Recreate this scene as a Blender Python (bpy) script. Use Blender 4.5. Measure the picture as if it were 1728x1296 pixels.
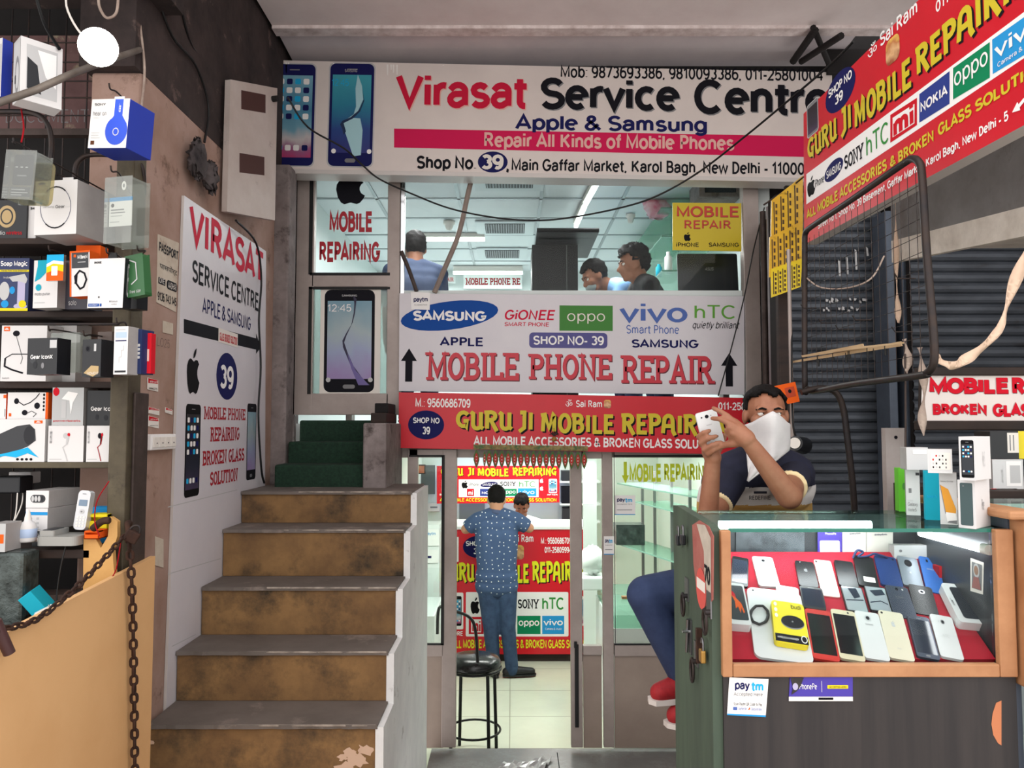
import bpy, math, random
from mathutils import Vector, Matrix, Euler
random.seed(7)
for _o in list(bpy.data.objects): bpy.data.objects.remove(_o)
SC = bpy.context.scene
COL = SC.collection
# ---------------------------------------------------------------- camera, sky, exposure
FPX, CX, CY, PITCH = 1300.0, 864.0, 648.0, math.radians(3.17)
CAMP = Vector((0, 0, 1.6))
cam_d = bpy.data.cameras.new('camera'); cam_d.sensor_width = 36; cam_d.lens = 36 * FPX / 1728
cam_d.clip_start = 0.02
cam = bpy.data.objects.new('camera', cam_d); COL.objects.link(cam)
cam.location = CAMP; cam.rotation_euler = (math.pi / 2 + PITCH, 0, 0)
SC.camera = cam
W = bpy.data.worlds.new('sky'); SC.world = W; W.use_nodes = True
_bg = W.node_tree.nodes['Background']
_tc = W.node_tree.nodes.new('ShaderNodeTexCoord'); _sx = W.node_tree.nodes.new('ShaderNodeSeparateXYZ')
_cr = W.node_tree.nodes.new('ShaderNodeValToRGB')
_cr.color_ramp.elements[0].position = 0.0; _cr.color_ramp.elements[0].color = (0.80, 0.77, 0.75, 1)
_cr.color_ramp.elements[1].position = 0.35; _cr.color_ramp.elements[1].color = (1.0, 0.97, 0.96, 1)
W.node_tree.links.new(_tc.outputs['Generated'], _sx.inputs[0]); W.node_tree.links.new(_sx.outputs['Z'], _cr.inputs[0])
W.node_tree.links.new(_cr.outputs[0], _bg.inputs['Color']); _bg.inputs['Strength'].default_value = 2.6
SC.view_settings.view_transform = 'Standard'; SC.view_settings.look = 'None'
SC.view_settings.exposure = -0.1; SC.view_settings.gamma = 1.0
SC.cycles.use_denoising = True
SC.cycles.max_bounces = 10; SC.cycles.transparent_max_bounces = 16
SC.cycles.sample_clamp_indirect = 6.0
SC.cycles.caustics_reflective = False; SC.cycles.caustics_refractive = False
def area(name, loc, sx, sy, power, rot=(0, 0, 0), color=(0.98, 1.0, 0.99)):
    l = bpy.data.lights.new(name, 'AREA'); l.shape = 'RECTANGLE'; l.size = sx; l.size_y = sy; l.energy = power; l.color = color
    o = bpy.data.objects.new(name, l); o.location = loc; o.rotation_euler = rot; COL.objects.link(o)
    return o
# tube lamps inside the two shops (glowing tubes are modelled further down for the upper shop only)
area('upper_shop_tube_light', (-0.35, 8.0, 3.2), 1.5, 0.1, 34)
area('upper_shop_tube_light', (0.62, 6.2, 3.2), 0.12, 1.6, 44)
area('upper_shop_tube_light', (-0.7, 5.8, 3.2), 0.12, 1.0, 20)
area('lower_shop_tube_light', (0.0, 6.1, 1.42), 1.3, 0.12, 30, color=(0.99, 1.0, 0.95))
area('lower_shop_tube_light', (0.1, 8.4, 1.42), 1.3, 0.12, 26, color=(0.99, 1.0, 0.95))
area('lower_shop_tube_light', (1.2, 6.6, 1.42), 0.12, 1.6, 24, color=(0.99, 1.0, 0.95))

# ---------------------------------------------------------------- pixel rays
def ray(x, y):
    u = (x - CX) / FPX; v = (CY - y) / FPX
    return Vector((u, math.cos(PITCH) - v * math.sin(PITCH), math.sin(PITCH) + v * math.cos(PITCH)))
def at(x, y, Y): d = ray(x, y); return CAMP + d * (Y / d.y)
def atx(x, y, X): d = ray(x, y); return CAMP + d * (X / d.x)
def atz(x, y, Z): d = ray(x, y); return CAMP + d * ((Z - CAMP.z) / d.z)
class Plane:
    """a flat place: origin, reading direction u, up v, normal n towards the reader"""
    def __init__(s, o, u, v):
        s.o = Vector(o); s.u = Vector(u).normalized(); s.n = s.u.cross(Vector(v)).normalized(); s.v = s.n.cross(s.u).normalized()
        s.M = Matrix(((s.u.x, s.v.x, s.n.x, s.o.x), (s.u.y, s.v.y, s.n.y, s.o.y), (s.u.z, s.v.z, s.n.z, s.o.z), (0, 0, 0, 1)))
    def loc(s, x, y):
        d = ray(x, y); t = (s.o - CAMP).dot(s.n) / d.dot(s.n); p = CAMP + d * t - s.o
        return (p.dot(s.u), p.dot(s.v))
def facing(x, y, Y, roll=0.0):
    r = math.radians(roll)
    return Plane(at(x, y, Y), (math.cos(r), 0, -math.sin(r)), (math.sin(r), 0, math.cos(r)))

# ---------------------------------------------------------------- materials
def lin(c):
    return tuple(((v / 255) / 12.92 if v / 255 <= 0.04045 else ((v / 255 + 0.055) / 1.055) ** 2.4) for v in c)
MATS = {}
def mat(name, c=(200, 200, 200), rough=0.5, metal=0.0, c2=None, scale=6.0, c3=None, scale3=2.0, thr=(0.45, 0.62), bump=0.0, emit=0.0, spec=0.4, stretch=None, alpha=1.0, coat=0.0):
    if name in MATS: return MATS[name]
    m = bpy.data.materials.new(name); m.use_nodes = True; MATS[name] = m
    nt = m.node_tree; b = nt.nodes['Principled BSDF']; N = nt.nodes.new; L = nt.links.new
    b.inputs['Roughness'].default_value = rough; b.inputs['Metallic'].default_value = metal
    b.inputs['Specular IOR Level'].default_value = spec; b.inputs['Alpha'].default_value = alpha
    if coat: b.inputs['Coat Weight'].default_value = coat; b.inputs['Coat Roughness'].default_value = 0.1
    col = lin(c) + (1,)
    b.inputs['Base Color'].default_value = col
    m.diffuse_color = col
    if emit:
        b.inputs['Emission Color'].default_value = col; b.inputs['Emission Strength'].default_value = emit
    if c2 or bump:
        tc = N('ShaderNodeTexCoord'); src = tc.outputs['Object']
        if stretch:
            mp = N('ShaderNodeMapping'); mp.inputs['Scale'].default_value = stretch; L(src, mp.inputs[0]); src = mp.outputs[0]
        nz = N('ShaderNodeTexNoise'); nz.inputs['Scale'].default_value = scale; nz.inputs['Detail'].default_value = 8; nz.inputs['Roughness'].default_value = 0.65
        L(src, nz.inputs['Vector'])
        if c2:
            r = N('ShaderNodeValToRGB'); r.color_ramp.elements[0].position = 0.35; r.color_ramp.elements[1].position = 0.68
            r.color_ramp.elements[0].color = col; r.color_ramp.elements[1].color = lin(c2) + (1,); L(nz.outputs['Fac'], r.inputs[0]); out = r.outputs[0]
            if c3:
                n3 = N('ShaderNodeTexNoise'); n3.inputs['Scale'].default_value = scale3; n3.inputs['Detail'].default_value = 9; n3.inputs['Roughness'].default_value = 0.7; L(src, n3.inputs['Vector'])
                r3 = N('ShaderNodeValToRGB'); r3.color_ramp.elements[0].position = thr[0]; r3.color_ramp.elements[1].position = thr[1]
                r3.color_ramp.elements[0].color = (0, 0, 0, 1); r3.color_ramp.elements[1].color = (1, 1, 1, 1); L(n3.outputs['Fac'], r3.inputs[0])
                mx = N('ShaderNodeMixRGB'); L(r3.outputs[0], mx.inputs[0]); L(out, mx.inputs[1]); mx.inputs[2].default_value = lin(c3) + (1,); out = mx.outputs[0]
            L(out, b.inputs['Base Color'])
            if emit: L(out, b.inputs['Emission Color'])
        if bump:
            bp = N('ShaderNodeBump'); bp.inputs['Strength'].default_value = bump; bp.inputs['Distance'].default_value = 0.01; L(nz.outputs['Fac'], bp.inputs['Height']); L(bp.outputs[0], b.inputs['Normal'])
    return m
def ramp_mat(name, stops, axis='Y', rough=0.35, wav=0.0):
    """a printed picture: colours running along one axis of the print"""
    if name in MATS: return MATS[name]
    m = bpy.data.materials.new(name); m.use_nodes = True; MATS[name] = m
    nt = m.node_tree; b = nt.nodes['Principled BSDF']; N = nt.nodes.new; L = nt.links.new
    b.inputs['Roughness'].default_value = rough
    tc = N('ShaderNodeTexCoord'); sp = N('ShaderNodeSeparateXYZ'); L(tc.outputs['UV'], sp.inputs[0]); f = sp.outputs[axis]
    if wav:
        nz = N('ShaderNodeTexNoise'); nz.inputs['Scale'].default_value = 2.2; L(tc.outputs['UV'], nz.inputs['Vector'])
        ma = N('ShaderNodeMath'); ma.operation = 'MULTIPLY_ADD'; ma.inputs[1].default_value = wav; L(nz.outputs['Fac'], ma.inputs[0]); L(f, ma.inputs[2])
        m2 = N('ShaderNodeMath'); m2.operation = 'SUBTRACT'; m2.inputs[1].default_value = wav * 0.5; L(ma.outputs[0], m2.inputs[0]); f = m2.outputs[0]
    r = N('ShaderNodeValToRGB'); e = r.color_ramp.elements
    while len(e) < len(stops): e.new(0.5)
    for k, (p, c) in enumerate(stops): e[k].position = p; e[k].color = lin(c) + (1,)
    L(f, r.inputs[0]); L(r.outputs[0], b.inputs['Base Color'])
    return m
def glass(name, tint=(235, 245, 242), refl=0.08, rough=0.02, haze=0.0, hazec=(225, 230, 228), k=0.3):
    if name in MATS: return MATS[name]
    m = bpy.data.materials.new(name); m.use_nodes = True; MATS[name] = m
    nt = m.node_tree; nt.nodes.clear(); N = nt.nodes.new; L = nt.links.new
    o = N('ShaderNodeOutputMaterial'); t = N('ShaderNodeBsdfTransparent'); t.inputs[0].default_value = lin(tint) + (1,)
    g = N('ShaderNodeBsdfGlossy'); g.inputs['Roughness'].default_value = rough; g.inputs['Color'].default_value = (1, 1, 1, 1)
    lw = N('ShaderNodeLayerWeight'); lw.inputs['Blend'].default_value = 0.25
    ma = N('ShaderNodeMath'); ma.operation = 'MULTIPLY_ADD'; ma.inputs[1].default_value = k; ma.inputs[2].default_value = refl * k; L(lw.outputs['Fresnel'], ma.inputs[0])
    mx = N('ShaderNodeMixShader'); L(ma.outputs[0], mx.inputs[0]); L(t.outputs[0], mx.inputs[1]); L(g.outputs[0], mx.inputs[2]); out = mx.outputs[0]
    if haze:
        d = N('ShaderNodeBsdfDiffuse'); d.inputs[0].default_value = lin(hazec) + (1,)
        m2 = N('ShaderNodeMixShader'); m2.inputs[0].default_value = haze; L(out, m2.inputs[1]); L(d.outputs[0], m2.inputs[2]); out = m2.outputs[0]
    L(out, o.inputs[0])
    m.diffuse_color = (0.8, 0.9, 0.9, 0.2)
    return m
def M(name): return MATS[name]
# plain printed inks and plastics
for _n, _c in dict(white=(238, 236, 234), offwhite=(226, 220, 212), black=(18, 18, 20), ink=(24, 24, 30), navy=(28, 30, 84), blue=(30, 74, 150), red=(196, 26, 40), crimson=(200, 30, 62), pink=(206, 32, 84),
                   yellow=(224, 200, 30), signyellow=(222, 204, 40), lime=(208, 220, 20), green=(60, 140, 66), oppogreen=(20, 128, 84), paleoppo=(76, 132, 68), htcgreen=(96, 158, 62), vivoblue=(44, 146, 208), vivoink=(84, 108, 172), skyblue=(40, 170, 220),
                   grey=(128, 128, 130), lightgrey=(188, 188, 188), darkgrey=(52, 53, 56), purple=(78, 58, 150), teal=(32, 160, 184), orange=(224, 92, 30), brown=(88, 52, 34), peach=(224, 178, 168), samblue=(28, 74, 150), signred=(202, 22, 42), deepred=(150, 20, 30)).items():
    mat(_n, _c, 0.6, spec=0.08)

# ---------------------------------------------------------------- mesh collector
ROOTM = {}
class MB:
    def __init__(s): s.v = []; s.f = []; s.m = []; s.mats = []; s.sm = []; s.uv = {}
    def mi(s, m):
        if isinstance(m, str): m = MATS[m]
        if m not in s.mats: s.mats.append(m)
        return s.mats.index(m)
    def add(s, vs, fs, m, smooth=False, uvs=None):
        k = len(s.v); i = s.mi(m); s.v += [Vector(p) for p in vs]
        for q in fs:
            if uvs: s.uv[len(s.f)] = [uvs[j] for j in q]
            s.f.append([j + k for j in q]); s.m.append(i); s.sm.append(smooth)
        return s
    def hexa(s, b, t, m):  # b: 4 points, t: 4 points over them
        return s.add(list(b) + list(t), [(3, 2, 1, 0), (4, 5, 6, 7), (0, 1, 5, 4), (1, 2, 6, 5), (2, 3, 7, 6), (3, 0, 4, 7)], m)
    def mm(s, a, b, m, X=None):
        (x0, y0, z0), (x1, y1, z1) = a, b
        p = [Vector(q) for q in ((x0, y0, z0), (x1, y0, z0), (x1, y1, z0), (x0, y1, z0), (x0, y0, z1), (x1, y0, z1), (x1, y1, z1), (x0, y1, z1))]
        if X: p = [X @ q for q in p]
        return s.hexa(p[:4], p[4:], m)
    def quad(s, a, b, c, d, m): return s.add([a, b, c, d], [(0, 1, 2, 3)], m, False, [(0, 0), (1, 0), (1, 1), (0, 1)])
    def rings(s, R, m, closed=True, caps=True, smooth=True):
        n = len(R[0]); vs = [p for r in R for p in r]; fs = []
        for k in range(len(R) - 1):
            for j in range(n if closed else n - 1):
                a = k * n + j; b = k * n + (j + 1) % n
                fs.append((a, b, b + n, a + n))
        s.add(vs, fs, m, smooth)
        if caps and closed:
            s.add(R[0], [tuple(reversed(range(n)))], m); s.add(R[-1], [tuple(range(n))], m)
        return s
    def tube(s, path, r, m, n=8, smooth=True):
        P = [Vector(p) for p in path]; R = []
        rr = r if isinstance(r, (list, tuple)) else [r] * len(P)
        up = None
        for k, p in enumerate(P):
            t = (P[min(k + 1, len(P) - 1)] - P[max(k - 1, 0)]).normalized()
            if up is None: up = t.orthogonal().normalized()
            a = (up - t * up.dot(t)).normalized(); up = a; b = t.cross(a)
            R.append([p + (a * math.cos(q) + b * math.sin(q)) * rr[k] for q in [2 * math.pi * j / n for j in range(n)]])
        return s.rings(R, m, smooth=smooth)
    def cyl(s, a, b, r, m, n=16, r2=None): return s.tube([a, b], [r, r if r2 is None else r2], m, n)
    def lathe(s, prof, m, X=None, n=20):  # prof: (radius, height) up local z
        R = []
        for r, h in prof:
            q = [Vector((max(r, 1e-4) * math.cos(2 * math.pi * j / n), max(r, 1e-4) * math.sin(2 * math.pi * j / n), h)) for j in range(n)]
            R.append([X @ p for p in q] if X else q)
        return s.rings(R, m)
    def ball(s, c, r, m, X=None, nu=12, nv=8):
        rx, ry, rz = r if isinstance(r, (tuple, list)) else (r, r, r); c = Vector(c); R = []
        for k in range(nv + 1):
            t = math.pi * (k / nv); sr = max(math.sin(t), 1e-3)
            q = [Vector((rx * sr * math.cos(2 * math.pi * j / nu), ry * sr * math.sin(2 * math.pi * j / nu), -rz * math.cos(t))) for j in range(nu)]
            R.append([(X @ p if X else p) + c for p in q])
        return s.rings(R, m)
    def prism(s, poly, z0, z1, m, X=None, m2=None):  # poly in local xy, thickness along z
        n = len(poly); a = [Vector((p[0], p[1], z0)) for p in poly]; b = [Vector((p[0], p[1], z1)) for p in poly]
        if X: a = [X @ p for p in a]; b = [X @ p for p in b]
        xs = [p[0] for p in poly]; ys = [p[1] for p in poly]; w = max(max(xs) - min(xs), 1e-6); h = max(max(ys) - min(ys), 1e-6)
        uv = [((p[0] - min(xs)) / w, (p[1] - min(ys)) / h) for p in poly]
        s.add(a, [tuple(reversed(range(n)))], m); s.add(b, [tuple(range(n))], m2 or m, False, uv)
        return s.add(a + b, [(j, (j + 1) % n, (j + 1) % n + n, j + n) for j in range(n)], m)
    def build(s, name, parent=None, world=True, bevel=0.0, seg=2, sub=0):
        me = bpy.data.meshes.new(name); vs = s.v
        if parent is not None and world and parent.name in ROOTM:
            I = ROOTM[parent.name].inverted(); vs = [I @ p for p in vs]
        me.from_pydata([tuple(p) for p in vs], [], s.f)
        for m in s.mats: me.materials.append(m)
        me.polygons.foreach_set('material_index', s.m); me.polygons.foreach_set('use_smooth', s.sm)
        if s.uv:
            ul = me.uv_layers.new(name='print')
            for fi, q in s.uv.items():
                for li, c in zip(me.polygons[fi].loop_indices, q): ul.data[li].uv = c
        me.update()
        o = bpy.data.objects.new(name, me); COL.objects.link(o)
        if parent is not None:
            o.parent = parent
            if parent.name in ROOTM: ROOTM[o.name] = ROOTM[parent.name]
        if bevel:
            b = o.modifiers.new('edge', 'BEVEL'); b.width = bevel; b.segments = seg; b.limit_method = 'ANGLE'; b.angle_limit = 0.7
        if sub:
            q = o.modifiers.new('soft', 'SUBSURF'); q.levels = sub; q.render_levels = sub
        return o
def tag(o, label, cat, group=None):
    o['label'] = label; o['category'] = cat
    if group: o['group'] = group
    return o
def struct(o): o['kind'] = 'structure'; return o
def thing(name, label, cat, X=None, group=None):
    o = bpy.data.objects.new(name, None); COL.objects.link(o); o.empty_display_size = 0.05
    if X is None: X = Matrix.Identity(4)
    elif isinstance(X, (Vector, tuple)): X = Matrix.Translation(Vector(X))
    o.matrix_world = X; ROOTM[o.name] = X.copy()
    return tag(o, label, cat, group)
def dup(root, X, label, group=None):
    def cp(o, par):
        c = o.copy(); COL.objects.link(c)
        if par: c.parent = par
        for ch in list(o.children): cp(ch, c)
        return c
    r = cp(root, None); r.matrix_world = X; ROOTM[r.name] = X.copy(); r['label'] = label
    if group: r['group'] = group
    return r
def smooth_path(pts, k=6):
    P = [Vector(p) for p in pts]; out = []
    for i in range(len(P) - 1):
        a, b, c, d = P[max(i - 1, 0)], P[i], P[i + 1], P[min(i + 2, len(P) - 1)]
        for j in range(k):
            t = j / k
            out.append(0.5 * ((2 * b) + (c - a) * t + (2 * a - 5 * b + 4 * c - d) * t * t + (3 * b - a - 3 * c + d) * t ** 3))
    return out + [P[-1]]
def wire(name, label, pts, r, m, cat='cable', k=6, group=None):
    b = MB(); b.tube(smooth_path(pts, k), r, m, 6); return tag(b.build(name), label, cat, group)
def rrect(x0, y0, x1, y1, r, n=5):
    r = min(r, abs(x1 - x0) / 2, abs(y1 - y0) / 2); out = []
    for cx, cy, a in ((x1 - r, y0 + r, -90), (x1 - r, y1 - r, 0), (x0 + r, y1 - r, 90), (x0 + r, y0 + r, 180)):
        for k in range(n + 1):
            t = math.radians(a + 90 * k / n); out.append((cx + r * math.cos(t), cy + r * math.sin(t)))
    return out

# ---------------------------------------------------------------- lettering
_TX = {}
def sans(txt, bold):
    """outline letters of the built-in face as (verts2d, faces) fitted to 0..1 x 0..1; also the raw aspect"""
    key = (txt, bold)
    if key in _TX: return _TX[key]
    c = bpy.data.curves.new('t', 'FONT'); c.body = txt; c.offset = bold; c.resolution_u = 3; c.fill_mode = 'FRONT'
    o = bpy.data.objects.new('t', c); COL.objects.link(o)
    dg = bpy.context.evaluated_depsgraph_get(); me = bpy.data.meshes.new_from_object(o.evaluated_get(dg))
    vs = [(v.co.x, v.co.y) for v in me.vertices]; fs = [tuple(p.vertices) for p in me.polygons]
    bpy.data.objects.remove(o); bpy.data.curves.remove(c); bpy.data.meshes.remove(me)
    _TX[key] = fit(vs, fs); return _TX[key]
def fit(vs, fs):
    if not vs: return ([], [], 1)
    x0 = min(p[0] for p in vs); x1 = max(p[0] for p in vs); y0 = min(p[1] for p in vs); y1 = max(p[1] for p in vs)
    w = max(x1 - x0, 1e-6); h = max(y1 - y0, 1e-6)
    return ([((p[0] - x0) / w, (p[1] - y0) / h, p[2] if len(p) > 2 else 0) for p in vs], fs, w / h)
def arc(cx, cy, rx, ry, a0, a1, n=9):
    return [(cx + rx * math.cos(math.radians(a0 + (a1 - a0) * k / n)), cy + ry * math.sin(math.radians(a0 + (a1 - a0) * k / n))) for k in range(n + 1)]
# slab letters: width, strokes, serif spots
SLAB = {
 'M': (1.0, [[(.16, 0), (.16, 1), (.5, .15), (.84, 1), (.84, 0)]], [(.16, 0), (.84, 0), (.1, 1), (.9, 1)]),
 'O': (.8, [arc(.4, .5, .3, .5, 0, 360, 20)], []), 'G': (.8, [arc(.4, .5, .3, .5, 45, 360, 18) + [(.7, .42), (.45, .42)]], []),
 'B': (.76, [[(.16, .2), (.16, 1)] + arc(.4, .76, .2, .24, 90, -90, 8) + [(.16, .52)], [(.16, .52)] + arc(.42, .26, .24, .26, 90, -90, 8) + [(.16, 0), (.16, .4)]], [(.14, 0), (.14, 1)]),
 'I': (.42, [[(.21, 0), (.21, 1)]], [(.21, 0), (.21, 1)]), 'L': (.7, [[(.18, 1), (.18, 0), (.62, 0), (.62, .25)]], [(.18, 1), (.14, 0)]),
 'E': (.74, [[(.64, .78), (.64, 1), (.18, 1), (.18, 0), (.66, 0), (.66, .22)], [(.18, .5), (.5, .5)], [(.5, .4), (.5, .6)]], [(.14, 0), (.14, 1)]),
 'P': (.74, [[(.18, 0), (.18, 1)] + arc(.42, .73, .22, .27, 90, -90, 8) + [(.18, .46)]], [(.18, 0), (.14, 1)]),
 'H': (.9, [[(.18, 0), (.18, 1)], [(.72, 0), (.72, 1)], [(.18, .5), (.72, .5)]], [(.18, 0), (.72, 0), (.18, 1), (.72, 1)]),
 'N': (.9, [[(.18, 0), (.18, 1), (.72, 0), (.72, 1)]], [(.18, 0), (.14, 1), (.72, 1)]),
 'R': (.84, [[(.18, 0), (.18, 1)] + arc(.42, .75, .22, .25, 90, -90, 8) + [(.18, .5)], [(.42, .5), (.7, 0)]], [(.18, 0), (.14, 1), (.74, 0)]),
 'A': (.86, [[(.16, 0), (.43, 1), (.7, 0)], [(.27, .32), (.6, .32)]], [(.16, 0), (.7, 0)]),
 'S': (.7, [arc(.35, .75, .22, .25, 20, 270, 10) + arc(.35, .25, .24, .25, 90, -160, 10)], []), 'U': (.84, [[(.16, 1)] + arc(.42, .3, .26, .3, 180, 360, 8) + [(.68, 1)]], [(.16, 1), (.68, 1)]),
 'K': (.86, [[(.18, 0), (.18, 1)], [(.7, 1), (.2, .42)], [(.36, .58), (.72, 0)]], [(.18, 0), (.18, 1), (.72, 1), (.74, 0)]), 'T': (.74, [[(.37, 0), (.37, 1)], [(.08, .8), (.08, 1), (.66, 1), (.66, .8)]], [(.37, 0)]),
 'D': (.8, [[(.18, 0), (.18, 1)] + arc(.34, .5, .34, .5, 90, -90, 10) + [(.18, 0)]], [(.14, 0), (.14, 1)]), 'Y': (.8, [[(.1, 1), (.4, .45), (.7, 1)], [(.4, .45), (.4, 0)]], [(.4, 0), (.1, 1), (.7, 1)]), ' ': (.4, [], [])}
# poster letters with hooked heads and pointed tails
GURU = {
 'G': (.66, [arc(.34, .55, .26, .42, 40, 300, 12) + [(.5, .1), (.5, .45), (.34, .45)]], []), 'U': (.66, [[(.02, 1), (.14, .9), (.14, .3)] + arc(.32, .28, .18, .28, 180, 300, 6) + [(.5, .12)], [(.5, 1), (.5, .1), (.62, 0)]], []),
 'R': (.68, [[(.14, 0), (.14, .98)], [(0, .98), (.3, 1)] + arc(.32, .77, .2, .23, 90, -90, 7) + [(.2, .54)], [(.3, .54), (.6, -.14)]], []), 'J': (.5, [[(.12, 1), (.34, 1), (.34, .1), (.08, -.14)]], []),
 'I': (.34, [[(.16, 0), (.16, 1)]], []), 'M': (.84, [[(.1, 0), (.14, .92)], [(0, .96), (.2, 1), (.4, .2), (.6, 1), (.66, .92), (.66, 0)]], []), 'O': (.68, [arc(.34, .5, .24, .5, 0, 360, 18)], []),
 'B': (.66, [[(.14, 0), (.14, 1)], [(0, 1), (.3, 1)] + arc(.32, .78, .18, .22, 90, -90, 7) + [(.2, .55)], [(.3, .55)] + arc(.32, .28, .22, .28, 90, -90, 7) + [(.14, 0)]], []), 'L': (.56, [[(.14, 1), (.14, 0), (.52, 0)]], []),
 'E': (.6, [[(.5, .96), (.14, .96), (.14, 0), (.54, 0)], [(.14, .5), (.46, .5)]], []), 'P': (.64, [[(.14, -.08), (.14, 1)], [(0, 1), (.3, 1)] + arc(.32, .75, .2, .25, 90, -90, 7) + [(.14, .5)]], []),
 'A': (.7, [[(.06, -.02), (.12, .7)] + arc(.32, .7, .2, .3, 180, 0, 7) + [(.54, .1), (.64, -.14)], [(.12, .4), (.52, .4)]], []), 'N': (.7, [[(.12, 0), (.12, .95), (.5, .1)], [(.52, 1), (.52, 0), (.6, -.12)]], []), ' ': (.34, [], [])}

# plain monoline letters
def _g():
    T = {}
    for ch in 'MOGBILEPHNRASUKTDY': T[ch] = (SLAB[ch][0], SLAB[ch][1], [])
    T['M'] = (.98, [[(.14, 0), (.14, 1), (.49, .1), (.84, 1), (.84, 0)]], [])
    T['I'] = (.34, [[(.17, 0), (.17, 1)]], []); T['L'] = (.66, [[(.15, 1), (.15, 0), (.6, 0)]], []); T['E'] = (.72, [[(.64, 1), (.15, 1), (.15, 0), (.66, 0)], [(.15, .53), (.6, .53)]], [])
    T['T'] = (.7, [[(.35, 0), (.35, 1)], [(.04, 1), (.66, 1)]], []); T['G'] = (.86, [arc(.43, .5, .34, .5, 40, 350, 18) + [(.77, .45), (.47, .45)]], []); T['S'] = (.74, [arc(.37, .75, .25, .25, 25, 270, 10)[:-1] + arc(.37, .25, .27, .25, 90, -155, 11)], [])
    T['N'] = (.84, [[(.14, 0), (.14, 1), (.68, 0), (.68, 1)]], []); T['H'] = (.84, [[(.14, 0), (.14, 1)], [(.68, 0), (.68, 1)], [(.14, .53), (.68, .53)]], []); T['U'] = (.84, [[(.14, 1)] + arc(.41, .3, .27, .3, 180, 360, 8) + [(.68, 1)]], [])
    T['O'] = (.88, [arc(.44, .5, .35, .5, 0, 360, 22)], []); T['A'] = (.82, [[(.06, 0), (.4, 1), (.74, 0)], [(.18, .3), (.62, .3)]], [])
    T['C'] = (.84, [arc(.43, .5, .34, .5, 45, 315, 16)], []); T['F'] = (.66, [[(.62, 1), (.15, 1), (.15, 0)], [(.15, .52), (.56, .52)]], []); T['J'] = (.6, [[(.46, 1)] + arc(.26, .24, .2, .24, 0, -180, 7)], [])
    T['Q'] = (.88, [arc(.44, .5, .35, .5, 0, 360, 22), [(.5, .25), (.82, -.04)]], []); T['V'] = (.78, [[(.05, 1), (.38, 0), (.71, 1)]], []); T['W'] = (1.1, [[(.05, 1), (.28, 0), (.54, .95), (.8, 0), (1.03, 1)]], [])
    T['X'] = (.78, [[(.06, 0), (.7, 1)], [(.06, 1), (.7, 0)]], []); T['Z'] = (.72, [[(.08, 1), (.62, 1), (.08, 0), (.66, 0)]], [])
    x = .72; h = x / 2
    def st(a, y0=0, y1=x): return [(a, y0), (a, y1)]
    T['a'] = (.68, [[(.1, .54)] + arc(.33, .5, .21, .22, 150, 0, 8) + [(.54, 0)], [(.5, .41), (.3, .4)] + arc(.29, .2, .19, .2, 100, 290, 8) + [(.5, .12)]], [])
    T['b'] = (.7, [st(.13, 0, 1), arc(.38, h, .24, h, 180, -180, 16)], []); T['d'] = (.7, [st(.57, 0, 1), arc(.33, h, .24, h, 0, 360, 16)], []); T['c'] = (.64, [arc(.36, h, .25, h, 50, 310, 12)], [])
    T['e'] = (.68, [[(.1, .38), (.5, .38)], arc(.34, h, .25, h, 2, 310, 15)], []); T['f'] = (.42, [[(.2, 0), (.2, .8)] + arc(.36, .8, .16, .2, 180, 80, 4), [(.03, .7), (.4, .7)]], [])
    T['g'] = (.7, [arc(.33, h, .24, h, 0, 360, 16), [(.57, x), (.57, 0)] + arc(.34, -.06, .23, .2, -10, -160, 7)], []); T['h'] = (.68, [st(.13, 0, 1), [(.13, .4)] + arc(.34, .46, .2, .25, 170, 0, 8) + [(.54, 0)]], [])
    T['i'] = (.28, [st(.14), [(.14, .88), (.14, 1.04)]], []); T['j'] = (.3, [[(.16, x), (.16, -.1)] + arc(.02, -.1, .14, .14, 0, -80, 3), [(.16, .88), (.16, 1.04)]], []); T['k'] = (.64, [st(.13, 0, 1), [(.52, x), (.15, .3)], [(.28, .42), (.56, 0)]], [])
    T['l'] = (.28, [st(.14, 0, 1)], []); T['m'] = (1.0, [st(.13), [(.13, .42)] + arc(.31, .48, .17, .23, 170, 0, 7) + [(.48, 0)], [(.49, .42)] + arc(.66, .48, .17, .23, 170, 0, 7) + [(.83, 0)]], [])
    T['n'] = (.68, [st(.13), [(.13, .4)] + arc(.34, .46, .2, .25, 170, 0, 8) + [(.54, 0)]], []); T['o'] = (.7, [arc(.35, h, .25, h, 0, 360, 18)], []); T['p'] = (.7, [st(.13, -.28, x), arc(.38, h, .24, h, 180, -180, 16)], [])
    T['q'] = (.7, [st(.57, -.28, x), arc(.33, h, .24, h, 0, 360, 16)], []); T['r'] = (.44, [st(.13), [(.13, .38)] + arc(.34, .46, .2, .24, 170, 70, 5)], []); T['s'] = (.62, [arc(.31, .54, .19, .18, 25, 270, 8)[:-1] + arc(.31, .18, .21, .18, 90, -155, 9)], [])
    T['t'] = (.42, [[(.2, .96), (.2, .16)] + arc(.34, .16, .14, .16, 180, 280, 4), [(.03, .7), (.4, .7)]], []); T['u'] = (.68, [[(.13, x)] + arc(.33, .26, .2, .25, 180, 350, 8) + [(.54, .36)], st(.54)], [])
    T['v'] = (.6, [[(.05, x), (.3, 0), (.55, x)]], []); T['w'] = (.86, [[(.05, x), (.23, 0), (.43, x), (.63, 0), (.81, x)]], []); T['x'] = (.6, [[(.06, 0), (.54, x)], [(.06, x), (.54, 0)]], []); T['y'] = (.6, [[(.05, x), (.31, 0)], [(.55, x), (.26, -.14), (.08, -.26)]], []); T['z'] = (.56, [[(.07, x), (.48, x), (.07, 0), (.5, 0)]], [])
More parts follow.
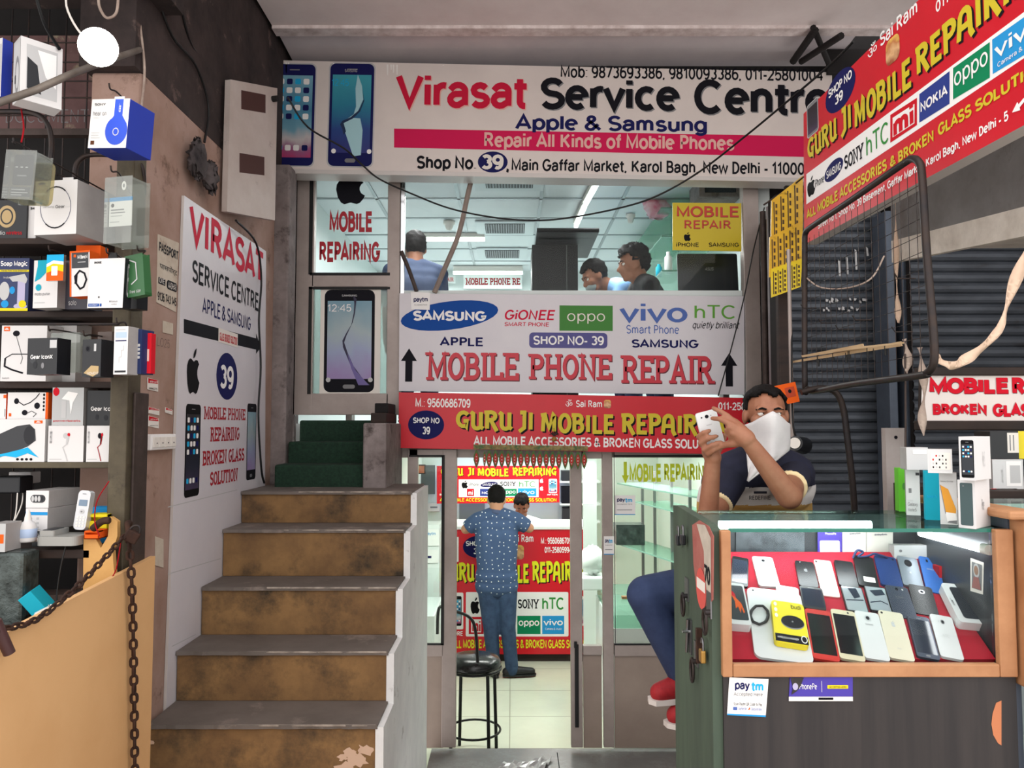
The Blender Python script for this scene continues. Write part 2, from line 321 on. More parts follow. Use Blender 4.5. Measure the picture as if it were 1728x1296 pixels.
    T['0'] = (.7, [arc(.35, .5, .24, .5, 0, 360, 18)], []); T['1'] = (.5, [[(.1, .74), (.32, 1), (.32, 0)]], []); T['2'] = (.68, [arc(.34, .73, .23, .27, 165, -35, 9) + [(.1, 0), (.6, 0)]], []); T['3'] = (.68, [arc(.33, .76, .21, .24, 150, -80, 9), arc(.33, .27, .24, .27, 80, -150, 10)], [])
    T['4'] = (.7, [[(.5, 0), (.5, 1), (.06, .3), (.64, .3)]], []); T['5'] = (.68, [[(.56, 1), (.18, 1), (.13, .5)] + arc(.34, .32, .25, .32, 120, -150, 10)], []); T['6'] = (.68, [arc(.35, .31, .24, .31, 0, 360, 16), [(.11, .34)] + arc(.36, .5, .25, .5, 180, 60, 6)], [])
    T['7'] = (.64, [[(.06, 1), (.56, 1), (.24, 0)]], []); T['8'] = (.68, [arc(.34, .76, .2, .24, 0, 360, 14), arc(.34, .26, .24, .26, 0, 360, 16)], []); T['9'] = (.68, [arc(.33, .69, .24, .31, 0, 360, 16), [(.57, .66)] + arc(.32, .5, .25, .5, 0, -120, 6)], [])
    T['&'] = (.86, [[(.8, 0), (.2, .72)] + arc(.36, .82, .16, .18, 200, -40, 8) + [(.22, .45)] + arc(.32, .22, .22, .22, 130, 300, 6) + [(.7, .42)]], []); T['.'] = (.3, [[(.15, 0), (.15, .06)]], []); T[','] = (.3, [[(.16, .05), (.1, -.16)]], []); T[':'] = (.3, [[(.15, 0), (.15, .06)], [(.15, .6), (.15, .68)]], []); T['-'] = (.42, [[(.06, .36), (.36, .36)]], []); T['!'] = (.3, [[(.15, 0), (.15, .06)], [(.15, .3), (.15, 1)]], []); T['/'] = (.4, [[(.05, 0), (.35, 1)]], [])
    T[' '] = (.32, [], [])
    return T
GROT = _g()
def _stroke(path, t, vs, fs, lay=0):
    P = []
    for p in path:
        p = Vector(p)
        if not P or (p - P[-1]).length > 1e-4 * t: P.append(p)
    closed = (P[0] - P[-1]).length < 1e-4 * t; n = len(P); off = []
    if closed: P = P[:-1]; n -= 1
    for k in range(n):
        a = P[k - 1] if (k > 0 or closed) else None; c = P[(k + 1) % n] if (k < n - 1 or closed) else None; p = P[k]
        d1 = (p - a).normalized() if a is not None else None; d2 = (c - p).normalized() if c is not None else None
        if d1 is None: d1 = d2
        if d2 is None: d2 = d1
        nn = Vector((-d1.y - d2.y, d1.x + d2.x))
        if nn.length < 1e-3: nn = Vector((-d1.y, d1.x))
        nn.normalize(); q = max(nn.dot(Vector((-d1.y, d1.x))), 0.5); off.append(nn * (t / 2 / q))
    b = len(vs)
    for p, o in zip(P, off): vs.append((p.x + o.x, p.y + o.y, lay)); vs.append((p.x - o.x, p.y - o.y, lay))
    for q in range(n if closed else n - 1):
        i = b + 2 * q; j = b + 2 * ((q + 1) % n); fs.append((i, i + 1, j + 1, j))
def drawn(txt, table, t, xs=1.0, serif=True):
    key = (txt, id(table), t)
    if key in _TX: return _TX[key]
    vs, fs, x = [], [], 0.0
    for ch in txt:
        w, st, se = table.get(ch, table[' '])
        k = 0
        for path in st: _stroke([(x + px, t / 2 + py * (1 - t)) for px, py in path], t, vs, fs, k); k += 1
        if serif:
            for px, py in se: k += 1; _stroke([(x + px - t * 1.05, t * .3 + py * (1 - t * .6)), (x + px + t * 1.05, t * .3 + py * (1 - t * .6))], t * .6, vs, fs, k)
        x += w
    _TX[key] = fit(vs, fs); return _TX[key]
def letters(txt, font, bold):
    if font == 'slab': return drawn(txt, SLAB, 0.17 if not bold else bold)
    if font == 'guru': return drawn(txt, GURU, 0.19 if not bold else bold, serif=False)
    if all(c in GROT for c in txt): return drawn(txt, GROT, 0.115 + bold * 3.6)
    return sans(txt, bold)
APPLE = [(0, .44), (.02, .62), (.1, .74), (.22, .8), (.34, .79), (.47, .74), (.52, .74), (.66, .79), (.8, .78), (.92, .69), (.84, .62), (.79, .52), (.79, .42), (.84, .31), (.97, .22), (.91, .1), (.8, -.04), (.7, -.08), (.6, -.06), (.49, -.03), (.38, -.06), (.28, -.09), (.17, -.03), (.06, .16)]
LEAF = [(.46, .82), (.47, .92), (.54, 1.01), (.66, 1.08), (.7, 1.08), (.68, .97), (.6, .87), (.5, .82)]
class Print:
    """flat printed artwork on a surface: shapes given in the coordinates of map() and laid in thin layers"""
    def __init__(s, root, map_, name='lettering', z=0.0006, base=0.0):
        s.root = root; s.map = map_; s.b = MB(); s.z = z; s.name = name; s.k = 0; s.base = base
    def _z(s, z):
        s.k += 1
        return s.base + s.z * (1 + z) + s.k * 0.000004
    def raw(s, pts, m, z=0):
        h = s._z(z); n = len(pts); xs = [p[0] for p in pts]; ys = [p[1] for p in pts]; w = max(max(xs) - min(xs), 1e-6); hh = max(max(ys) - min(ys), 1e-6)
        s.b.add([(p[0], p[1], h) for p in pts], [tuple(range(n))], m, False, [((p[0] - min(xs)) / w, (p[1] - min(ys)) / hh) for p in pts]); return s
    def poly(s, pts, m, z=0):
        q = [s.map(*p) for p in pts]
        if sum(q[k - 1][0] * q[k][1] - q[k][0] * q[k - 1][1] for k in range(len(q))) < 0: q.reverse()
        return s.raw(q, m, z)
    def box(s, x0, y0, x1, y1):
        a = s.map(x0, y1 if y1 > y0 else y0); c = s.map(x1, min(y0, y1)); return a, c   # bottom-left, top-right
    def bb(s, bl, tr): return s.map(*bl), s.map(*tr)
    def rect(s, bl, tr, m, z=0, r=0.0, border=None, bw=0.0):
        (a0, b0), (a1, b1) = s.bb(bl, tr)
        if border: s.raw(rrect(a0 - bw, b0 - bw, a1 + bw, b1 + bw, r * abs(b1 - b0)) if r else [(a0 - bw, b0 - bw), (a1 + bw, b0 - bw), (a1 + bw, b1 + bw), (a0 - bw, b1 + bw)], border, z); z += .5
        return s.raw(rrect(a0, b0, a1, b1, r * min(abs(b1 - b0), abs(a1 - a0))) if r else [(a0, b0), (a1, b0), (a1, b1), (a0, b1)], m, z)
    def oval(s, bl, tr, m, z=0, n=28, tilt=0.0):
        (a0, b0), (a1, b1) = s.bb(bl, tr); cx, cy, rx, ry = (a0 + a1) / 2, (b0 + b1) / 2, (a1 - a0) / 2, (b1 - b0) / 2; T = math.tan(math.radians(tilt))
        return s.raw([(cx + rx * math.cos(q), cy + ry * math.sin(q) + T * rx * math.cos(q)) for q in [2 * math.pi * k / n for k in range(n)]], m, z)
    def text(s, t, bl, tr, m, font='sans', bold=0.0, z=1, slant=0.0, sh=None, shm='black', rise=0.0):
        vs, fs, asp = letters(t, font, bold); (a0, b0), (a1, b1) = s.bb(bl, tr); w = a1 - a0; h = b1 - b0
        if sh:
            q = s._z(z - .4); s.b.add([(a0 + x * w + slant * y * h + sh[0] * h, b0 + y * h + rise * x * w + sh[1] * h, q + k * 8e-5) for x, y, k in vs], fs, shm)
        q = s._z(z + 1.6 if sh else z + .2); s.b.add([(a0 + x * w + slant * y * h, b0 + y * h + rise * x * w, q + k * 8e-5) for x, y, k in vs], fs, m)
        return s
    def apple(s, bl, tr, m, z=1):
        (a0, b0), (a1, b1) = s.bb(bl, tr); w = a1 - a0; h = b1 - b0
        for P in (APPLE, LEAF): s.raw([(a0 + w * p[0], b0 + h * (p[1] + .09) / 1.17) for p in reversed(P)], m, z)
        return s
    def arrow(s, bl, tr, m, z=1, down=False):
        (a0, b0), (a1, b1) = s.bb(bl, tr); w = a1 - a0; h = b1 - b0
        P = [(.28, 0), (.72, 0), (.72, .62), (1, .62), (.5, 1), (0, .62), (.28, .62)]
        if down: P = [(x, 1 - y) for x, y in reversed(P)]
        return s.raw([(a0 + w * x, b0 + h * y) for x, y in P], m, z)
    def phone(s, bl, tr, screen, body='black', icons=0, z=0, button=None, sideways=False, rim=None):
        (a0, b0), (a1, b1) = s.bb(bl, tr); w = a1 - a0; h = b1 - b0; bt = 0.13 if button else 0.08
        if rim: s.raw(rrect(a0 - w * .03, b0 - w * .03, a1 + w * .03, b1 + w * .03, w * .14), rim, z - .3)
        s.raw(rrect(a0, b0, a1, b1, w * .13), body, z)
        s.raw([(a0 + w * .06, b0 + h * bt), (a1 - w * .06, b0 + h * bt), (a1 - w * .06, b1 - h * .11), (a0 + w * .06, b1 - h * .11)], screen, z + .5)
        s.raw(rrect(a0 + w * .38, b1 - h * .06, a0 + w * .62, b1 - h * .05, h * .004), 'grey', z + .6)
        if button: s.raw(rrect(a0 + w * .38, b0 + h * .035, a0 + w * .62, b0 + h * .075, h * .02), button, z + .6)
        if icons:
            cs = ['white', 'lightgrey', 'red', 'navy', 'offwhite', 'green', 'skyblue', 'ink', 'orange', 'white', 'teal', 'peach']
            for r in range(icons):
                rr = r if r < icons - 1 else 7.6
                for c in range(4):
                    x = a0 + w * (.12 + .2 * c); y = b1 - h * (.2 + .1 * rr * .86)
                    s.raw(rrect(x, y, x + w * .14, y + w * .14, w * .035), cs[(r * 5 + c * 3 + r) % len(cs)], z + .8)
        return s
    def done(s, name=None):
        o = s.b.build(name or s.name, s.root, world=False); return o
class Flat:
    """a board or sheet: root at the plane, a panel of real thickness, artwork on its face"""
    def __init__(s, name, label, cat, plane, corners, thick, m, group=None, edge=None, back=0.0, part='panel', bevel=0.0):
        s.P = plane; s.root = thing(name, label, cat, plane.M, group); s.q = [plane.loc(*c) for c in corners]
        if sum(s.q[k - 1][0] * s.q[k][1] - s.q[k][0] * s.q[k - 1][1] for k in range(len(s.q))) < 0: s.q.reverse()
        b = MB(); b.prism(s.q, -thick, 0, edge or m, m2=m); s.panel = b.build(part, s.root, world=False, bevel=bevel)
    def art(s, name='lettering'): return Print(s.root, s.P.loc, name)
# ================================================================ the place itself
mat('street', (184, 174, 166), 0.85, c2=(158, 150, 142), scale=9, bump=0.3)
mat('granite', (146, 148, 146), 0.28, c2=(116, 118, 118), scale=5, c3=(130, 128, 126), scale3=40)
mat('tile_floor', (216, 220, 200), 0.25, c2=(206, 210, 192), scale=2)
mat('joint', (150, 148, 130), 0.6)
mat('plaster_pink', (170, 142, 130), 0.85, c2=(146, 116, 100), scale=3.5, c3=(98, 74, 62), scale3=5.5, thr=(0.58, 0.7), bump=0.25)
mat('soot_shade', (66, 54, 52), 0.9, c2=(36, 30, 30), scale=4, c3=(112, 92, 86), scale3=7, thr=(0.6, 0.72), bump=0.4)  # dirt and painted shade together make this dark colour
mat('slab_paint', (238, 228, 226), 0.8, c2=(226, 214, 212), scale=2.5, bump=0.06)
mat('slab_lip', (240, 230, 228), 0.8, c2=(196, 180, 176), scale=12)
mat('slab_shaded', (224, 216, 218), 0.85, c2=(208, 200, 204), scale=2.2)  # greyer copy of the slab paint; shade towards the back put into colour
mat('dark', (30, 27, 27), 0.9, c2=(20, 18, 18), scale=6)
mat('darkwood', (52, 38, 32), 0.75, c2=(34, 26, 24), scale=5, stretch=(1, 1, 6))
mat('int_white', (220, 228, 226), 0.6); mat('int_green', (216, 226, 214), 0.6)
mat('alu', (168, 156, 150), 0.45, 0.25, c2=(150, 138, 132), scale=4, stretch=(1, 1, .3))
mat('alu_grey', (142, 136, 138), 0.42, 0.35, c2=(118, 112, 114), scale=5, stretch=(1, 1, .3))
mat('alu_panel', (156, 140, 128), 0.5, 0.1, c2=(142, 126, 116), scale=3)
mat('chrome', (196, 198, 200), 0.18, 1.0); mat('steel', (120, 120, 122), 0.35, 0.9)
mat('rubber', (14, 14, 14), 0.6)
mat('concrete', (140, 130, 128), 0.9, c2=(104, 94, 92), scale=6, c3=(70, 62, 60), scale3=9, thr=(.55, .7), bump=0.3)
mat('shutter', (88, 94, 102), 0.5, 0.3, c2=(68, 73, 80), scale=3.5, stretch=(1, 1, 3), c3=(60, 58, 60), scale3=6, thr=(.58, .72))
mat('rustpipe', (78, 66, 62), 0.6, 0.4, c2=(54, 44, 40), scale=10); mat('rust', (74, 48, 36), 0.8, 0.4, c2=(44, 30, 26), scale=25, bump=0.3)
mat('bare_iron', (46, 44, 46), 0.5, 0.6, c2=(64, 52, 46), scale=14)
mat('olive_iron', (92, 84, 66), 0.6, 0.3, c2=(66, 58, 46), scale=6, c3=(44, 36, 30), scale3=5, thr=(.55, .7))
glass('clear_glass', (250, 252, 252), 0.04, k=.1); glass('shop_glass', (249, 253, 251), 0.05, haze=0.008, k=.16); glass('green_glass', (218, 240, 232), 0.12)
glass('frosted', (210, 224, 222), 0.1, rough=.15, haze=.28, hazec=(206, 220, 214))
mat('glass_edge', (40, 110, 96), 0.15)

def fbox(b, x0, y0, x1, y1, Y0, Y1, m):
    a = at(x0, y0, Y0); c = at(x1, y1, Y0); return b.mm((a.x, Y0, c.z), (c.x, Y1, a.z), m)
def slab(name, a, c, m, **k):
    b = MB(); b.mm(a, c, m); return struct(b.build(name, **k))
YF = 4.95
Xg = lambda x: (x - 864) * 4.72 / 1300
slab('floor_street', (-4.5, -2.5, -0.12), (4.5, 3.3, 0), 'street')
slab('floor_landing', (-0.51, 3.3, -0.56), (2.0, YF + .06, -0.44), 'granite')
b = MB(); b.mm((-1.1, YF + .06, -0.8), (1.85, 9.4, -0.68), 'tile_floor')
for X in (-.62, -.02, .58, 1.18): b.mm((X, YF + .06, -.6805), (X + .006, 9.4, -.6796), 'joint')
for Y in (5.6, 6.2, 6.8, 7.4): b.mm((-1.1, Y, -.6805), (1.85, Y + .006, -.6796), 'joint')
struct(b.build('floor_lower_shop'))
slab('floor_landing_riser', (-0.51, YF - .0, -0.8), (1.85, YF + .06, -0.56), 'granite')
# lower shop shell
slab('wall_lower_shop_left', (-1.2, YF + .06, -.68), (-1.08, 9.4, 1.5), 'int_green')
slab('wall_lower_shop_right', (1.75, YF + .06, -.68), (1.85, 9.4, 1.5), 'int_green')
slab('wall_lower_shop_back', (-1.2, 9.3, -.68), (1.85, 9.42, 1.5), 'int_green')
slab('floor_upper_shop', (-1.6, YF + .05, 1.5), (1.85, 8.7, 1.62), 'int_white')
# upper shop shell
slab('wall_upper_shop_left', (-1.62, YF + .06, 1.62), (-1.52, 8.7, 3.5), 'int_white')
slab('wall_upper_shop_right', (1.6, YF + .06, 1.62), (1.7, 8.7, 3.5), 'int_white')
slab('wall_upper_shop_back', (-1.62, 8.6, 1.62), (1.7, 8.72, 3.5), 'int_white')
b = MB(); b.mm((-1.62, YF + .02, 3.35), (1.7, 8.7, 3.42), mat('ceil_tile', (206, 212, 214), 0.55)); mat('ceil_rail', (150, 158, 162), 0.4, .3)
for k in range(7): Y = 5.25 + .56 * k; b.mm((-1.52, Y, 3.343), (1.6, Y + .03, 3.3505), 'ceil_rail')
for X in (-1.05, -.42, .21, .84): b.mm((X, YF + .1, 3.343), (X + .025, 8.6, 3.3503), 'ceil_rail')
struct(b.build('ceiling_upper_shop'))
# wall above and beside the fronts
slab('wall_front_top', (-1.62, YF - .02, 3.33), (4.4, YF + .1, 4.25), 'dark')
slab('wall_front_left', (-1.7, YF - .0, -.44), (-1.4, YF + .1, 3.4), 'concrete')
# balcony slab overhead
b = MB(); b.mm((-1.42, 2.3, 3.97), (4.4, 4.52, 4.2), 'slab_paint')
b.mm((-1.42, 4.43, 3.95), (4.4, 4.52, 3.975), 'slab_lip'); struct(b.build('ceiling_balcony'))
b = MB(); b.prism([(4.50, 3.99), (5.02, 3.955), (5.2, 3.95), (5.2, 4.2), (4.50, 4.2)], -1.42, 2.1, 'slab_shaded', Matrix(((0, 0, 1, 0), (1, 0, 0, 0), (0, 1, 0, 0), (0, 0, 0, 1))))
struct(b.build('ceiling_balcony_back'))
slab('dark_gap_plate', (Xg(1410), 4.72, at(1410, 124, 4.72).z), (4.4, 4.745, 3.97), 'dark')  # added plate that makes the gap by the slab end dark
# left alley wall: plaster low, dirt and painted shade high, bare concrete jamb at its end
WX = -1.44
b = MB(); b.mm((WX - .2, 2.93, 0), (WX, 4.62, 2.98), 'plaster_pink'); struct(b.build('wall_left', bevel=.012))
b = MB(); b.mm((WX - .22, 2.88, 2.98), (WX - .005, YF, 4.4), 'soot_shade'); struct(b.build('wall_left_upper'))
b = MB(); b.mm((WX - .16, 4.62, -.4), (WX + .085, 4.78, 3.2), 'concrete'); struct(b.build('trim_1', bevel=.01))
# stall carcass on the left: back, ceiling, dark end
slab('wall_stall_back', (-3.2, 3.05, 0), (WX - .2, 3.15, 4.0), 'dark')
slab('ceiling_stall', (-3.2, 1.6, 3.30), (WX + .08, 3.1, 3.38), 'soot_shade')
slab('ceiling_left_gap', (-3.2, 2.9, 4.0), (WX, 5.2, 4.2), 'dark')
# right side walls behind the shutters
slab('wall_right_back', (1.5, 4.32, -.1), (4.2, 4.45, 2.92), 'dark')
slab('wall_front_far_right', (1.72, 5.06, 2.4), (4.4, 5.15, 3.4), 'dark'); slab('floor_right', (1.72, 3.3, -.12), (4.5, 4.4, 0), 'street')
slab('wall_right', (3.4, 1.5, 0), (3.55, 4.4, 4.0), 'concrete')
slab('wall_front_right', (1.62, 4.4, -.44), (1.72, YF + .1, 2.92), 'darkwood')

# ---------------------------------------------------------------- staircase
mat('riser', (140, 106, 66), 0.8, c2=(98, 72, 46), scale=4.5, c3=(56, 46, 34), scale3=3.2, thr=(0.48, 0.66), bump=0.3)
mat('tread', (112, 103, 97), 0.75, c2=(92, 84, 78), scale=3, c3=(136, 124, 116), scale3=2.4, thr=(0.55, 0.62), bump=0.12)
mat('flake', (204, 172, 148), 0.85); mat('nose', (170, 158, 146), 0.7, c2=(112, 102, 94), scale=14)
mat('limewash', (232, 232, 230), 0.9, c2=(216, 216, 216), scale=5, c3=(140, 132, 124), scale3=7, thr=(.62, .75), bump=0.3)
mat('green_carpet', (30, 58, 42), 0.95, c2=(20, 40, 30), scale=60, bump=0.5)
st = thing('staircase', 'worn ochre cement staircase climbing to the glass door of the upper shop', 'staircase', (-.98, 3.08, 0))
SY = [3.08, 3.33, 3.58, 3.83, 4.08]; SE = [1221, 1098, 990, 893, 829]; SX0, SX1 = WX + .018, -0.53; SZ = []
for k, (Y, y) in enumerate(zip(SY, SE)):
    z = at(600, y, Y).z; z0 = SZ[-1] if SZ else 0.02; SZ.append(z); b = MB(); Y1 = 4.62 if k == 4 else Y + .25 + .03
    b.mm((SX0, Y, z0 - (.0 if k else .02)), (SX1, Y1, z - .014), 'riser')
    # chipped tread slab with a wavering nose
    n = 24; xs = [SX0 + (SX1 + .006 - SX0) * j / n for j in range(n + 1)]; fr = [Y - .012 + random.uniform(-.004, .004) for _ in xs]
    poly = [(x, f) for x, f in zip(xs, fr)] + [(SX1 + .006, Y1), (SX0, Y1)]
    b.prism(poly, z - .016, z, 'tread')
    b.mm((SX0 + .3, Y - .0135, z - .008), (SX1, Y - .008, z + .0006), 'nose')
    b.build('step', st, bevel=.003)
b = MB(); random.seed(3)
def blob(cx, cz, r, Y, m):
    n = 14; P = [(cx + r * random.uniform(.5, 1.15) * math.cos(6.283 * k / n), cz + r * .7 * random.uniform(.5, 1.15) * math.sin(6.283 * k / n)) for k in range(n)]
    b.add([(x, Y, z) for x, z in P], [tuple(range(n))], m)
for k, (cx, cz, r) in enumerate(((-.60, .30, .045), (-.655, .27, .04), (-.575, .34, .035), (-.63, .33, .03), (-.60, .24, .03), (-1.415, .37, .02), (-.66, .315, .022))): blob(cx, cz, r, 3.0785 - k * .0001, 'flake')
b.build('flaking_paint', st)
pr = [(3.07, -.44), (3.07, SZ[0] - .01)]
for k in range(1, 5): pr += [(SY[k] - .005, SZ[k - 1] - .01), (SY[k] - .005, SZ[k] - .01)]
pr += [(4.62, SZ[4] - .01), (4.62, -.44)]
b = MB(); XYZ = Matrix(((0, 0, 1, 0), (1, 0, 0, 0), (0, 1, 0, 0), (0, 0, 0, 1)))
b.prism(list(reversed(pr)), SX1 - .002, SX1 + .03, 'limewash', XYZ); b.build('side_wall', st)
for Y, z in ((4.36, SZ[4] + .125), (4.62, SZ[4] + .25), (4.86, 1.64)):
    b = MB(); b.mm((-1.34, Y, SZ[4] - .02 if Y < 4.5 else SZ[4] + .1), (-.83, min(Y + .27, 4.94), z), 'green_carpet'); b.build('carpeted_step', st, bevel=.012)
b = MB(); b.mm((-.83, 4.3, SZ[4] - .3), (-.7, 4.93, SZ[4] + .36), 'concrete'); struct(b.build('trim_2', bevel=.01))
b = MB(); b.mm((-.825, 4.5, SZ[4] + .361), (-.735, 4.92, SZ[4] + .42), 'darkwood'); b.mm((-.82, 4.6, SZ[4] + .42), (-.74, 4.9, SZ[4] + .48), 'dark')
tag(b.build('wooden_block', bevel=.006), 'dark wooden block lying at the foot of the glass door', 'wood block')

# ---------------------------------------------------------------- upper shop front
def frame_run(b, rects, Y0, Y1, m):
    for r in rects: fbox(b, *r, Y0, Y1, m)
d1 = bpy.data.objects.new('door_1', None); COL.objects.link(d1); d1['kind'] = 'structure'; PF = facing(500, 700, YF); d1.matrix_world = PF.M; ROOTM['door_1'] = PF.M
b = MB(); frame_run(b, [(499, 284, 526, 700), (655, 284, 675, 700), (526, 463, 655, 484), (526, 664, 655, 700)], YF, YF + .05, 'alu'); b.build('door_frame', d1, bevel=.004)
b = MB(); frame_run(b, [(479, 284, 498, 702)], YF + .01, YF + .04, 'alu_grey'); b.build('door_jamb', d1, bevel=.004)
b = MB(); fbox(b, 523, 284, 658, 466, YF + .02, YF + .026, 'clear_glass'); b.build('door_glass', d1)
b = MB(); fbox(b, 520, 482, 658, 668, YF + .02, YF + .026, 'frosted'); b.build('door_glass', d1)
b = MB(); frame_run(b, [(523, 460, 658, 464.5), (521, 484, 658, 488), (523, 284, 526.5, 463), (521, 484, 524, 665)], YF - .004, YF + .01, 'rubber'); b.build('door_seal', d1)
p = Print(d1, facing(500, 700, YF + .015).loc, 'lettering', base=-.012)
p.apple((566, 345), (617, 290), 'ink'); mat('decal_red', (168, 24, 40), .45)
p.text('MOBILE', (555, 393), (627, 353), 'decal_red', bold=.03); p.text('REPAIRING', (538, 446), (641, 404), 'decal_red', bold=.03); p.done()
p = Print(d1, facing(500, 700, YF + .015).loc, 'phone_poster', base=-.012)
ramp_mat('wall_s6', [(0, (150, 130, 176)), (.35, (150, 160, 190)), (.6, (160, 176, 180)), (1, (110, 150, 168))], 'Y', wav=.5)
p.rect((538, 665), (642, 487), 'offwhite'); p.phone((545, 662), (632, 489), 'wall_s6', 'ink', button='grey')
p.text('12:45', (552, 526), (592, 513), 'white', z=2); p.text('SAMSUNG', (576, 501), (602, 497), 'lightgrey', z=2)
sw = [(595, 498), (601, 505), (598, 530), (594, 545), (584, 566), (580, 578), (586, 596), (596, 618), (612, 640), (624, 650), (610, 650), (598, 634), (588, 610), (578, 586), (577, 575), (583, 563), (592, 548), (596, 528), (597, 512)]
p.poly(sw, mat('swirl', (38, 34, 62), .4), 2); p.poly([(585, 596), (600, 626), (622, 650), (604, 650), (592, 622)], mat('swirl2', (104, 92, 150), .4), 3)
p.oval((620, 645), (628, 637), 'lightgrey', 3); p.oval((549, 645), (557, 637), 'lightgrey', 3); p.done()
w1 = bpy.data.objects.new('window_1', None); COL.objects.link(w1); w1['kind'] = 'structure'; w1.matrix_world = PF.M; ROOTM['window_1'] = PF.M
b = MB(); frame_run(b, [(675, 284, 682, 500)], YF, YF + .04, 'chrome'); frame_run(b, [(1253, 284, 1286, 668)], YF - .03, YF + .05, 'alu'); frame_run(b, [(682, 294, 1253, 300), (675, 490, 1253, 500)], YF + .01, YF + .05, 'int_white'); b.build('window_frame', w1, bevel=.003)
b = MB(); fbox(b, 680, 290, 1255, 500, YF + .02, YF + .028, 'clear_glass'); b.build('window_glass', w1)

# ---------------------------------------------------------------- lower shop front
d2 = bpy.data.objects.new('door_2', None); COL.objects.link(d2); d2['kind'] = 'structure'; d2.matrix_world = PF.M; ROOTM['door_2'] = PF.M
b = MB(); frame_run(b, [(962, 758, 984, 1262), (1016, 758, 1037, 1262), (984, 758, 1016, 774), (984, 1090, 1016, 1106)], YF, YF + .05, 'alu'); b.build('door_frame', d2, bevel=.004)
b = MB(); fbox(b, 984, 1106, 1016, 1262, YF + .02, YF + .03, 'alu_panel'); b.build('door_panel', d2)
b = MB(); fbox(b, 984, 774, 1016, 1090, YF + .02, YF + .026, 'shop_glass'); b.build('door_glass', d2)
b = MB(); fbox(b, 970, 1088, 977, 1228, YF - .012, YF + .002, 'rubber'); fbox(b, 969, 1084, 974, 1094, YF - .02, YF + .002, 'rubber'); b.build('door_handle', d2, bevel=.003)
for n_, (xa, xb, side) in enumerate(((690, 748, 'l'), (1037, 1300, 'r'))):
    w = bpy.data.objects.new('window_%d' % (n_ + 2), None); COL.objects.link(w); w['kind'] = 'structure'; w.matrix_world = PF.M; ROOTM[w.name] = PF.M
    b = MB(); fr = [(xa, 758, xb, 770), (xa, 1088, xb, 1108)] + ([(747, 758, 769, 1262), (688, 758, 702, 1262)] if side == 'l' else [(1288, 758, 1300, 1262)])
    frame_run(b, fr, YF + .002, YF + .05, 'alu'); b.build('window_frame', w, bevel=.004)
    b = MB(); fbox(b, xa, 1106, xb, 1262, YF + .02, YF + .03, 'alu_panel'); b.build('lower_panel', w)
    b = MB(); fbox(b, xa + 2, 768, xb - 2, 1090, YF + .02, YF + .026, 'shop_glass'); b.build('window_glass', w)
    b = MB(); frame_run(b, [(xa, 768, xb, 771), (xa, 1086, xb, 1089)] + ([(745.5, 768, 749, 1089)] if side == 'l' else [(1036, 768, 1039, 1089)]), YF - .002, YF + .01, 'rubber'); b.build('window_seal', w)
    if side == 'r':
        p = Print(w, facing(500, 700, YF + .015).loc, 'lettering', base=-.012)
        mat('lime_decal', (190, 206, 28), .5)
        p.arrow((1048, 816), (1060, 779), 'lime_decal', down=True); p.text('MOBILE REPAIRING', (1061, 816), (1198, 779), 'lime_decal', bold=.03); p.done()
# post-top beam behind the red sign
slab('trim_3', (-.72, YF + .052, 1.40), (1.62, YF + .1, 1.62), 'alu')
# ================================================================ shop signs
mat('flex_white', (222, 212, 206), 0.45, c2=(212, 202, 197), scale=2); mat('flex_lilac', (214, 210, 214), 0.42, c2=(206, 202, 208), scale=2)
mat('flex_red', (204, 22, 40), 0.36, c2=(192, 20, 36), scale=2); mat('tin_edge', (200, 194, 190), 0.5, 0.2); mat('drip', (236, 232, 228), .6)
mat('sign_yellow', (206, 186, 40), .5); mat('blackedge', (24, 20, 20), 0.7)
ramp_mat('wall_ios', [(0, (176, 60, 110)), (.1, (150, 90, 130)), (.22, (196, 190, 190)), (.35, (110, 160, 180)), (.6, (70, 130, 160)), (1, (120, 170, 190))], 'Y', wav=.3)
ramp_mat('wall_aqua', [(0, (24, 30, 112)), (.3, (22, 60, 128)), (.6, (30, 122, 150)), (1, (60, 160, 176))], 'Y', wav=.2)
ramp_mat('wall_dark', [(0, (60, 50, 80)), (.3, (30, 32, 50)), (1, (20, 22, 30))], 'Y', wav=.3)
ramp_mat('saint_print', [(0, (150, 80, 50)), (.4, (224, 180, 130)), (.7, (190, 120, 70)), (1, (230, 190, 90))], 'Y', wav=1.0)
def om(p, bl, tr, m='white'):
    p.text('ॐ', bl, tr, m)
def saint(p, bl, tr):
    p.rect(bl, tr, 'saint_print', 1, r=.3)
# --- the long white sign
S = Flat('shop_sign', 'long white sign over both shops with crimson and black lettering and two phone pictures', 'sign', facing(470, 291, 4.75, .85), [(441, 101), (1404, 122), (1404, 307), (468, 291)], .13, 'flex_white', edge='tin_edge')
b = MB(); P = S.P; q = [P.loc(468, 286), P.loc(1404, 302), P.loc(1404, 309), P.loc(468, 293)]; b.prism([q[3], q[2], q[1], q[0]], -.13, .012, 'tin_edge'); b.build('bottom_edge', S.root, world=False, bevel=.003)
p = S.art('phone_pictures')
p.phone((457, 279), (533, 109), 'wall_ios', 'navy', icons=6, rim='lightgrey'); p.phone((553, 280), (632, 108), 'wall_aqua', 'navy', button='grey', rim='lightgrey')
p.text('12:45', (560, 145), (589, 133), 'skyblue', z=2); p.text('SAMSUNG', (582, 122), (603, 117), 'lightgrey', z=2)
mat('splash', (164, 206, 214), .4); mat('splash_dark', (16, 40, 76), .4)
p.poly([(604, 126), (611, 145), (613, 168), (604, 188), (590, 198), (584, 202), (596, 196), (601, 180), (600, 150)], 'splash', 2)
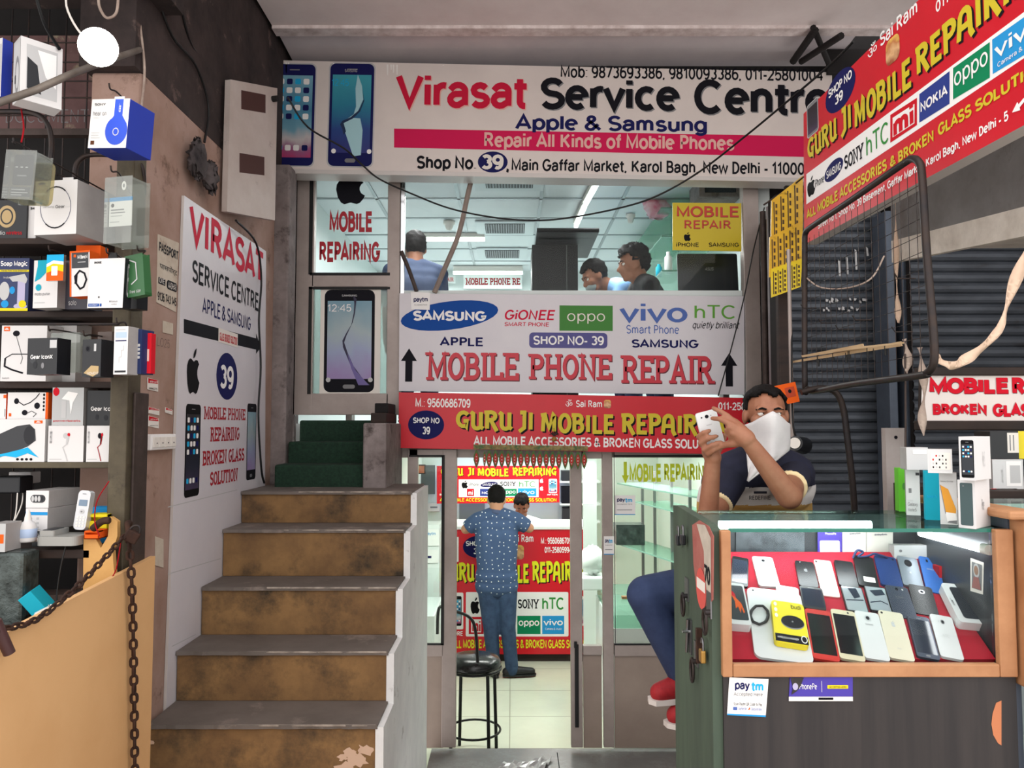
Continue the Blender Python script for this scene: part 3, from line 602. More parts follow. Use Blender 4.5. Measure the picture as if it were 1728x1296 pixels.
p.poly([(578, 205), (592, 199), (608, 200), (612, 220), (609, 262), (596, 264), (588, 240), (582, 222)], 'splash', 2.2); p.poly([(612, 150), (614, 168), (606, 186), (592, 198), (578, 204), (574, 210), (578, 218), (580, 228), (584, 222), (580, 208), (596, 200), (608, 188), (615, 170)], 'splash_dark', 3)
p.oval((559, 259), (567, 251), 'white', 3); p.oval((619, 260), (627, 252), 'white', 3); p.done()
p = S.art()
p.text('Mob: 9873693386, 9810093386, 011-25801004', (946, 133), (1388, 115), 'ink', bold=.012)
p.text('Virasat', (667, 187), (889, 130), 'crimson', bold=.02, sh=(.03, -.03), shm='peach'); p.text('Service', (912, 190), (1147, 134), 'ink', bold=.02, sh=(.03, -.03), shm='grey'); p.text('Centre', (1171, 193), (1400, 137), 'ink', bold=.02, sh=(.03, -.03), shm='grey')
p.text('Apple & Samsung', (869, 225), (1193, 195), 'navy', bold=.018)
p.poly([(665, 217), (1362, 230), (1362, 265), (665, 249)], 'pink'); p.text('Repair All Kinds of Mobile Phones', (817, 252), (1239, 227), 'peach', bold=.018)
p.text('Shop No.', (703, 288), (804, 262), 'ink', bold=.022); p.oval((806, 291), (857, 256), 'navy'); p.text('39', (813, 286), (850, 261), 'offwhite', bold=.03, z=2); p.text(',', (854, 292), (859, 284), 'ink', bold=.02)
p.text('Main Gaffar Market, Karol Bagh, New Delhi - 110005', (863, 293), (1370, 273), 'ink', bold=.015); p.done()
p = S.art('dried_paint'); random.seed(5)
for x in (487, 483, 563, 654, 664, 670, 748, 660):
    h = random.uniform(5, 24); p.poly([(x - 1.5, 104 + (x - 440) * .022), (x + 1.5, 104 + (x - 440) * .022), (x + .8, 104 + h), (x - .6, 104 + h)], 'drip')
p.done()
# --- white brand panel under the upper window
S = Flat('shop_sign', 'white panel below the upper window listing phone makers over large red letters', 'sign', facing(674, 661, 4.915, .45), [(674, 495), (1256, 500), (1256, 666), (673, 660)], .03, 'flex_lilac', edge='blackedge')
p = S.art()
p.oval((676, 556), (841, 509), 'samblue', tilt=7); p.text('SAMSUNG', (697, 543), (821, 523), 'white', bold=.03, z=2)
p.text('GiONEE', (850, 541), (934, 522), 'crimson', bold=.012, slant=.18); p.text('SMART PHONE', (851, 551), (926, 543.5), 'crimson', slant=.1, bold=.01)
p.rect((944, 558), (1034, 516), 'paleoppo'); p.text('oppo', (957, 546), (1021, 529), 'offwhite', z=2, bold=-.008)
p.text('vivo', (1045, 546), (1160, 513), 'vivoink', bold=.012); p.text('Smart Phone', (1057, 563), (1146, 549), 'vivoink')
p.text('hTC', (1172, 538), (1240, 515), 'htcgreen', bold=.0); p.text('quietly brilliant', (1167, 557), (1245, 543), 'ink', slant=.25)
p.text('APPLE', (742, 584), (815, 568), 'navy', bold=.02); p.text('SAMSUNG', (1066, 588), (1179, 572), 'navy', bold=.02)
p.rect((893, 587), (1025, 562), mat('violet', (64, 60, 128), .4), r=.25); p.text('SHOP NO- 39', (900, 583), (1019, 566), 'white', bold=.015, z=2)
p.arrow((676, 644), (704, 588), 'ink'); p.arrow((1217, 652), (1244, 596), 'ink')
mat('brick_red', (196, 44, 60), .45); mat('maroon', (96, 18, 32), .5)
for w, bl, tr in (('MOBILE', (717, 641), (876, 592)), ('PHONE', (891, 643), (1033, 595)), ('REPAIR', (1047, 646), (1206, 597))):
    p.text(w, bl, tr, 'brick_red', 'slab', sh=(.03, -.035), shm='maroon')
p.done()
K = Flat('payment_sticker', 'small white payment sticker at the top corner of the white brand panel', 'sticker', facing(694, 523, 4.911), [(693, 492), (726, 494), (725, 523), (694, 522)], .0015, 'white')
p = K.art(); p.text('paytm', (698, 511), (722, 502), 'navy', bold=.02); p.text('Accepted Here', (699, 516), (721, 513), 'grey'); p.done()
# --- red sign over the lower shop
S = Flat('shop_sign', 'long red sign over the lower shop doorway with big yellow lettering', 'sign', facing(673, 756, 4.86, .85), [(673, 662), (1306, 672), (1306, 768), (673, 756)], .06, 'flex_red', edge='blackedge')
p = S.art()
def guru_line(p, ws, m='sign_yellow', sh=(.07, -.07)):
    for w, bl, tr in ws: p.text(w, bl, tr, m, 'guru', sh=sh, shm='ink')
p.text('M.: 9560686709', (701, 687), (794, 672), 'white', bold=.015); om(p, (954, 686), (966, 674)); p.text('Sai Ram', (972, 687), (1016, 676), 'white', bold=.01); saint(p, (1019, 689), (1031, 675))
p.text('011-25805994', (1212, 692), (1296, 679), 'white', bold=.015)
p.oval((688, 741), (750, 693), 'navy'); p.text('SHOP NO', (697, 715), (742, 704), 'white', bold=.02, z=2); p.text('39', (713, 733), (726, 720), 'white', bold=.02, z=2)
guru_line(p, (('GURU', (769, 728), (866, 693)), ('JI', (874, 731), (899, 693)), ('MOBILE', (912, 731), (1036, 695)), ('REPAIRING', (1048, 735), (1236, 698))))
p.text('ALL MOBILE ACCESSORIES & BROKEN GLASS SOLUTION', (799, 753), (1214, 740), 'white', bold=.02); p.done()
# --- red sign hung along the right of the alley
RP = Plane(Vector((1.21, 3.2, 2.3)), (.049, -1, 0), (0, 0, 1))
S = Flat('shop_sign', 'red sign receding along the alley above the counters with a white strip of logos', 'sign', RP, [(1356, 192), (1357, 413), (1815, 164), (1815, -262)], .05, 'flex_red', edge='tin_edge')
L = RP.loc
p = S.art()
def rp(x0, x1, xm, yt, yb):
    """box on the receding sign from its top and bottom heights at one place along it"""
    a = (720 - yb) / (xm - 800); c = (720 - yt) / (xm - 800); return (x0, 720 - a * (x0 - 800)), (x1, 720 - c * (x1 - 800))
p.oval(*rp(1394, 1443, 1418, 120, 185), 'navy'); p.text('SHOP NO', *rp(1399, 1438, 1418, 133, 151), 'white', bold=.02, z=2); p.text('39', *rp(1410, 1423, 1416, 156, 173), 'white', bold=.02, z=2)
om(p, *rp(1465, 1480, 1472, 73, 94)); p.text('Sai Ram', *rp(1486, 1548, 1516, 27, 52), 'white', bold=.01); saint(p, *rp(1496, 1518, 1507, 62, 106)); p.text('011-25805994', *rp(1580, 1690, 1590, -8, 14), 'white', bold=.012)
guru_line(p, (('GURU', *rp(1364, 1413, 1388, 214, 257)), ('JI', *rp(1420, 1436, 1428, 177, 230)), ('MOBILE', *rp(1443, 1537, 1490, 128, 184)), ('REPAIRING', *rp(1547, 1775, 1556, 70, 129))))
p.poly([(1361, 294), (1361, 345), (1812, 42), (1812, -42)], 'white')
p.apple(*rp(1363, 1376, 1369, 298, 331), 'black'); p.text('iPhone', *rp(1376, 1391, 1383, 299, 313), 'ink', z=2); p.oval(*rp(1392, 1423, 1407, 271, 303), 'navy', 1, tilt=4); p.text('SAMSUNG', *rp(1396, 1420, 1407, 280, 296), 'white', z=3, bold=.01)
p.text('SONY', *rp(1426, 1458, 1441, 250, 279), 'ink', 'slab', z=2); p.text('hTC', *rp(1463, 1499, 1480, 217, 253), 'green', z=2)
p.poly([(1503, 194), (1548, 165), (1548, 211), (1503, 241)], 'red', 1); p.poly([(1507, 199), (1544, 175), (1544, 208), (1507, 232)], 'white', 1.5); p.text('mi', *rp(1509, 1542, 1525, 188, 219), 'red', z=3, bold=.03)
p.poly([(1552, 159), (1603, 120), (1603, 175), (1552, 207)], mat('nokia_blue', (34, 56, 134), .4), 1); p.text('NOKIA', *rp(1555, 1600, 1577, 156, 177), 'white', z=3, bold=.02)
p.poly([(1609, 115), (1671, 71), (1671, 131), (1609, 168)], 'oppogreen', 1); p.text('oppo', *rp(1612, 1668, 1640, 104, 134), 'white', z=3)
p.poly([(1675, 67), (1770, 0), (1770, 68), (1676, 125)], 'vivoblue', 1); p.text('vivo', *rp(1680, 1762, 1707, 55, 84), 'white', z=3, bold=.01); p.text('Camera & Music', *rp(1685, 1756, 1707, 90, 99), 'white', z=3)
for w, r in (('ALL MOBILE ACCESSORIES', (1362, 1497, 1430, 308, 329)), ('& BROKEN', (1503, 1576, 1540, 239, 262)), ('GLASS', (1584, 1640, 1612, 189, 213)), ('SOLUTION', (1647, 1766, 1688, 141, 167))): p.text(w, *rp(*r), 'sign_yellow', bold=.025, z=1.5)
p.text('Street No 1, Shop No. 39 Basement, Gaffar Market, Karol Bagh, New Delhi - 5', *rp(1381, 1702, 1542, 279, 298), 'white', bold=.018)
p.poly([(1709, 190), (1718, 172), (1720, 176), (1729, 165), (1731, 170), (1722, 181), (1723, 186)], 'white', 2)
p.phone(*rp(1363, 1380, 1371, 172, 227), 'wall_dark', 'grey', rim='lightgrey'); p.done()
# --- tall flex sheet on the left alley wall
BP = Plane((WX + .014, 3.4, 1.6), (0, 1, 0), (0, 0, 1))
S = Flat('wall_poster', 'tall white poster sheet on the alley wall beside the stairs with red and black lettering', 'poster', BP, [(311, 330), (449, 424), (446, 1080), (277, 1290)], .012, 'flex_lilac', edge='tin_edge')
p = S.art()
p.text('VIRASAT', (318, 416), (444, 422), 'crimson', bold=.02); p.text('SERVICE CENTRE', (324, 478), (436, 493), 'ink', bold=.012); p.text('APPLE & SAMSUNG', (341, 530), (423, 534), 'navy', bold=.006)
p.poly([(310, 538), (432, 571), (432, 563), (440, 586), (432, 597), (432, 590), (310, 562)], 'ink')
p.rect((368, 577), (401, 564), 'offwhite', 1); p.text('GLASS BROKEN SOLUTION', (370, 575), (400, 569), 'red', 'slab', z=2)
p.apple((314, 664), (338, 590), 'black'); p.oval((364, 673), (401, 600), 'navy'); p.text('39', (371, 655), (394, 619), 'white', bold=.02, z=2)
p.phone((310, 841), (339, 683), 'wall_dark', 'black', icons=6); p.phone((415, 811), (433, 682), 'wall_s6', 'ink', button='grey')
for w, bl, tr in (('MOBILE PHONE', (343, 709), (414, 689)), ('REPAIRING', (354, 747), (404, 719)), ('BROKEN GLASS', (341, 788), (412, 754)), ('SOLUTION', (354, 822), (401, 788))): p.text(w, bl, tr, 'decal_red', 'slab')
p.done()
p = S.art('sheet_joints')
for (x0, y0, x1, y1) in ((283, 968, 372, 942), (283, 855, 400, 826), (290, 1090, 330, 1070)): p.poly([(x0, y0), (x1, y1), (x1, y1 + 1.2), (x0, y0 + 1.6)], 'lightgrey')
p.done()
# --- narrow upright strip between jamb and glass door
S = Flat('strip_sign', 'narrow upright white strip with purple letters beside the glass door frame', 'sign', facing(470, 700, 4.9), [(469, 296), (494, 296), (492, 712), (468, 712)], .03, 'flex_lilac', edge='alu_grey')
p = S.art()
for k, ch in enumerate('MOBILE'): p.text(ch, (472, 400 + k * 52), (484, 375 + k * 52), mat('plum', (96, 40, 84), .5), bold=.02)
p.rect((470, 372), (482, 300), 'grey'); p.phone((484, 640), (492, 500), 'wall_dark', 'ink'); p.phone((484, 480), (492, 380), 'wall_dark', 'ink'); p.done()
# --- yellow board hung inside the upper window
S = Flat('hanging_board', 'yellow board with red lettering hanging in the upper window', 'sign', facing(1135, 423, 4.944, .3), [(1135, 342), (1251, 343), (1251, 424), (1135, 422)], .006, mat('board_yellow', (208, 184, 20), .4))
p = S.art(); mat('sign_orange_red', (200, 48, 30), .4)
p.text('MOBILE', (1142, 366), (1246, 347), 'sign_orange_red', bold=.012, sh=(.02, -.03), shm='maroon'); p.text('REPAIR', (1155, 386), (1233, 371), 'sign_orange_red', bold=.008, sh=(.02, -.03), shm='maroon')
p.apple((1154, 407), (1166, 392), 'ink'); p.text('iPHONE', (1141, 417), (1179, 409), 'ink', bold=.012); p.text('SAMSUNG', (1196, 417), (1247, 409), 'ink', bold=.012); p.done()
# --- metal end plate of the sign box, hanging by the left wall
mat('old_white_tin', (196, 186, 180), 0.6, 0.1, c2=(178, 164, 156), scale=3, c3=(86, 62, 50), scale3=4, thr=(.6, .74)); mat('rust_patch', (72, 44, 40), .8)
o_ = at(386, 358, 3.72); PP = Plane(o_, at(464, 372, 4.15) - o_, (0, 0, 1))
S = Flat('meter_box', 'old white tin box with two brown openings beside the long sign end', 'box', PP, [(389, 134), (468, 149), (464, 372), (383, 357)], .03, 'old_white_tin', edge='old_white_tin', bevel=.004)
p = S.art('opening'); p.poly([(407, 152), (448, 160), (448, 191), (407, 184)], 'rust_patch'); p.done()
p = S.art('opening'); p.poly([(404, 258), (446, 265), (446, 296), (404, 291)], 'rust_patch'); p.done()
b = MB(); pc = S.P.loc(460, 167); b.cyl(S.P.M @ Vector((pc[0], pc[1], 0)), S.P.M @ Vector((pc[0], pc[1], .03)), .016, 'rubber'); b.build('knob', S.root)
# --- stickers on the pillar
SP = Plane((WX + .003, 3.2, 1.6), (0, 1, 0), (0, 0, 1))
mat('old_paper', (206, 196, 180), .8, c2=(184, 168, 150), scale=9, c3=(120, 96, 80), scale3=9, thr=(.6, .7))
S = Flat('pasted_notice', 'torn pasted paper notice about passports on the pink pillar', 'notice', SP, [(266.6, 395), (302, 410), (297, 527), (264.5, 510)], .002, 'old_paper')
p = S.art(); p.text('PASSPORT', (268, 424), (300.5, 423), 'ink', bold=.02); p.text('पासपोर्ट', (269, 455), (299, 455), 'ink'); p.rect((267, 478), (279, 472), 'ink'); p.rect((281, 487), (299, 479), 'ink', r=.4); p.text('ONE', (268, 477), (277, 471), 'offwhite', z=2); p.text('AADHAR', (283, 486), (297, 480), 'offwhite', z=2); p.text('9136 743 145', (265.5, 506), (297.5, 502), 'ink', bold=.015); p.done()
for k, (x0, y0, x1, y1) in enumerate(((249, 637, 267, 661), (250, 686, 269, 701), (250, 701, 268, 723), (279, 687, 291, 700), (275, 541, 292, 565), (262, 905, 276, 958))):
    lab = ['small red and white sticker highest of those over the switch board', 'red and white sticker above the lower one over the switch board', 'red and white sticker nearest above the switch board', 'scrap of torn red sticker beside the stickers over the switch board', 'faded pink pasted label below the passport notice', 'peeling strip of white paper low on the pillar by the plywood'][k]
    S = Flat('pasted_sticker' if k < 5 else 'paper_strip', lab, 'sticker', SP, [(x0, y0), (x1, y0 + 5), (x1, y1), (x0, y1 - 4)], .0015, 'old_paper' if k > 3 else 'offwhite')
    if k < 4:
        p = S.art(); h = y1 - y0; p.poly([(x0 + 1, y0 + 1), (x1 - 1, y0 + 5), (x1 - 1, y0 + h * .45), (x0 + 1, y0 + h * .38)], 'red'); p.text('9990275', (x0 + 2, y1 - 4), (x1 - 2, y1 - h * .25), 'ink')
        p.text('aircel', (x0 + 3, y0 + h * .34), (x1 - 2, y0 + h * .25), 'white', z=2); p.done()
S_ = bpy.data.objects['wall_left']; ROOTM['wall_left'] = SP.M.copy(); S_p = Print(S_, SP.loc, 'handwriting'); S_p.text('LO25', (265, 583), (286, 574), 'ink', bold=-.02); ob = S_p.done(); ob.matrix_parent_inverse = Matrix.Identity(4); ob.matrix_local = SP.M
# switch board
S = thing('switch_board', 'white plastic switch board with sockets on the pink pillar', 'switch', Matrix.Translation((WX, 3.0, 1.5)))
a = atx(243, 768, WX); c = atx(286, 741, WX); z0, z1 = 1.6 - .093, 1.6 - .03
b = MB(); b.mm((WX, a.y, z0), (WX + .028, c.y, z1), 'white'); b.build('back_box', S, bevel=.005)
for k in range(4):
    y = a.y + .012 + k * (c.y - a.y - .02) / 4; b = MB(); b.mm((WX + .028, y, z0 + .012), (WX + .034, y + (c.y - a.y) / 4 - .012, z1 - .012), 'offwhite'); b.mm((WX + .034, y + .02, z0 + .025), (WX + .0342, y + .028, z0 + .03), 'ink'); b.build('switch' if k else 'socket', S, bevel=.002)
# ================================================================ the stall on the left
class Carton:
    """a box given by its front face in the photo at depth Y: local x right, y up, z out of the front"""
    def __init__(s, name, label, x0, y0, x1, y1, Y, d, fm, sm=None, yaw=0, tilt=0, cat='box', group=None, bevel=.0015, part='carton', lean=0, on=None, w=None):
        o = at(x0, y1, Y); c = at(x1, y0, Y); s.w = w or abs(c.x - o.x); s.h = c.z - o.z; s.d = d
        if on is not None: s.h += o.z - on if on > o.z else 0; o.z = on + .0006
        s.top = o.z + s.h; s.o = o
        X = Matrix.Translation(o) @ Euler((math.pi / 2 + math.radians(lean), 0, math.radians(yaw)), 'XYZ').to_matrix().to_4x4() @ Matrix.Rotation(math.radians(tilt), 4, 'Z')
        s.root = thing(name, label, cat, X, group); b = MB(); P = rrect(0, 0, s.w, s.h, .0008, 1)
        b.prism([(0, 0), (s.w, 0), (s.w, s.h), (0, s.h)], -d, 0, sm or fm, m2=fm); s.body = b.build(part, s.root, world=False, bevel=bevel)
    def art(s, items, name='front_print', side=False):
        if side:  # the right-hand face
            X = Matrix(((0, 0, 1, s.w), (0, 1, 0, 0), (-1, 0, 0, 0), (0, 0, 0, 1))); mp = lambda x, y: (x * s.d, y * s.h)
        else: mp = lambda x, y: (x * s.w, y * s.h)
        p = Print(s.root, mp, name, z=.0004)
        for it in items:
            k, a = it[0], it[1:]
            if k == 't': p.text(a[0], (a[1], a[2]), (a[3], a[4]), a[5], bold=a[6] if len(a) > 6 else .0, z=2)
            elif k == 'r': p.rect((a[0], a[1]), (a[2], a[3]), a[4], a[6] if len(a) > 6 else .5, r=a[5] if len(a) > 5 else 0)
            elif k == 'o': p.oval((a[0], a[1]), (a[2], a[3]), a[4], a[5] if len(a) > 5 else .5)
            elif k == 'p': p.poly(a[0], a[1], a[2] if len(a) > 2 else .8)
            elif k == 'a': p.apple((a[0], a[1]), (a[2], a[3]), a[4], 2)
            elif k == 'f': p.phone((a[0], a[1]), (a[2], a[3]), a[4], a[5], icons=a[6] if len(a) > 6 else 0)
            elif k == 'l':
                vs, fs = [], []; _stroke([Vector(mp(*q)) for q in a[0]], a[1], vs, fs); p.b.add([(v[0], v[1], p._z(a[3] if len(a) > 3 else 1.2)) for v in vs], fs, a[2])
        o = p.done()
        if side: o.matrix_local = X
        return o
SX = -1.44
RZ = [at(0, y, 2.75).z for y in (405, 527, 645, 779, 916)]
rk = thing('display_rack', 'dark iron display rack with shelves full of boxed accessories beside the pink pillar', 'rack', (-1.9, 2.8, 0))
for k, y in enumerate((405, 527, 645, 779, 916)):
    z = at(0, y, 2.75).z; b = MB(); b.mm((-2.5, 2.60 if k == 4 else 2.72, z - (.03 if k == 4 else .022)), (-1.41, 2.92, z), 'olive_iron' if k == 3 else 'darkwood'); b.build('shelf', rk, bevel=.003)
b = MB(); b.mm((-1.393, 2.665, 0), (-1.33, 2.76, 2.70), 'olive_iron'); b.build('post', rk, bevel=.006)
b = MB(); b.mm((-1.3295, 2.70, 0), (-1.3195, 2.80, 1.72), 'rustpipe'); b.build('post', rk, bevel=.003)
b = MB()
for y in (72, 105, 137, 165, 195, 222): p_ = at(-20, y, 2.96); b.cyl((-2.5, 2.96, p_.z), (-1.56, 2.96, p_.z), .003, 'bare_iron', 6)
for x in (20, 48, 82, 112, 150, 180, 215): p_ = at(x, 60, 2.965); b.cyl((p_.x, 2.965, 1.2), (p_.x, 2.965, 3.25), .003, 'bare_iron', 6)
b.build('wire_grid', rk)
b = MB(); p_ = at(0, 224, 2.7); b.mm((-2.5, 2.69, p_.z - .012), (-1.5, 2.72, p_.z + .012), 'rustpipe'); b.build('crossbar', rk)
mat('maroon_board', (112, 84, 82), .8, c2=(88, 62, 62), scale=4, c3=(140, 128, 108), scale3=6, thr=(.56, .62))
S = Flat('old_board', 'faded maroon board with outlined letters behind the wire grid of the rack', 'board', facing(0, 226, 3.03), [(-120, 60), (244, 60), (244, 226), (-120, 226)], .01, 'maroon_board')
p = S.art(); p.text('DOCUMENT', (10, 208), (150, 184), 'grey', bold=-.012); p.done()
# --- lamp
mat('lamp_glow', (255, 250, 238), emit=45.0); mat('lamp_body', (214, 214, 212), .4)
lp = at(166, 80, 2.32); q = (CAMP + Vector((.25, 0, -.35)) - lp).normalized().to_track_quat('Z', 'Y').to_matrix().to_4x4()
T = thing('lamp', 'glowing round white lamp hanging from wires over the boxed accessories', 'lamp', Matrix.Translation(lp) @ q)
b = MB(); b.lathe([(0, .036), (.02, .034), (.04, .025), (.053, .008), (.056, -.004)], 'lamp_glow', n=28); b.build('diffuser', T, world=False)
b = MB(); b.lathe([(.057, -.003), (.055, -.012), (.04, -.045), (.024, -.065), (.018, -.07), (.018, -.1), (0, -.1)], 'lamp_body', n=28); b.build('lamp_housing', T, world=False)
X = ROOTM[T.name]
b = MB(); b.tube(smooth_path([X @ Vector((0, 0, -.09)), X @ Vector((0, .04, -.12)), at(140, 60, 2.4), at(112, 10, 2.45), at(118, -40, 2.5)]), .0035, 'offwhite', 6); b.build('cable', T)
b = MB(); b.tube([at(-40, 186, 2.2), at(60, 152, 2.3), at(120, 125, 2.4), at(188, 100, 2.5), at(236, 84, 2.9)], .011, mat('pole_grey', (104, 96, 90), .6, c2=(84, 74, 66), scale=9), 10); tag(b.build('pole'), 'bent grey pole slanting in front of the upper boxes under the lamp', 'pole')
# hook builder: a bent wire from the grid out to a thing
def hook(label, x, y, Y, Y0=2.965):
    a = at(x, y, Y); b = MB(); st_ = (a.x, Y0, a.z + .02) if a.x < -1.47 else (max(min(a.x, -1.34), -1.388), 2.668, a.z + .015); b.tube(smooth_path([st_, (a.x, Y + .02, a.z + .012), (a.x, Y - .025, a.z + .004), (a.x, Y - .035, a.z + .02)]), .0028, 'bare_iron', 6)
    return tag(b.build('wire_hook'), label, 'hook', 'wire hooks of the display rack')
white_box = mat('carton_white', (216, 214, 213), .5, spec=.2); mat('carton_side', (150, 146, 144), .5, c2=(166, 162, 160), scale=4); mat('carton_black', (22, 24, 28), .35); mat('carton_navy', (30, 44, 88), .4); mat('blue_box', (36, 58, 160), .4)
glass('blister', (226, 230, 226), .22, rough=.08, haze=.14, hazec=(200, 206, 200)); glass('blister_yellow', (220, 212, 180), .2, rough=.1, haze=.2, hazec=(190, 176, 130)); glass('wrap', (236, 238, 238), .25, rough=.12, haze=.05)
mat('hp_blue', (32, 70, 190), .35); mat('dk_card', (44, 46, 50), .4)
# top row
mat('carton_grey0', (184, 182, 180), .4)
C = Carton('headphone_box', 'white window box with dark headphones near the lamp, highest on the rack', 21, 72, 62, 178, 2.42, .12, 'carton_grey0', 'carton_white', yaw=-42, tilt=2)
C.art([('r', .05, .05, .97, .95, 'lightgrey'), ('o', .3, .12, .9, .72, 'grey', .8), ('o', .42, .2, .85, .62, 'lightgrey', 1), ('r', .28, .3, .44, .44, 'ink', .3, 1.2)])
C.art([('r', .14, .1, .88, .9, 'lightgrey'), ('p', [(.4, .85), (.85, .85), (.85, .3), (.6, .45), (.5, .65)], 'white'), ('p', [(.16, .2), (.5, .15), (.4, .6), (.16, .7)], 'darkgrey')], 'side_print', side=True)
C = Carton('headphone_box', 'blue and white box cut by the picture edge beside the highest window box', -10, 66, 9, 165, 2.44, .035, 'carton_white', 'blue_box', yaw=-20); C.art([('r', .1, .1, .9, .9, 'lightgrey')])
C = Carton('headphone_box', 'white box with a blue headphone picture hanging below the lamp', 148, 168, 224, 250, 2.46, .12, 'carton_white', 'blue_box', yaw=-12, tilt=-4)
C.art([('t', 'SONY', .09, .86, .38, .92, 'darkgrey', .012), ('t', 'hear on', .07, .66, .42, .75, 'grey'), ('t', 'Wireless NC', .07, .6, .3, .635, 'lightgrey'), ('r', .62, .62, .84, .99, 'hp_blue'), ('p', [(.62, .66), (.84, .66), (.98, .48), (.86, .5), (.5, .5)], 'hp_blue'), ('o', .42, .06, 1.0, .64, 'hp_blue'), ('o', .62, .25, .78, .41, 'lightgrey', 1), ('o', .64, .27, .76, .39, 'hp_blue', 1.5), ('t', 'h.ear', .74, .72, .79, .9, 'white'), ('r', .06, .07, .16, .15, 'brown'), ('r', .06, .2, .3, .22, 'lightgrey'), ('r', .06, .25, .26, .27, 'lightgrey'), ('r', .06, .3, .28, .32, 'lightgrey')])
b = MB(); b.prism([(C.w * .42, C.h), (C.w * .68, C.h), (C.w * .68, C.h + .02), (C.w * .42, C.h + .02)], -.03, -.028, 'carton_white'); b.build('hang_tab', C.root, world=False)
hook('bent wire hook holding the box with the blue headphone picture', 193, 158, 2.5)
C = Carton('blister_pack', 'clear plastic headset pack hanging left of the box with the large ring', 2, 252, 62, 335, 2.34, .07, 'blister', 'blister', yaw=-6, tilt=-4, cat='pack', part='blister', bevel=.012)
C.art([('r', .06, .34, .7, .96, 'darkgrey', .1), ('r', .12, .7, .2, .72, 'lightgrey'), ('r', .28, .7, .36, .72, 'lightgrey'), ('r', .44, .7, .52, .72, 'lightgrey'), ('r', .2, .52, .5, .55, 'grey'), ('r', .02, .1, .66, .3, 'dk_card', .05, 1), ('r', .06, .24, .5, .255, 'lightgrey', 0, 2), ('r', .06, .18, .6, .195, 'lightgrey', 0, 2), ('r', .06, .13, .4, .145, 'lightgrey', 0, 2)], 'insert_card').location.z = -.03
b = MB(); b.prism(rrect(.0, .0, C.w * 1.1, C.h * .9, .02), -.072, -.07, 'blister_yellow'); b.build('back_card', C.root, world=False)
hook('wire hook holding the clear headset pack at the top left', 34, 250, 2.36)
# first shelf
C = Carton('headphone_box', 'black box with a golden ring and red lettering on the top shelf', -40, 338, 46, 404, 2.73, .14, 'carton_black', on=RZ[0]); C.art([('o', .42, .28, .78, .86, mat('gold', (176, 150, 104), .4)), ('o', .47, .36, .73, .78, 'carton_black', 1), ('o', .5, .4, .7, .74, 'gold', 1.5), ('t', 'studio', .3, .09, .58, .2, 'lightgrey'), ('t', 'wireless', .6, .09, .92, .2, 'red')])
C = Carton('accessory_box', 'thin white box squeezed beside the black box with golden ring', 46, 346, 62, 405, 2.74, .12, 'carton_white', 'carton_side', on=RZ[0]); C.art([('t', 'BAC', .3, .86, .9, .94, 'ink', .02)])
C = Carton('accessory_box', 'tall black box standing behind the white box with the large ring', 122, 312, 176, 402, 2.80, .1, 'carton_black', on=RZ[0]); C.art([('t', 'UE', .6, .85, .9, .92, 'lightgrey'), ('o', .62, .3, .9, .66, 'darkgrey')])
C = Carton('wearable_box', 'white box with a thin black ring drawn on its front', 57, 306, 138, 397, 2.52, .15, 'carton_white', 'carton_side', yaw=-8)
r1 = [(.5 + .36 * math.cos(6.2832 * k / 28), .5 + .38 * math.sin(6.2832 * k / 28)) for k in range(28)]
C.art([('l', r1 + [r1[0]], .0016, 'navy'), ('l', r1[4:11], .004, 'ink', 1.5), ('l', r1[18:25], .004, 'ink', 1.5), ('t', 'Samsung', .2, .485, .46, .535, 'grey', -.012), ('t', 'Gear', .5, .48, .72, .54, 'darkgrey'), ('t', 'Circle', .74, .49, .84, .51, 'lightgrey'), ('o', .08, .93, .24, .97, 'samblue')])
b = MB(); b.prism([(C.w * .5, C.h), (C.w * .75, C.h), (C.w * .75, C.h + .018), (C.w * .5, C.h + .018)], -.03, -.028, 'carton_white'); b.build('hang_tab', C.root, world=False)
hook('wire hook holding the white box with the ring', 104, 302, 2.58)
C = Carton('blister_pack', 'cloudy plastic pack with a white and blue card hanging next to the pillar', 174, 300, 232, 412, 2.40, .08, 'blister', 'blister', yaw=-14, cat='pack', part='blister', bevel=.012)
C.art([('r', .02, .28, .86, .72, 'white'), ('r', .02, .66, .86, .72, 'vivoblue', 0, 1), ('o', .08, .57, .2, .63, 'ink', 1), ('r', .08, .52, .56, .54, 'grey', 0, 1), ('r', .08, .48, .6, .495, 'grey', 0, 1), ('r', .08, .43, .5, .445, 'lightgrey', 0, 1), ('r', .05, .34, .4, .355, 'lightgrey', 0, 1), ('o', .45, .82, .62, .96, 'white', 1), ('o', .5, .86, .57, .92, 'grey', 2)], 'insert_card').location.z = -.02
hook('wire hook holding the cloudy plastic pack', 196, 296, 2.42)
# second shelf
C = Carton('dispenser_box', 'dark blue box with a soap dispenser picture', -24, 432, 50, 521, 2.72, .12, 'carton_navy', on=RZ[1])
C.art([('t', 'Soap Magic', .32, .83, .96, .95, 'white', .012), ('r', 0, .74, 1, .78, 'signyellow'), ('t', 'Hands-Free Soap Dispenser', .34, .745, .96, .775, 'navy'), ('o', .3, .2, .55, .55, 'lightgrey'), ('o', .55, .32, .68, .46, 'vivoblue'), ('o', .36, .06, .54, .2, 'vivoblue'), ('p', [(.52, .64), (.9, .7), (.97, .6), (.94, .52), (.76, .56), (.62, .55)], 'lightgrey'), ('r', .74, .1, .92, .58, mat('lilac', (176, 170, 200), .4)), ('o', .66, .03, .98, .14, 'lilac', 1), ('r', 0, 0, 1, .05, 'signyellow', 0, 1.5), ('o', .78, .06, .96, .2, 'signyellow', 2), ('t', 'Instant', .4, .61, .6, .65, 'lightgrey')])
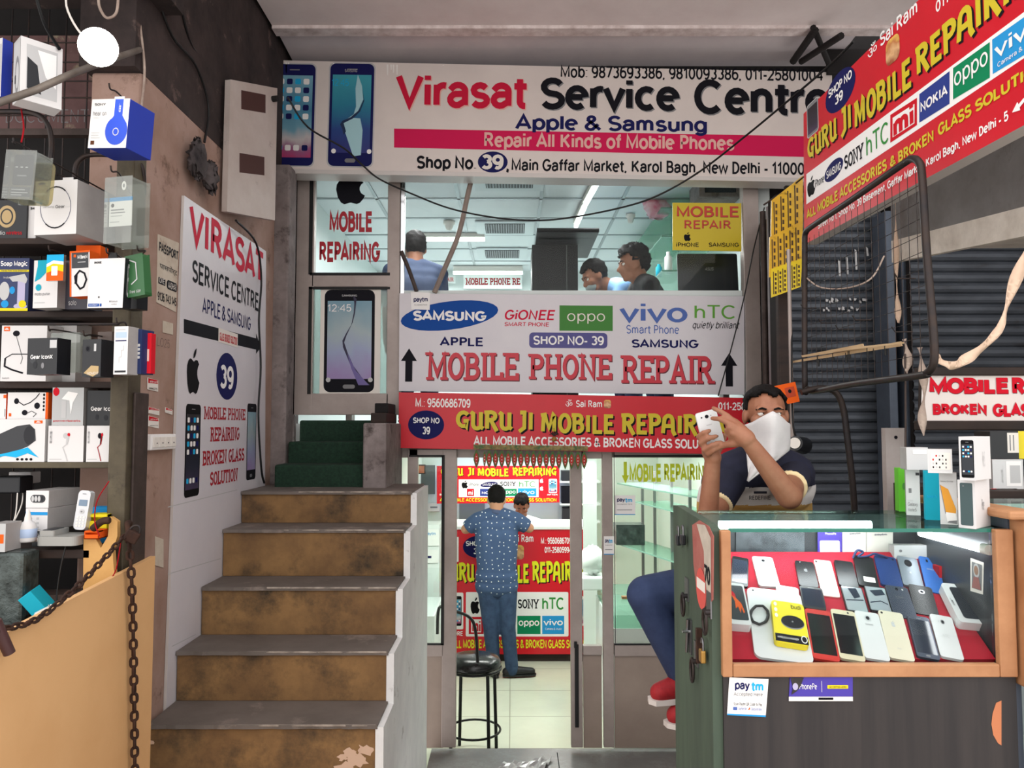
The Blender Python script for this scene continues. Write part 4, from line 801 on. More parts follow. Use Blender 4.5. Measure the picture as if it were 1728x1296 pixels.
C = Carton('earphone_box', 'white box with a turquoise corner beside the dark blue box', 55, 440, 104, 521, 2.66, .06, 'carton_white', 'carton_side', yaw=-10, on=RZ[1])
C.art([('p', [(.16, 1), (.66, 1), (.66, .82), (.3, .62), (.16, .7)], 'teal'), ('p', [(.05, .55), (.3, .62), (.66, .85), (.66, 1), (.2, 1), (.1, .7)], 'teal', .6), ('o', .1, .36, .34, .5, 'teal', 1), ('t', 'moto pulse', .08, .25, .7, .32, 'grey'), ('r', .06, .1, .5, .12, 'lightgrey')])
C = Carton('blister_pack', 'small pack with a beach picture card in front of the turquoise box', 78, 430, 110, 474, 2.56, .012, 'blister', cat='pack', yaw=-6, part='blister')
C.art([('r', 0, 0, 1, 1, 'skyblue'), ('p', [(0, 0), (1, 0), (1, .34), (.5, .42), (0, .3)], 'orange'), ('p', [(0, .3), (.5, .42), (1, .34), (1, .6), (.4, .66), (0, .52)], 'yellow', 1), ('p', [(0, .52), (.4, .66), (1, .6), (1, .72), (.4, .78), (0, .64)], 'white', 1.2), ('r', .3, .2, .66, .56, 'white', .1, 2)], 'card')
hook('wire hook holding the beach picture pack', 92, 428, 2.57)
C = Carton('headphone_box', 'dark box with pale script behind the orange band box', 98, 440, 152, 522, 2.68, .09, mat('carton_slate', (54, 52, 62), .4), on=RZ[1]); C.art([('t', 'solo', .34, .08, .6, .18, 'lightgrey')])
C = Carton('band_box', 'orange edged box with a fitness band picture', 118, 424, 156, 501, 2.56, .05, 'carton_white', 'orange', yaw=-6, tilt=2)
C.art([('r', .1, .62, .94, .97, 'dk_card'), ('r', 0, 0, .08, 1, 'orange', 0, 1), ('r', 0, .96, 1, 1, 'orange', 0, 1), ('r', .2, .86, .32, .92, 'orange', 0, 1), ('t', 'Mi Band 4', .4, .82, .9, .91, 'white', .015), ('r', .4, .74, .8, .755, 'lightgrey', 0, 1), ('l', [(.3, .3), (.26, .44), (.5, .56), (.74, .5), (.84, .36), (.7, .2), (.52, .16), (.3, .3)], .006, 'ink'), ('p', [(.24, .28), (.36, .26), (.4, .5), (.28, .48)], 'ink', 2)])
C = Carton('charger_box', 'orange box end poking up behind the orange edged band box', 128, 414, 170, 440, 2.62, .05, 'orange')
C = Carton('headphone_box', 'large plain white box with tiny black lettering and dark side', 147, 437, 222, 520, 2.48, .035, 'carton_white', 'carton_black', yaw=-16, tilt=-2)
C.art([('t', 'BOSE', .14, .9, .34, .94, 'ink', .03), ('r', .03, .03, .34, .09, 'samblue'), ('r', .36, .03, .41, .09, 'samblue'), ('t', 'SoundSport', .05, .045, .3, .075, 'white'), ('o', .62, .11, .66, .15, 'grey'), ('t', 'Bluetooth', .68, .11, .86, .15, 'grey'), ('t', 'wireless', .68, .06, .84, .09, 'grey'), ('o', .3, .2, .34, .24, 'ink')])
C.art([('t', 'WIRELESS', .3, .2, .6, .9, 'lightgrey')], 'side_print', side=True)
b = MB(); b.prism([(C.w * .4, C.h), (C.w * .66, C.h), (C.w * .62, C.h + .022), (C.w * .44, C.h + .022)], -.02, -.017, 'rubber'); b.build('hang_tab', C.root, world=False)
hook('wire hook holding the large plain white box', 188, 432, 2.5)
C = Carton('accessory_box', 'black box hanging behind the large plain white box', 205, 440, 238, 522, 2.58, .05, 'carton_black', yaw=-16)
C = Carton('accessory_pack', 'green bag of accessories hanging at the end of the second shelf', 214, 432, 254, 503, 2.46, .03, mat('green_pack', (44, 92, 52), .45), 'green_pack', yaw=-18, tilt=6, cat='pack', part='bag', bevel=.01)
C.art([('l', [(.2, .9), (.6, .8), (.62, .4), (.3, .3)], .004, 'lightgrey'), ('t', 'Free size', .2, .08, .8, .16, 'lightgrey')])
hook('wire hook holding the green bag', 240, 428, 2.48)
# third shelf
C = Carton('headset_box', 'white box with a neckband headset picture', 0, 546, 80, 643, 2.70, .1, 'carton_white', on=RZ[2])
C.art([('r', .05, .87, .18, .95, 'orange'), ('t', 'JBL', .07, .89, .16, .93, 'white', .02), ('o', .25, .78, .4, .88, 'ink'), ('l', [(.33, .78), (.42, .55), (.48, .4), (.44, .3)], .0016, 'ink'), ('l', [(.1, .4), (.09, .26), (.25, .2), (.5, .14)], .006, 'ink'), ('l', [(.1, .4), (.25, .47), (.6, .47)], .003, 'ink'), ('t', 'Bluetooth', .05, .04, .2, .07, 'grey')])
C = Carton('headphone_box', 'white box with a grey letter behind the black earbud box', 82, 539, 130, 640, 2.80, .1, 'carton_white', on=RZ[2]); C.art([('t', 'G', .12, .88, .24, .96, 'grey'), ('t', 'DEVIALET', .7, .8, .95, .86, 'lightgrey')])
C = Carton('earbud_box', 'black box with white lettering hanging before the neckband box', 45, 571, 104, 632, 2.52, .06, 'carton_black', yaw=-10)
C.art([('t', 'Gear IconX', .12, .42, .86, .54, 'white', .012), ('r', .75, .72, .98, .94, 'lightgrey'), ('o', .1, .3, .3, .5, 'dk_card'), ('o', .2, .16, .34, .36, 'darkgrey'), ('o', .48, .16, .58, .32, 'grey')])
hook('wire hook holding the black earbud box with white lettering', 92, 562, 2.53)
C = Carton('blister_pack', 'clear empty pack behind the black earbud box', 84, 562, 142, 628, 2.62, .05, 'blister', cat='pack', yaw=-10, part='blister', bevel=.008)
C = Carton('camera_box', 'black box with a golden streak on the third shelf', 138, 573, 176, 636, 2.50, .06, 'carton_black', yaw=-12)
C.art([('o', .16, .66, .4, .84, 'darkgrey'), ('o', .2, .69, .36, .81, 'ink', 1), ('r', .62, .68, .74, .88, 'lightgrey'), ('p', [(.1, .1), (.5, .3), (.9, .28), (.9, .1), (.6, 0)], 'gold'), ('t', 'MOMENT', .3, .05, .9, .13, 'offwhite')])
hook('wire hook holding the black box with golden streak', 150, 570, 2.52)
hook('wire hook holding the narrow white upright box', 205, 549, 2.48)
C = Carton('accessory_box', 'brown wrapped box between the golden streak box and the narrow white box', 163, 560, 192, 634, 2.60, .06, mat('brown_wrap', (84, 70, 64), .4), yaw=-10); C.art([('o', .3, .5, .5, .62, 'lightgrey'), ('r', .2, .1, .8, .3, 'carton_navy')])
C = Carton('cable_box', 'narrow white upright box with line drawings', 191, 551, 220, 632, 2.46, .05, 'carton_white', 'carton_side', yaw=-12)
C.art([('r', .1, .76, .9, .88, mat('pale_blue', (170, 190, 220), .4)), ('r', .1, .69, .9, .71, 'navy'), ('l', [(.4, .24), (.4, .36), (.55, .36), (.55, .5), (.7, .5), (.7, .6)], .0015, 'lightgrey'), ('r', .1, .04, .9, .08, 'darkgrey'), ('r', .1, .92, .8, .94, 'lightgrey')])
C = Carton('accessory_box', 'navy box with a white spine at the end of the third shelf', 221, 556, 242, 631, 2.50, .06, 'carton_navy', yaw=-12); C.art([('r', 0, 0, .3, 1, 'offwhite')] + [('r', .55, .34 + .09 * k, .85, .4 + .09 * k, 'lightgrey', .2) for k in range(4)])
C = Carton('accessory_pack', 'red carded pack hanging last on the third shelf against the pillar', 243, 562, 256, 630, 2.52, .03, 'red', cat='pack', part='card'); C.art([('r', .1, .3, .7, .6, 'peach')])
b = MB(); a_ = at(200, 548, 2.56); b.cyl((-2.2, 2.62, a_.z + .01), (-1.345, 2.62, a_.z + .01), .005, 'bare_iron', 8); tag(b.build('hanging_rail'), 'thin iron rail carrying the front boxes of the third shelf', 'rail')
# fourth shelf
C = Carton('speaker_box', 'white box with a dark barrel speaker picture splashed with water', -20, 706, 77, 778, 2.72, .1, 'carton_white', on=RZ[3])
C.art([('p', [(0, .1), (0, .55), (.2, .66), (.5, .84), (.72, .88), (.82, .76), (.84, .5), (.7, .36), (.4, .2), (.2, .1)], 'dk_card'), ('o', .62, .4, .82, .84, 'darkgrey', 1), ('p', [(0, .06), (.3, .14), (.5, .1), (.7, .2), (.9, .1), (.7, .34), (.6, .3), (.3, .2), (0, .14)], 'skyblue', 1.5), ('r', .8, .9, .95, .97, 'orange'), ('t', 'JBL', .83, .915, .92, .955, 'white', .02)] + [('o', .5 + .08 * k, .03, .55 + .08 * k, .09, 'ink', 2) for k in range(4)])
ZT = C.top
C = Carton('earphone_box', 'white box with an orange edge and black sport earphones picture', 12, 660, 82, 705, 2.74, .09, 'carton_white', 'orange', on=C.top)
C.art([('r', .94, 0, 1, 1, 'orange'), ('o', .16, .56, .28, .78, 'ink'), ('l', [(.24, .68), (.4, .52), (.56, .62), (.7, .8), (.78, .96)], .003, 'ink'), ('o', .66, .38, .8, .62, 'ink'), ('o', .36, .14, .5, .34, 'ink'), ('l', [(.46, .2), (.6, .3), (.72, .2), (.64, .08)], .002, 'ink'), ('r', .04, .1, .1, .22, 'orange')] + [('o', .87, .3 + .14 * k, .92, .4 + .14 * k, 'ink') for k in range(5)])
C = Carton('earphone_box', 'white box cut by the picture edge beside the sport earphones box', -30, 661, 11, 704, 2.74, .09, 'carton_white', 'orange', on=ZT); C.art([('r', .88, .82, 1, .95, 'orange'), ('r', .95, .1, .98, .4, 'grey')])
for k, (x0, x1, lb) in enumerate(((80, 142, 'white box with one white earphone, right of the barrel speaker box'), (145, 192, 'white box with a dark earphone on a red cord, next to the rack post'))):
    C = Carton('earphone_box', lb, x0, 717, x1, 778, 2.72, .09, 'carton_white', 'carton_side', group='two white square earphone boxes', on=RZ[3]); ZT = C.top
    e = 'lightgrey' if k == 0 else 'ink'
    C.art([('t', 'beatstour', .05, .5, .12, .94, 'grey'), ('o', .42, .64, .56, .8, e), ('o', .54, .7, .62, .8, 'red', 1), ('l', [(.56, .72), (.55, .5), (.42, .4), (.5, .2), (.56, .02)], .003, e if k == 0 else 'deepred'), ('r', .05, .06, .4, .08, 'lightgrey'), ('p', [(.5, .46), (.56, .5), (.6, .7), (.52, .7)], e)])
C = Carton('earphone_box', 'grey earphone box in clear wrap with a red corner', 87, 651, 142, 715, 2.72, .09, mat('carton_grey', (176, 178, 178), .3), 'carton_side', on=ZT)
C.art([('o', .02, .78, .22, 1.0, 'red'), ('r', .3, .2, .45, .66, 'lightgrey'), ('p', [(.6, .3), (.66, .6), (.82, .85), (.5, .9), (.3, .7), (.55, .66)], 'white'), ('t', 'powerbeats', .06, .09, .92, .15, 'red')])
C = Carton('earbud_box', 'black box with cut off white lettering against the rack post', 146, 656, 196, 715, 2.73, .09, 'carton_black', on=ZT); C.art([('t', 'Gear IconX', .14, .42, 1.05, .54, 'white', .012), ('o', .3, .16, .42, .32, 'darkgrey'), ('o', .6, .14, .74, .3, 'darkgrey')])
# counter level
mat('grey_plastic', (150, 150, 146), .4); mat('silver_plastic', (196, 198, 200), .3, .3)
C = Carton('accessory_box', 'flat black box at the bottom of the little stack', 54, 881, 82, 908, 2.66, .2, 'carton_black', yaw=-6, on=RZ[4]); C.art([('t', 'CANDY', .3, .62, .85, .84, 'white', .02)])
C = Carton('dongle_box', 'white box with a blue stripe in the middle of the little stack', 43, 842, 84, 880, 2.65, .17, 'carton_white', 'carton_side', yaw=-6, on=C.top); C.art([('r', 0, .7, 1, .84, 'vivoblue')] + [('o', .24, .12 + .13 * k, .3, .2 + .13 * k, 'ink') for k in range(4)] + [('r', .5, .5, .62, .6, 'lightgrey'), ('r', .5, .3, .62, .4, 'lightgrey'), ('r', .5, .1, .62, .2, 'lightgrey'), ('t', 'Smart', .4, .03, .7, .09, 'grey')])
C = Carton('pod_box', 'small white box with four round pods, topmost of its little stack', 44, 813, 86, 842, 2.66, .16, 'carton_white', 'carton_side', yaw=-6, on=C.top); C.art([('r', .2, .3, .86, .76, 'dk_card', .5)] + [('o', .24 + .14 * k, .36, .36 + .14 * k, .7, 'lightgrey', 1) for k in range(3)] + [('o', .66, .36, .78, .7, 'darkgrey', 1)])
X = Matrix.Translation(at(46, 914, 2.6)); T = thing('glue_bottle', 'small white glue bottle with pointed cap', 'bottle', X)
b = MB(); b.lathe([(.001, 0), (.026, 0), (.028, .006), (.027, .05), (.022, .062), (.012, .068), (.011, .074)], 'carton_white', n=18); b.build('bottle', T, world=False)
b = MB(); b.lathe([(.011, .0735), (.0105, .08), (.006, .098), (.003, .106), (0, .107)], 'offwhite', n=14); b.build('cap', T, world=False)
b = MB(); b.lathe([(.0275, .014), (.0285, .016), (.0282, .042), (.027, .044)], 'pale_blue', n=18); b.build('bottle_label', T, world=False)
o_ = at(133, 894, 2.62); X = Matrix.Translation(o_) @ Euler((math.pi / 2 - .12, .06, -.1)).to_matrix().to_4x4()
T = thing('cordless_phone', 'silver cordless phone standing upright in its charging base', 'phone', X)
b = MB(); b.prism(rrect(-.022, 0, .022, .132, .014), -.024, 0, 'silver_plastic'); b.build('handset', T, world=False, bevel=.004)
p = Print(T, lambda x, y: (x * .044 - .022, y * .132), 'screen', base=.0002); p.rect((.16, .6), (.84, .76), mat('lcd', (110, 130, 150), .3), r=.1); p.done()
p = Print(T, lambda x, y: (x * .044 - .022, y * .132), 'keypad', base=.0004); p.oval((.3, .4), (.7, .52), 'lightgrey'); p.oval((.42, .44), (.58, .48), 'grey', 1)
for r in range(4):
    for c in range(3): p.rect((.16 + .25 * c, .07 + .075 * r), (.34 + .25 * c, .12 + .075 * r), 'offwhite', r=.3)
p.rect((.35, .9), (.65, .92), 'grey', r=.4); p.done()
b = MB(); c_ = ROOTM[T.name].inverted() @ (o_ + Vector((-.03, -.02, 0))); I = ROOTM[T.name].inverted() @ Matrix.Translation(o_ + Vector((-.035, .0, -.045)))
b.prism(rrect(-.075, -.06, .06, .05, .02), .0, .03, 'grey_plastic', I); b.prism(rrect(-.07, -.05, -.02, .045, .008), .03, .048, 'grey_plastic', I); b.build('charging_base', T, world=False, bevel=.004)
b = MB(); b.prism(rrect(-.064, -.04, -.03, .03, .004), .0481, .05, 'dk_card', I); b.build('base_screen', T, world=False)
for nm, lb, r, m, Y in (('plastic_tray', 'yellow plastic tray beside the cordless phone', (148, 868, 181, 893), 'signyellow', 2.64), ('plastic_tray', 'orange plastic tray below the yellow tray', (142, 896, 166, 910), 'orange', 2.58), ('plastic_tray', 'blue plastic box behind the yellow tray', (154, 856, 182, 868), 'vivoblue', 2.72)):
    a = at(r[0], r[1], Y); c = at(r[2], r[3], Y); b = MB(); z0, z1 = c.z, a.z
    if m != 'vivoblue':
        b.mm((a.x, Y, z0), (c.x, Y + .06, z0 + .004), m); b.mm((a.x, Y, z0), (a.x + .003, Y + .06, z1), m); b.mm((c.x - .003, Y, z0), (c.x, Y + .06, z1), m); b.mm((a.x, Y + .057, z0), (c.x, Y + .06, z1), m); b.mm((a.x, Y, z0), (c.x, Y + .003, z0 + (z1 - z0) * .55), m); b.mm((a.x, Y, z0 + (z1 - z0) * .8), (c.x, Y + .03, z1), m)
    else: b.mm((a.x, Y, z0 - .1), (c.x, Y + .05, z1), m)
    tag(b.build(nm, bevel=.001), lb, 'tray')
b = MB(); a = at(68, 911, 2.62); b.cyl(a, a + Vector((.022, 0, 0)), .009, 'red', 12); b.cyl(a + Vector((-.012, 0, 0)), a, .007, 'offwhite', 12); tag(b.build('red_stopper'), 'small red cap lying between the glue bottle and the phone base', 'stopper')
T = thing('power_adapter', 'black power adapter plugged in above the little box stack', 'adapter', at(15, 820, 2.8))
b = MB(); a, c = at(-8, 804, 2.78), at(33, 833, 2.78); b.mm((a.x, 2.78, c.z), (c.x, 2.86, a.z), 'carton_black'); b.build('body', T, bevel=.006)
b = MB(); b.tube(smooth_path([at(30, 826, 2.79), at(26, 870, 2.74), at(14, 900, 2.7), at(8, 915, 2.68)]), .0022, 'offwhite', 6); b.build('cord', T)
T = thing('power_plug', 'white plug standing behind the black adapter', 'plug', at(36, 805, 2.87)); b = MB(); a, c = at(17, 796, 2.9), at(54, 816, 2.9); b.mm((a.x, 2.89, c.z), (c.x, 2.955, a.z), 'carton_white'); b.build('body', T, bevel=.005)
b = MB(); b.tube(smooth_path([at(38, 814, 2.9), at(37, 850, 2.77), at(18, 892, 2.72), at(10, 914, 2.7)]), .0022, 'offwhite', 6); b.build('cord', T)
# lower stock below the counter level
slab('floor_stall_plinth', (-2.6, 2.35, 0), (-1.46, 3.04, at(60, 1048, 2.62).z), 'dark')
zs = at(60, 1048, 2.62).z
mat('foil', (40, 46, 44), .18, .4, c2=(90, 100, 98), scale=14, bump=1.0)
b = MB(); a, c = at(-25, 932, 2.5), at(37, 1046, 2.5); b.mm((a.x, 2.5, zs), (c.x, 2.59, a.z), 'foil'); tag(b.build('wrapped_parcel', bevel=.012), 'dark parcel wrapped in shiny plastic below the counter shelf', 'parcel')
C = Carton('label_box', 'grey box with an orange label standing on the wrapped parcel', -20, 882, 10, 930, 2.50, .08, 'carton_grey', 'carton_side', on=a.z); C.art([('r', .3, .3, .9, .62, 'orange')])
b = MB(); X = Matrix.Translation(at(64, 1018, 2.5)) @ Euler((.1, .9, .3)).to_matrix().to_4x4(); b.mm((-.045, -.03, -.025), (.05, .05, .02), 'teal', X); tag(b.build('accessory_box', bevel=.002), 'tilted turquoise box among the stock behind the plywood', 'box')
b = MB()
for k in range(3): z = zs + .012 + .026 * k; X = Matrix.Translation((-1.58 + .02 * k, 2.68, z)) @ Matrix.Rotation(.1 * k, 4, 'Z'); b.mm((-.1, -.05, 0), (.1, .05, .02), 'brown_wrap' if k != 1 else 'offwhite', X)
tag(b.build('cardboard_stack'), 'loose flat boards stacked behind the turquoise box', 'boards')
b = MB(); random.seed(4); X = Matrix.Translation((at(84, 1026, 2.44).x, 2.44, zs + .045))
b.ball(X.translation, (.05, .035, .045), 'offwhite', None, 10, 6)
for v in b.v: v += Vector((random.uniform(-.008, .008), random.uniform(-.008, .008), random.uniform(-.008, .008)))
tag(b.build('crumpled_paper'), 'crumpled white paper showing over the plywood edge', 'paper')
# pale wooden bracket by the post
ptsb = [(141, 908), (160, 906), (170, 925), (182, 905), (184, 884), (176, 876), (186, 872), (198, 880), (198, 905), (190, 930), (192, 960), (196, 985), (184, 1002), (140, 1015)]
b = MB(); Y = 2.60; P_ = facing(140, 1015, Y); b.prism([P_.loc(*q) for q in reversed(ptsb)], -.02, 0, mat('pale_wood', (206, 160, 96), .6, c2=(192, 144, 80), scale=5, stretch=(1, 5, 1)), P_.M); tag(b.build('cut_board', bevel=.002), 'pale cut wooden board with a curved handle hung beside the rack post', 'board')
b = MB(); b.tube(smooth_path([at(157, 892, 2.58), at(172, 880, 2.57), at(186, 878, 2.57)]), [.012] * 12 + [.009], 'rust', 10); tag(b.build('iron_hasp'), 'rusty iron hasp at the top of the pale cut board', 'hasp')
# --- plywood sheet and chains
mat('plywood', (222, 176, 124), .6, c2=(210, 162, 110), scale=1.6, bump=.02)
PX = -1.30; P_ = Plane((PX, 2.0, 0), (0, 1, 0), (0, 0, 1)); q = [P_.loc(0, 1073), P_.loc(262, 938)]
b = MB(); sl = (q[1][1] - q[0][1]) / (q[1][0] - q[0][0])
b.prism([(-.75, 0.0), (q[1][0], 0.0), (q[1][0], q[1][1]), (-.75, q[1][1] + sl * (-.75 - q[1][0]))], -.018, 0, 'plywood', P_.M); tag(b.build('plywood_sheet', bevel=.001), 'large bare plywood sheet standing on edge in front of the stall', 'plywood')
def chain(name, label, pts, L=.05, wd=.03, r=.0045, seed=1):
    P = smooth_path(pts, 12); b = MB(); random.seed(seed)
    # walk along the path in equal links
    d = [0]
    for i in range(1, len(P)): d.append(d[-1] + (P[i] - P[i - 1]).length)
    step = L - 2.2 * r; n = int(d[-1] / step); k = 0
    def pt(s):
        for i in range(1, len(P)):
            if d[i] >= s: return P[i - 1].lerp(P[i], (s - d[i - 1]) / max(d[i] - d[i - 1], 1e-6))
        return P[-1]
    for i in range(n):
        a, c = pt(i * step), pt((i + 1) * step); t = (c - a).normalized(); u = t.orthogonal().normalized(); w = t.cross(u)
        ang = (i % 2) * math.pi / 2 + random.uniform(-.25, .25) + .4; u2 = u * math.cos(ang) + w * math.sin(ang); m = (a + c) / 2; h = L / 2 - wd / 2
        loop = [m + t * h + (t * math.sin(q_) + u2 * math.cos(q_)) * (wd / 2 - r) for q_ in [math.pi * j / 6 for j in range(7)]] + [m - t * h - (t * math.sin(q_) + u2 * math.cos(q_)) * (wd / 2 - r) for q_ in [math.pi * j / 6 for j in range(7)]]
        nrm = t.cross(u2).normalized(); R = []
        for j in range(len(loop)):
            tt = (loop[(j + 1) % len(loop)] - loop[j - 1]).normalized(); s_ = tt.cross(nrm)
            R.append([loop[j] + (nrm * math.cos(q_) + s_ * math.sin(q_)) * r for q_ in [2 * math.pi * x / 6 for x in range(6)]])
        R.append(R[0]); b.rings(R, 'rust', caps=False)
    return tag(b.build(name), label, 'chain')
top = atx(217, 900, -1.275)
chain('chain', 'rusty iron chain hanging straight down over the plywood sheet', [top, atx(223, 1000, -1.275), atx(226, 1150, -1.275), atx(228, 1340, -1.275)], L=.042, wd=.029, r=.0052)
chain('chain', 'rusty iron chain sagging along the top edge of the plywood sheet', [top + Vector((0, .01, .01)), atx(178, 940, -1.28), atx(130, 990, -1.28), atx(60, 1046, -1.28), atx(-10, 1066, -1.28), atx(-80, 1110, -1.28)], L=.036, wd=.022, r=.004, seed=2)
T = thing('padlock', 'rusty padlock where the two chains meet on the rack post', 'padlock', top + Vector((.0, -.02, .0)))
b = MB(); X = Matrix.Translation(top + Vector((.022, -.02, -.005))) @ Euler((.2, .5, .3)).to_matrix().to_4x4(); b.mm((-.022, -.01, -.022), (.022, .01, .018), 'rust', X); b.build('body', T, bevel=.004)
b = MB(); b.tube([X @ Vector((.015 * math.cos(q_), 0, .018 + .02 * math.sin(q_))) for q_ in [math.pi * j / 8 for j in range(9)]], .004, 'bare_iron', 8); b.build('shackle', T)
b = MB(); b.tube(smooth_path([top + Vector((.0, .0, .0)), top + Vector((-.02, .03, .03)), top + Vector((-.04, .09, .02)), top + Vector((-.07, .1, 0))]), .009, 'rust', 8); tag(b.build('iron_ring'), 'bent iron eye on the post carrying the padlock and chains', 'iron eye')
b = MB(); P = [atx(0, 1072, -1.285) + Vector((0, -.02, .02)), atx(10, 1082, -1.275)]; b.cyl(P[0] + Vector((0, 0, .02)), P[1] + Vector((.01, 0, -.03)), .014, mat('plum_plastic', (70, 44, 44), .5), 12); tag(b.build('pipe_stub'), 'short brown pipe stub clamped on the plywood edge', 'pipe')
for pts, lb in (([(205, 905), (196, 960), (182, 985), (176, 1010)], 'thin red wire hanging over the pale cut board'), ([(184, 812), (164, 845), (160, 880), (168, 905)], 'dark red wire looping above the yellow tray')):
    wire('thin_wire', lb, [at(x, y, 2.56) for x, y in pts], .002, 'deepred', 'wire')
wire('black_cable', 'black cable dangling in front of the lower stock', [at(112, 918, 2.58), at(104, 950, 2.56), at(98, 985, 2.55), at(96, 1010, 2.54), at(100, 1020, 2.54)], .0025, 'rubber')
wire('steel_hoop', 'bent black pipe hoop beside the clear headset pack', [at(-20, 189, 2.6), at(50, 190, 2.6), at(78, 206, 2.6), at(87, 240, 2.6), at(82, 285, 2.6), at(66, 300, 2.7)], .009, 'bare_iron', 'pipe')
wire('steel_hoop', 'bent black pipe hoop behind the cloudy plastic pack', [at(126, 300, 2.7), at(130, 276, 2.7), at(150, 262, 2.7), at(200, 264, 2.7), at(238, 280, 2.72), at(243, 330, 2.76)], .009, 'bare_iron', 'pipe')
# ================================================================ the right side: shutters, racks, counters
def shutter(name, label, x0, x1, z0, z1, Y, pitch=.056):
    T = thing(name, label, 'shutter', ((x0 + x1) / 2, Y, z0)); b = MB(); n = int((z1 - z0) / pitch); prof = []
    for k in range(n):
        z = z0 + k * pitch
        for t, d in ((0, .0), (.12, .012), (.35, .02), (.65, .02), (.9, .008)): prof.append((Y - d, z + t * pitch))
    R = [[(x0, y, z) for y, z in prof], [(x1, y, z) for y, z in prof]]
    b.rings(R, 'shutter', closed=False, caps=False, smooth=False)
    b.mm((x0, Y + .0, z0), (x1, Y + .03, z1), 'dark'); b.build('slats', T)
    return T
Xs = lambda x, Y: (x - 864) * Y / 1300
s1 = shutter('roller_shutter', 'closed grey roller shutter behind the wire rack', Xs(1333, 4.25), Xs(1494, 4.25), 0, 2.95, 4.25)
b = MB(); rail = MB(); rail.mm((Xs(1333, 4.25), 4.2, 0.0), (Xs(1494, 4.25), 4.255, .06), 'steel'); rail.build('bottom_rail', s1)
p = Print(s1, lambda x, y: (at(x, y, 4.225).x - ROOTM[s1.name].translation.x, at(x, y, 4.225).z), 'paint_marks')
for x, y0, y1 in ((1416, 438, 466), (1429, 432, 463), (1444, 420, 455), (1463, 416, 432), (1480, 406, 440)): p.poly([(x - 2, y0), (x + 1.5, y0 + 3), (x + 3, y1), (x - .5, y1)], 'lightgrey')
random.seed(11)
for k in range(22):
    x = random.uniform(1388, 1458); y = random.choice((505, 519)) + random.uniform(-3, 3); p.poly([(x, y), (x + random.uniform(2, 6), y + 1), (x + random.uniform(2, 6), y + 5), (x, y + 4)], 'lightgrey')
o = p.done(); o.matrix_local = Matrix(((1, 0, 0, 0), (0, 0, -1, -.025), (0, 1, 0, 0), (0, 0, 0, 1)))
s2 = shutter('roller_shutter', 'second closed grey roller shutter beyond the pair of grey posts', Xs(1540, 4.0), 3.4, 0, 2.95, 4.0)
mat('post_grey', (92, 102, 116), .5, .3, c2=(74, 82, 94), scale=5); mat('white_angle', (196, 186, 182), .6, .2, c2=(176, 164, 158), scale=6)
for x0, x1, lb in ((1494, 1508, 'grey upright post nearer to the first shutter'), (1521, 1541, 'grey upright post nearer to the second shutter')):
    b = MB(); b.mm((Xs(x0, 4.1), 4.05, 0), (Xs(x1, 4.1), 4.2, 2.75), 'post_grey'); tag(b.build('post', bevel=.004), lb, 'post')
b = MB(); a, c = at(1494, 722, 2.7), at(1531, 870, 2.7); b.mm((a.x, 2.7, 0), (c.x, 2.73, a.z), 'white_angle')
for y in (738, 792, 845): q_ = at(1512, y, 2.6985); b.cyl(q_, q_ + Vector((0, .004, 0)), .006, 'ink', 10)
struct(b.build('trim_4'))
# wall strip with pipes between shop front and shutter
for x, Y, r, m, lb in ((1293, 4.6, .018, 'rustpipe', 'thin rusty pipe beside the right frame of the shop front'), (1309, 4.5, .034, 'alu_grey', 'thick grey pipe between the shop front and the shutter'), (1327, 4.35, .03, 'darkwood', 'dark brown pipe next to the first shutter')):
    b = MB(); X_ = Xs(x, Y); b.cyl((X_, Y, -.44 if Y > 4.4 else 0), (X_, Y, 2.9), r, m, 14); tag(b.build('wall_pipe'), lb, 'pipe', 'upright pipes by the shop front')
b = MB(); X_ = Xs(1322, 3.4); b.mm((X_ - .02, 3.38, 0), (X_ + .024, 3.42, 2.3), 'darkwood'); tag(b.build('wooden_post', bevel=.004), 'slim dark wooden post behind the masked man', 'post')
# beam and white soffit beyond the red hanging sign
mat('beam_grey', (132, 130, 130), .85, c2=(110, 106, 104), scale=4, c3=(92, 84, 80), scale3=3, thr=(.55, .68)); mat('soffit_white', (240, 232, 222), .8, c2=(200, 190, 178), scale=6, c3=(150, 120, 96), scale3=6, thr=(.64, .72))
b = MB(); f_ = [at(1494, 430, 3.5), at(1560, 397, 3.2), at(1730, 351, 2.4), at(1900, 305, 1.9)]
lo = [(p_.x, p_.y) for p_ in f_]; z0 = sum(p_.z for p_ in f_[1:3]) / 2
def bar3(b, A, B, w, h0, h1, m):
    A, B = Vector(A), Vector(B); d = (B - A); n_ = Vector((d.y, -d.x, 0)).normalized() * w
    b.hexa([A + Vector((0, 0, h0)), B + Vector((0, 0, h0)), B + n_ + Vector((0, 0, h0)), A + n_ + Vector((0, 0, h0))][::-1], [A + Vector((0, 0, h1)), B + Vector((0, 0, h1)), B + n_ + Vector((0, 0, h1)), A + n_ + Vector((0, 0, h1))][::-1], m)
A_, B_ = at(1505, 415, 3.35), at(1730, 351, 2.45)
b = MB(); bar3(b, A_, B_ + (B_ - A_) * .8, -.12, 0, .62, 'beam_grey'); struct(b.build('trim_5'))
b = MB(); bar3(b, A_ + Vector((.01, 0, -.012)), B_ + (B_ - A_) * .8 + Vector((.01, 0, -.012)), -.7, 0, .01, 'soffit_white'); bar3(b, A_ + Vector((-.004, -.004, -.075)), B_ + (B_ - A_) * .8 + Vector((-.004, -.004, -.105)), -.03, 0, .096, 'soffit_white'); struct(b.build('trim_6'))
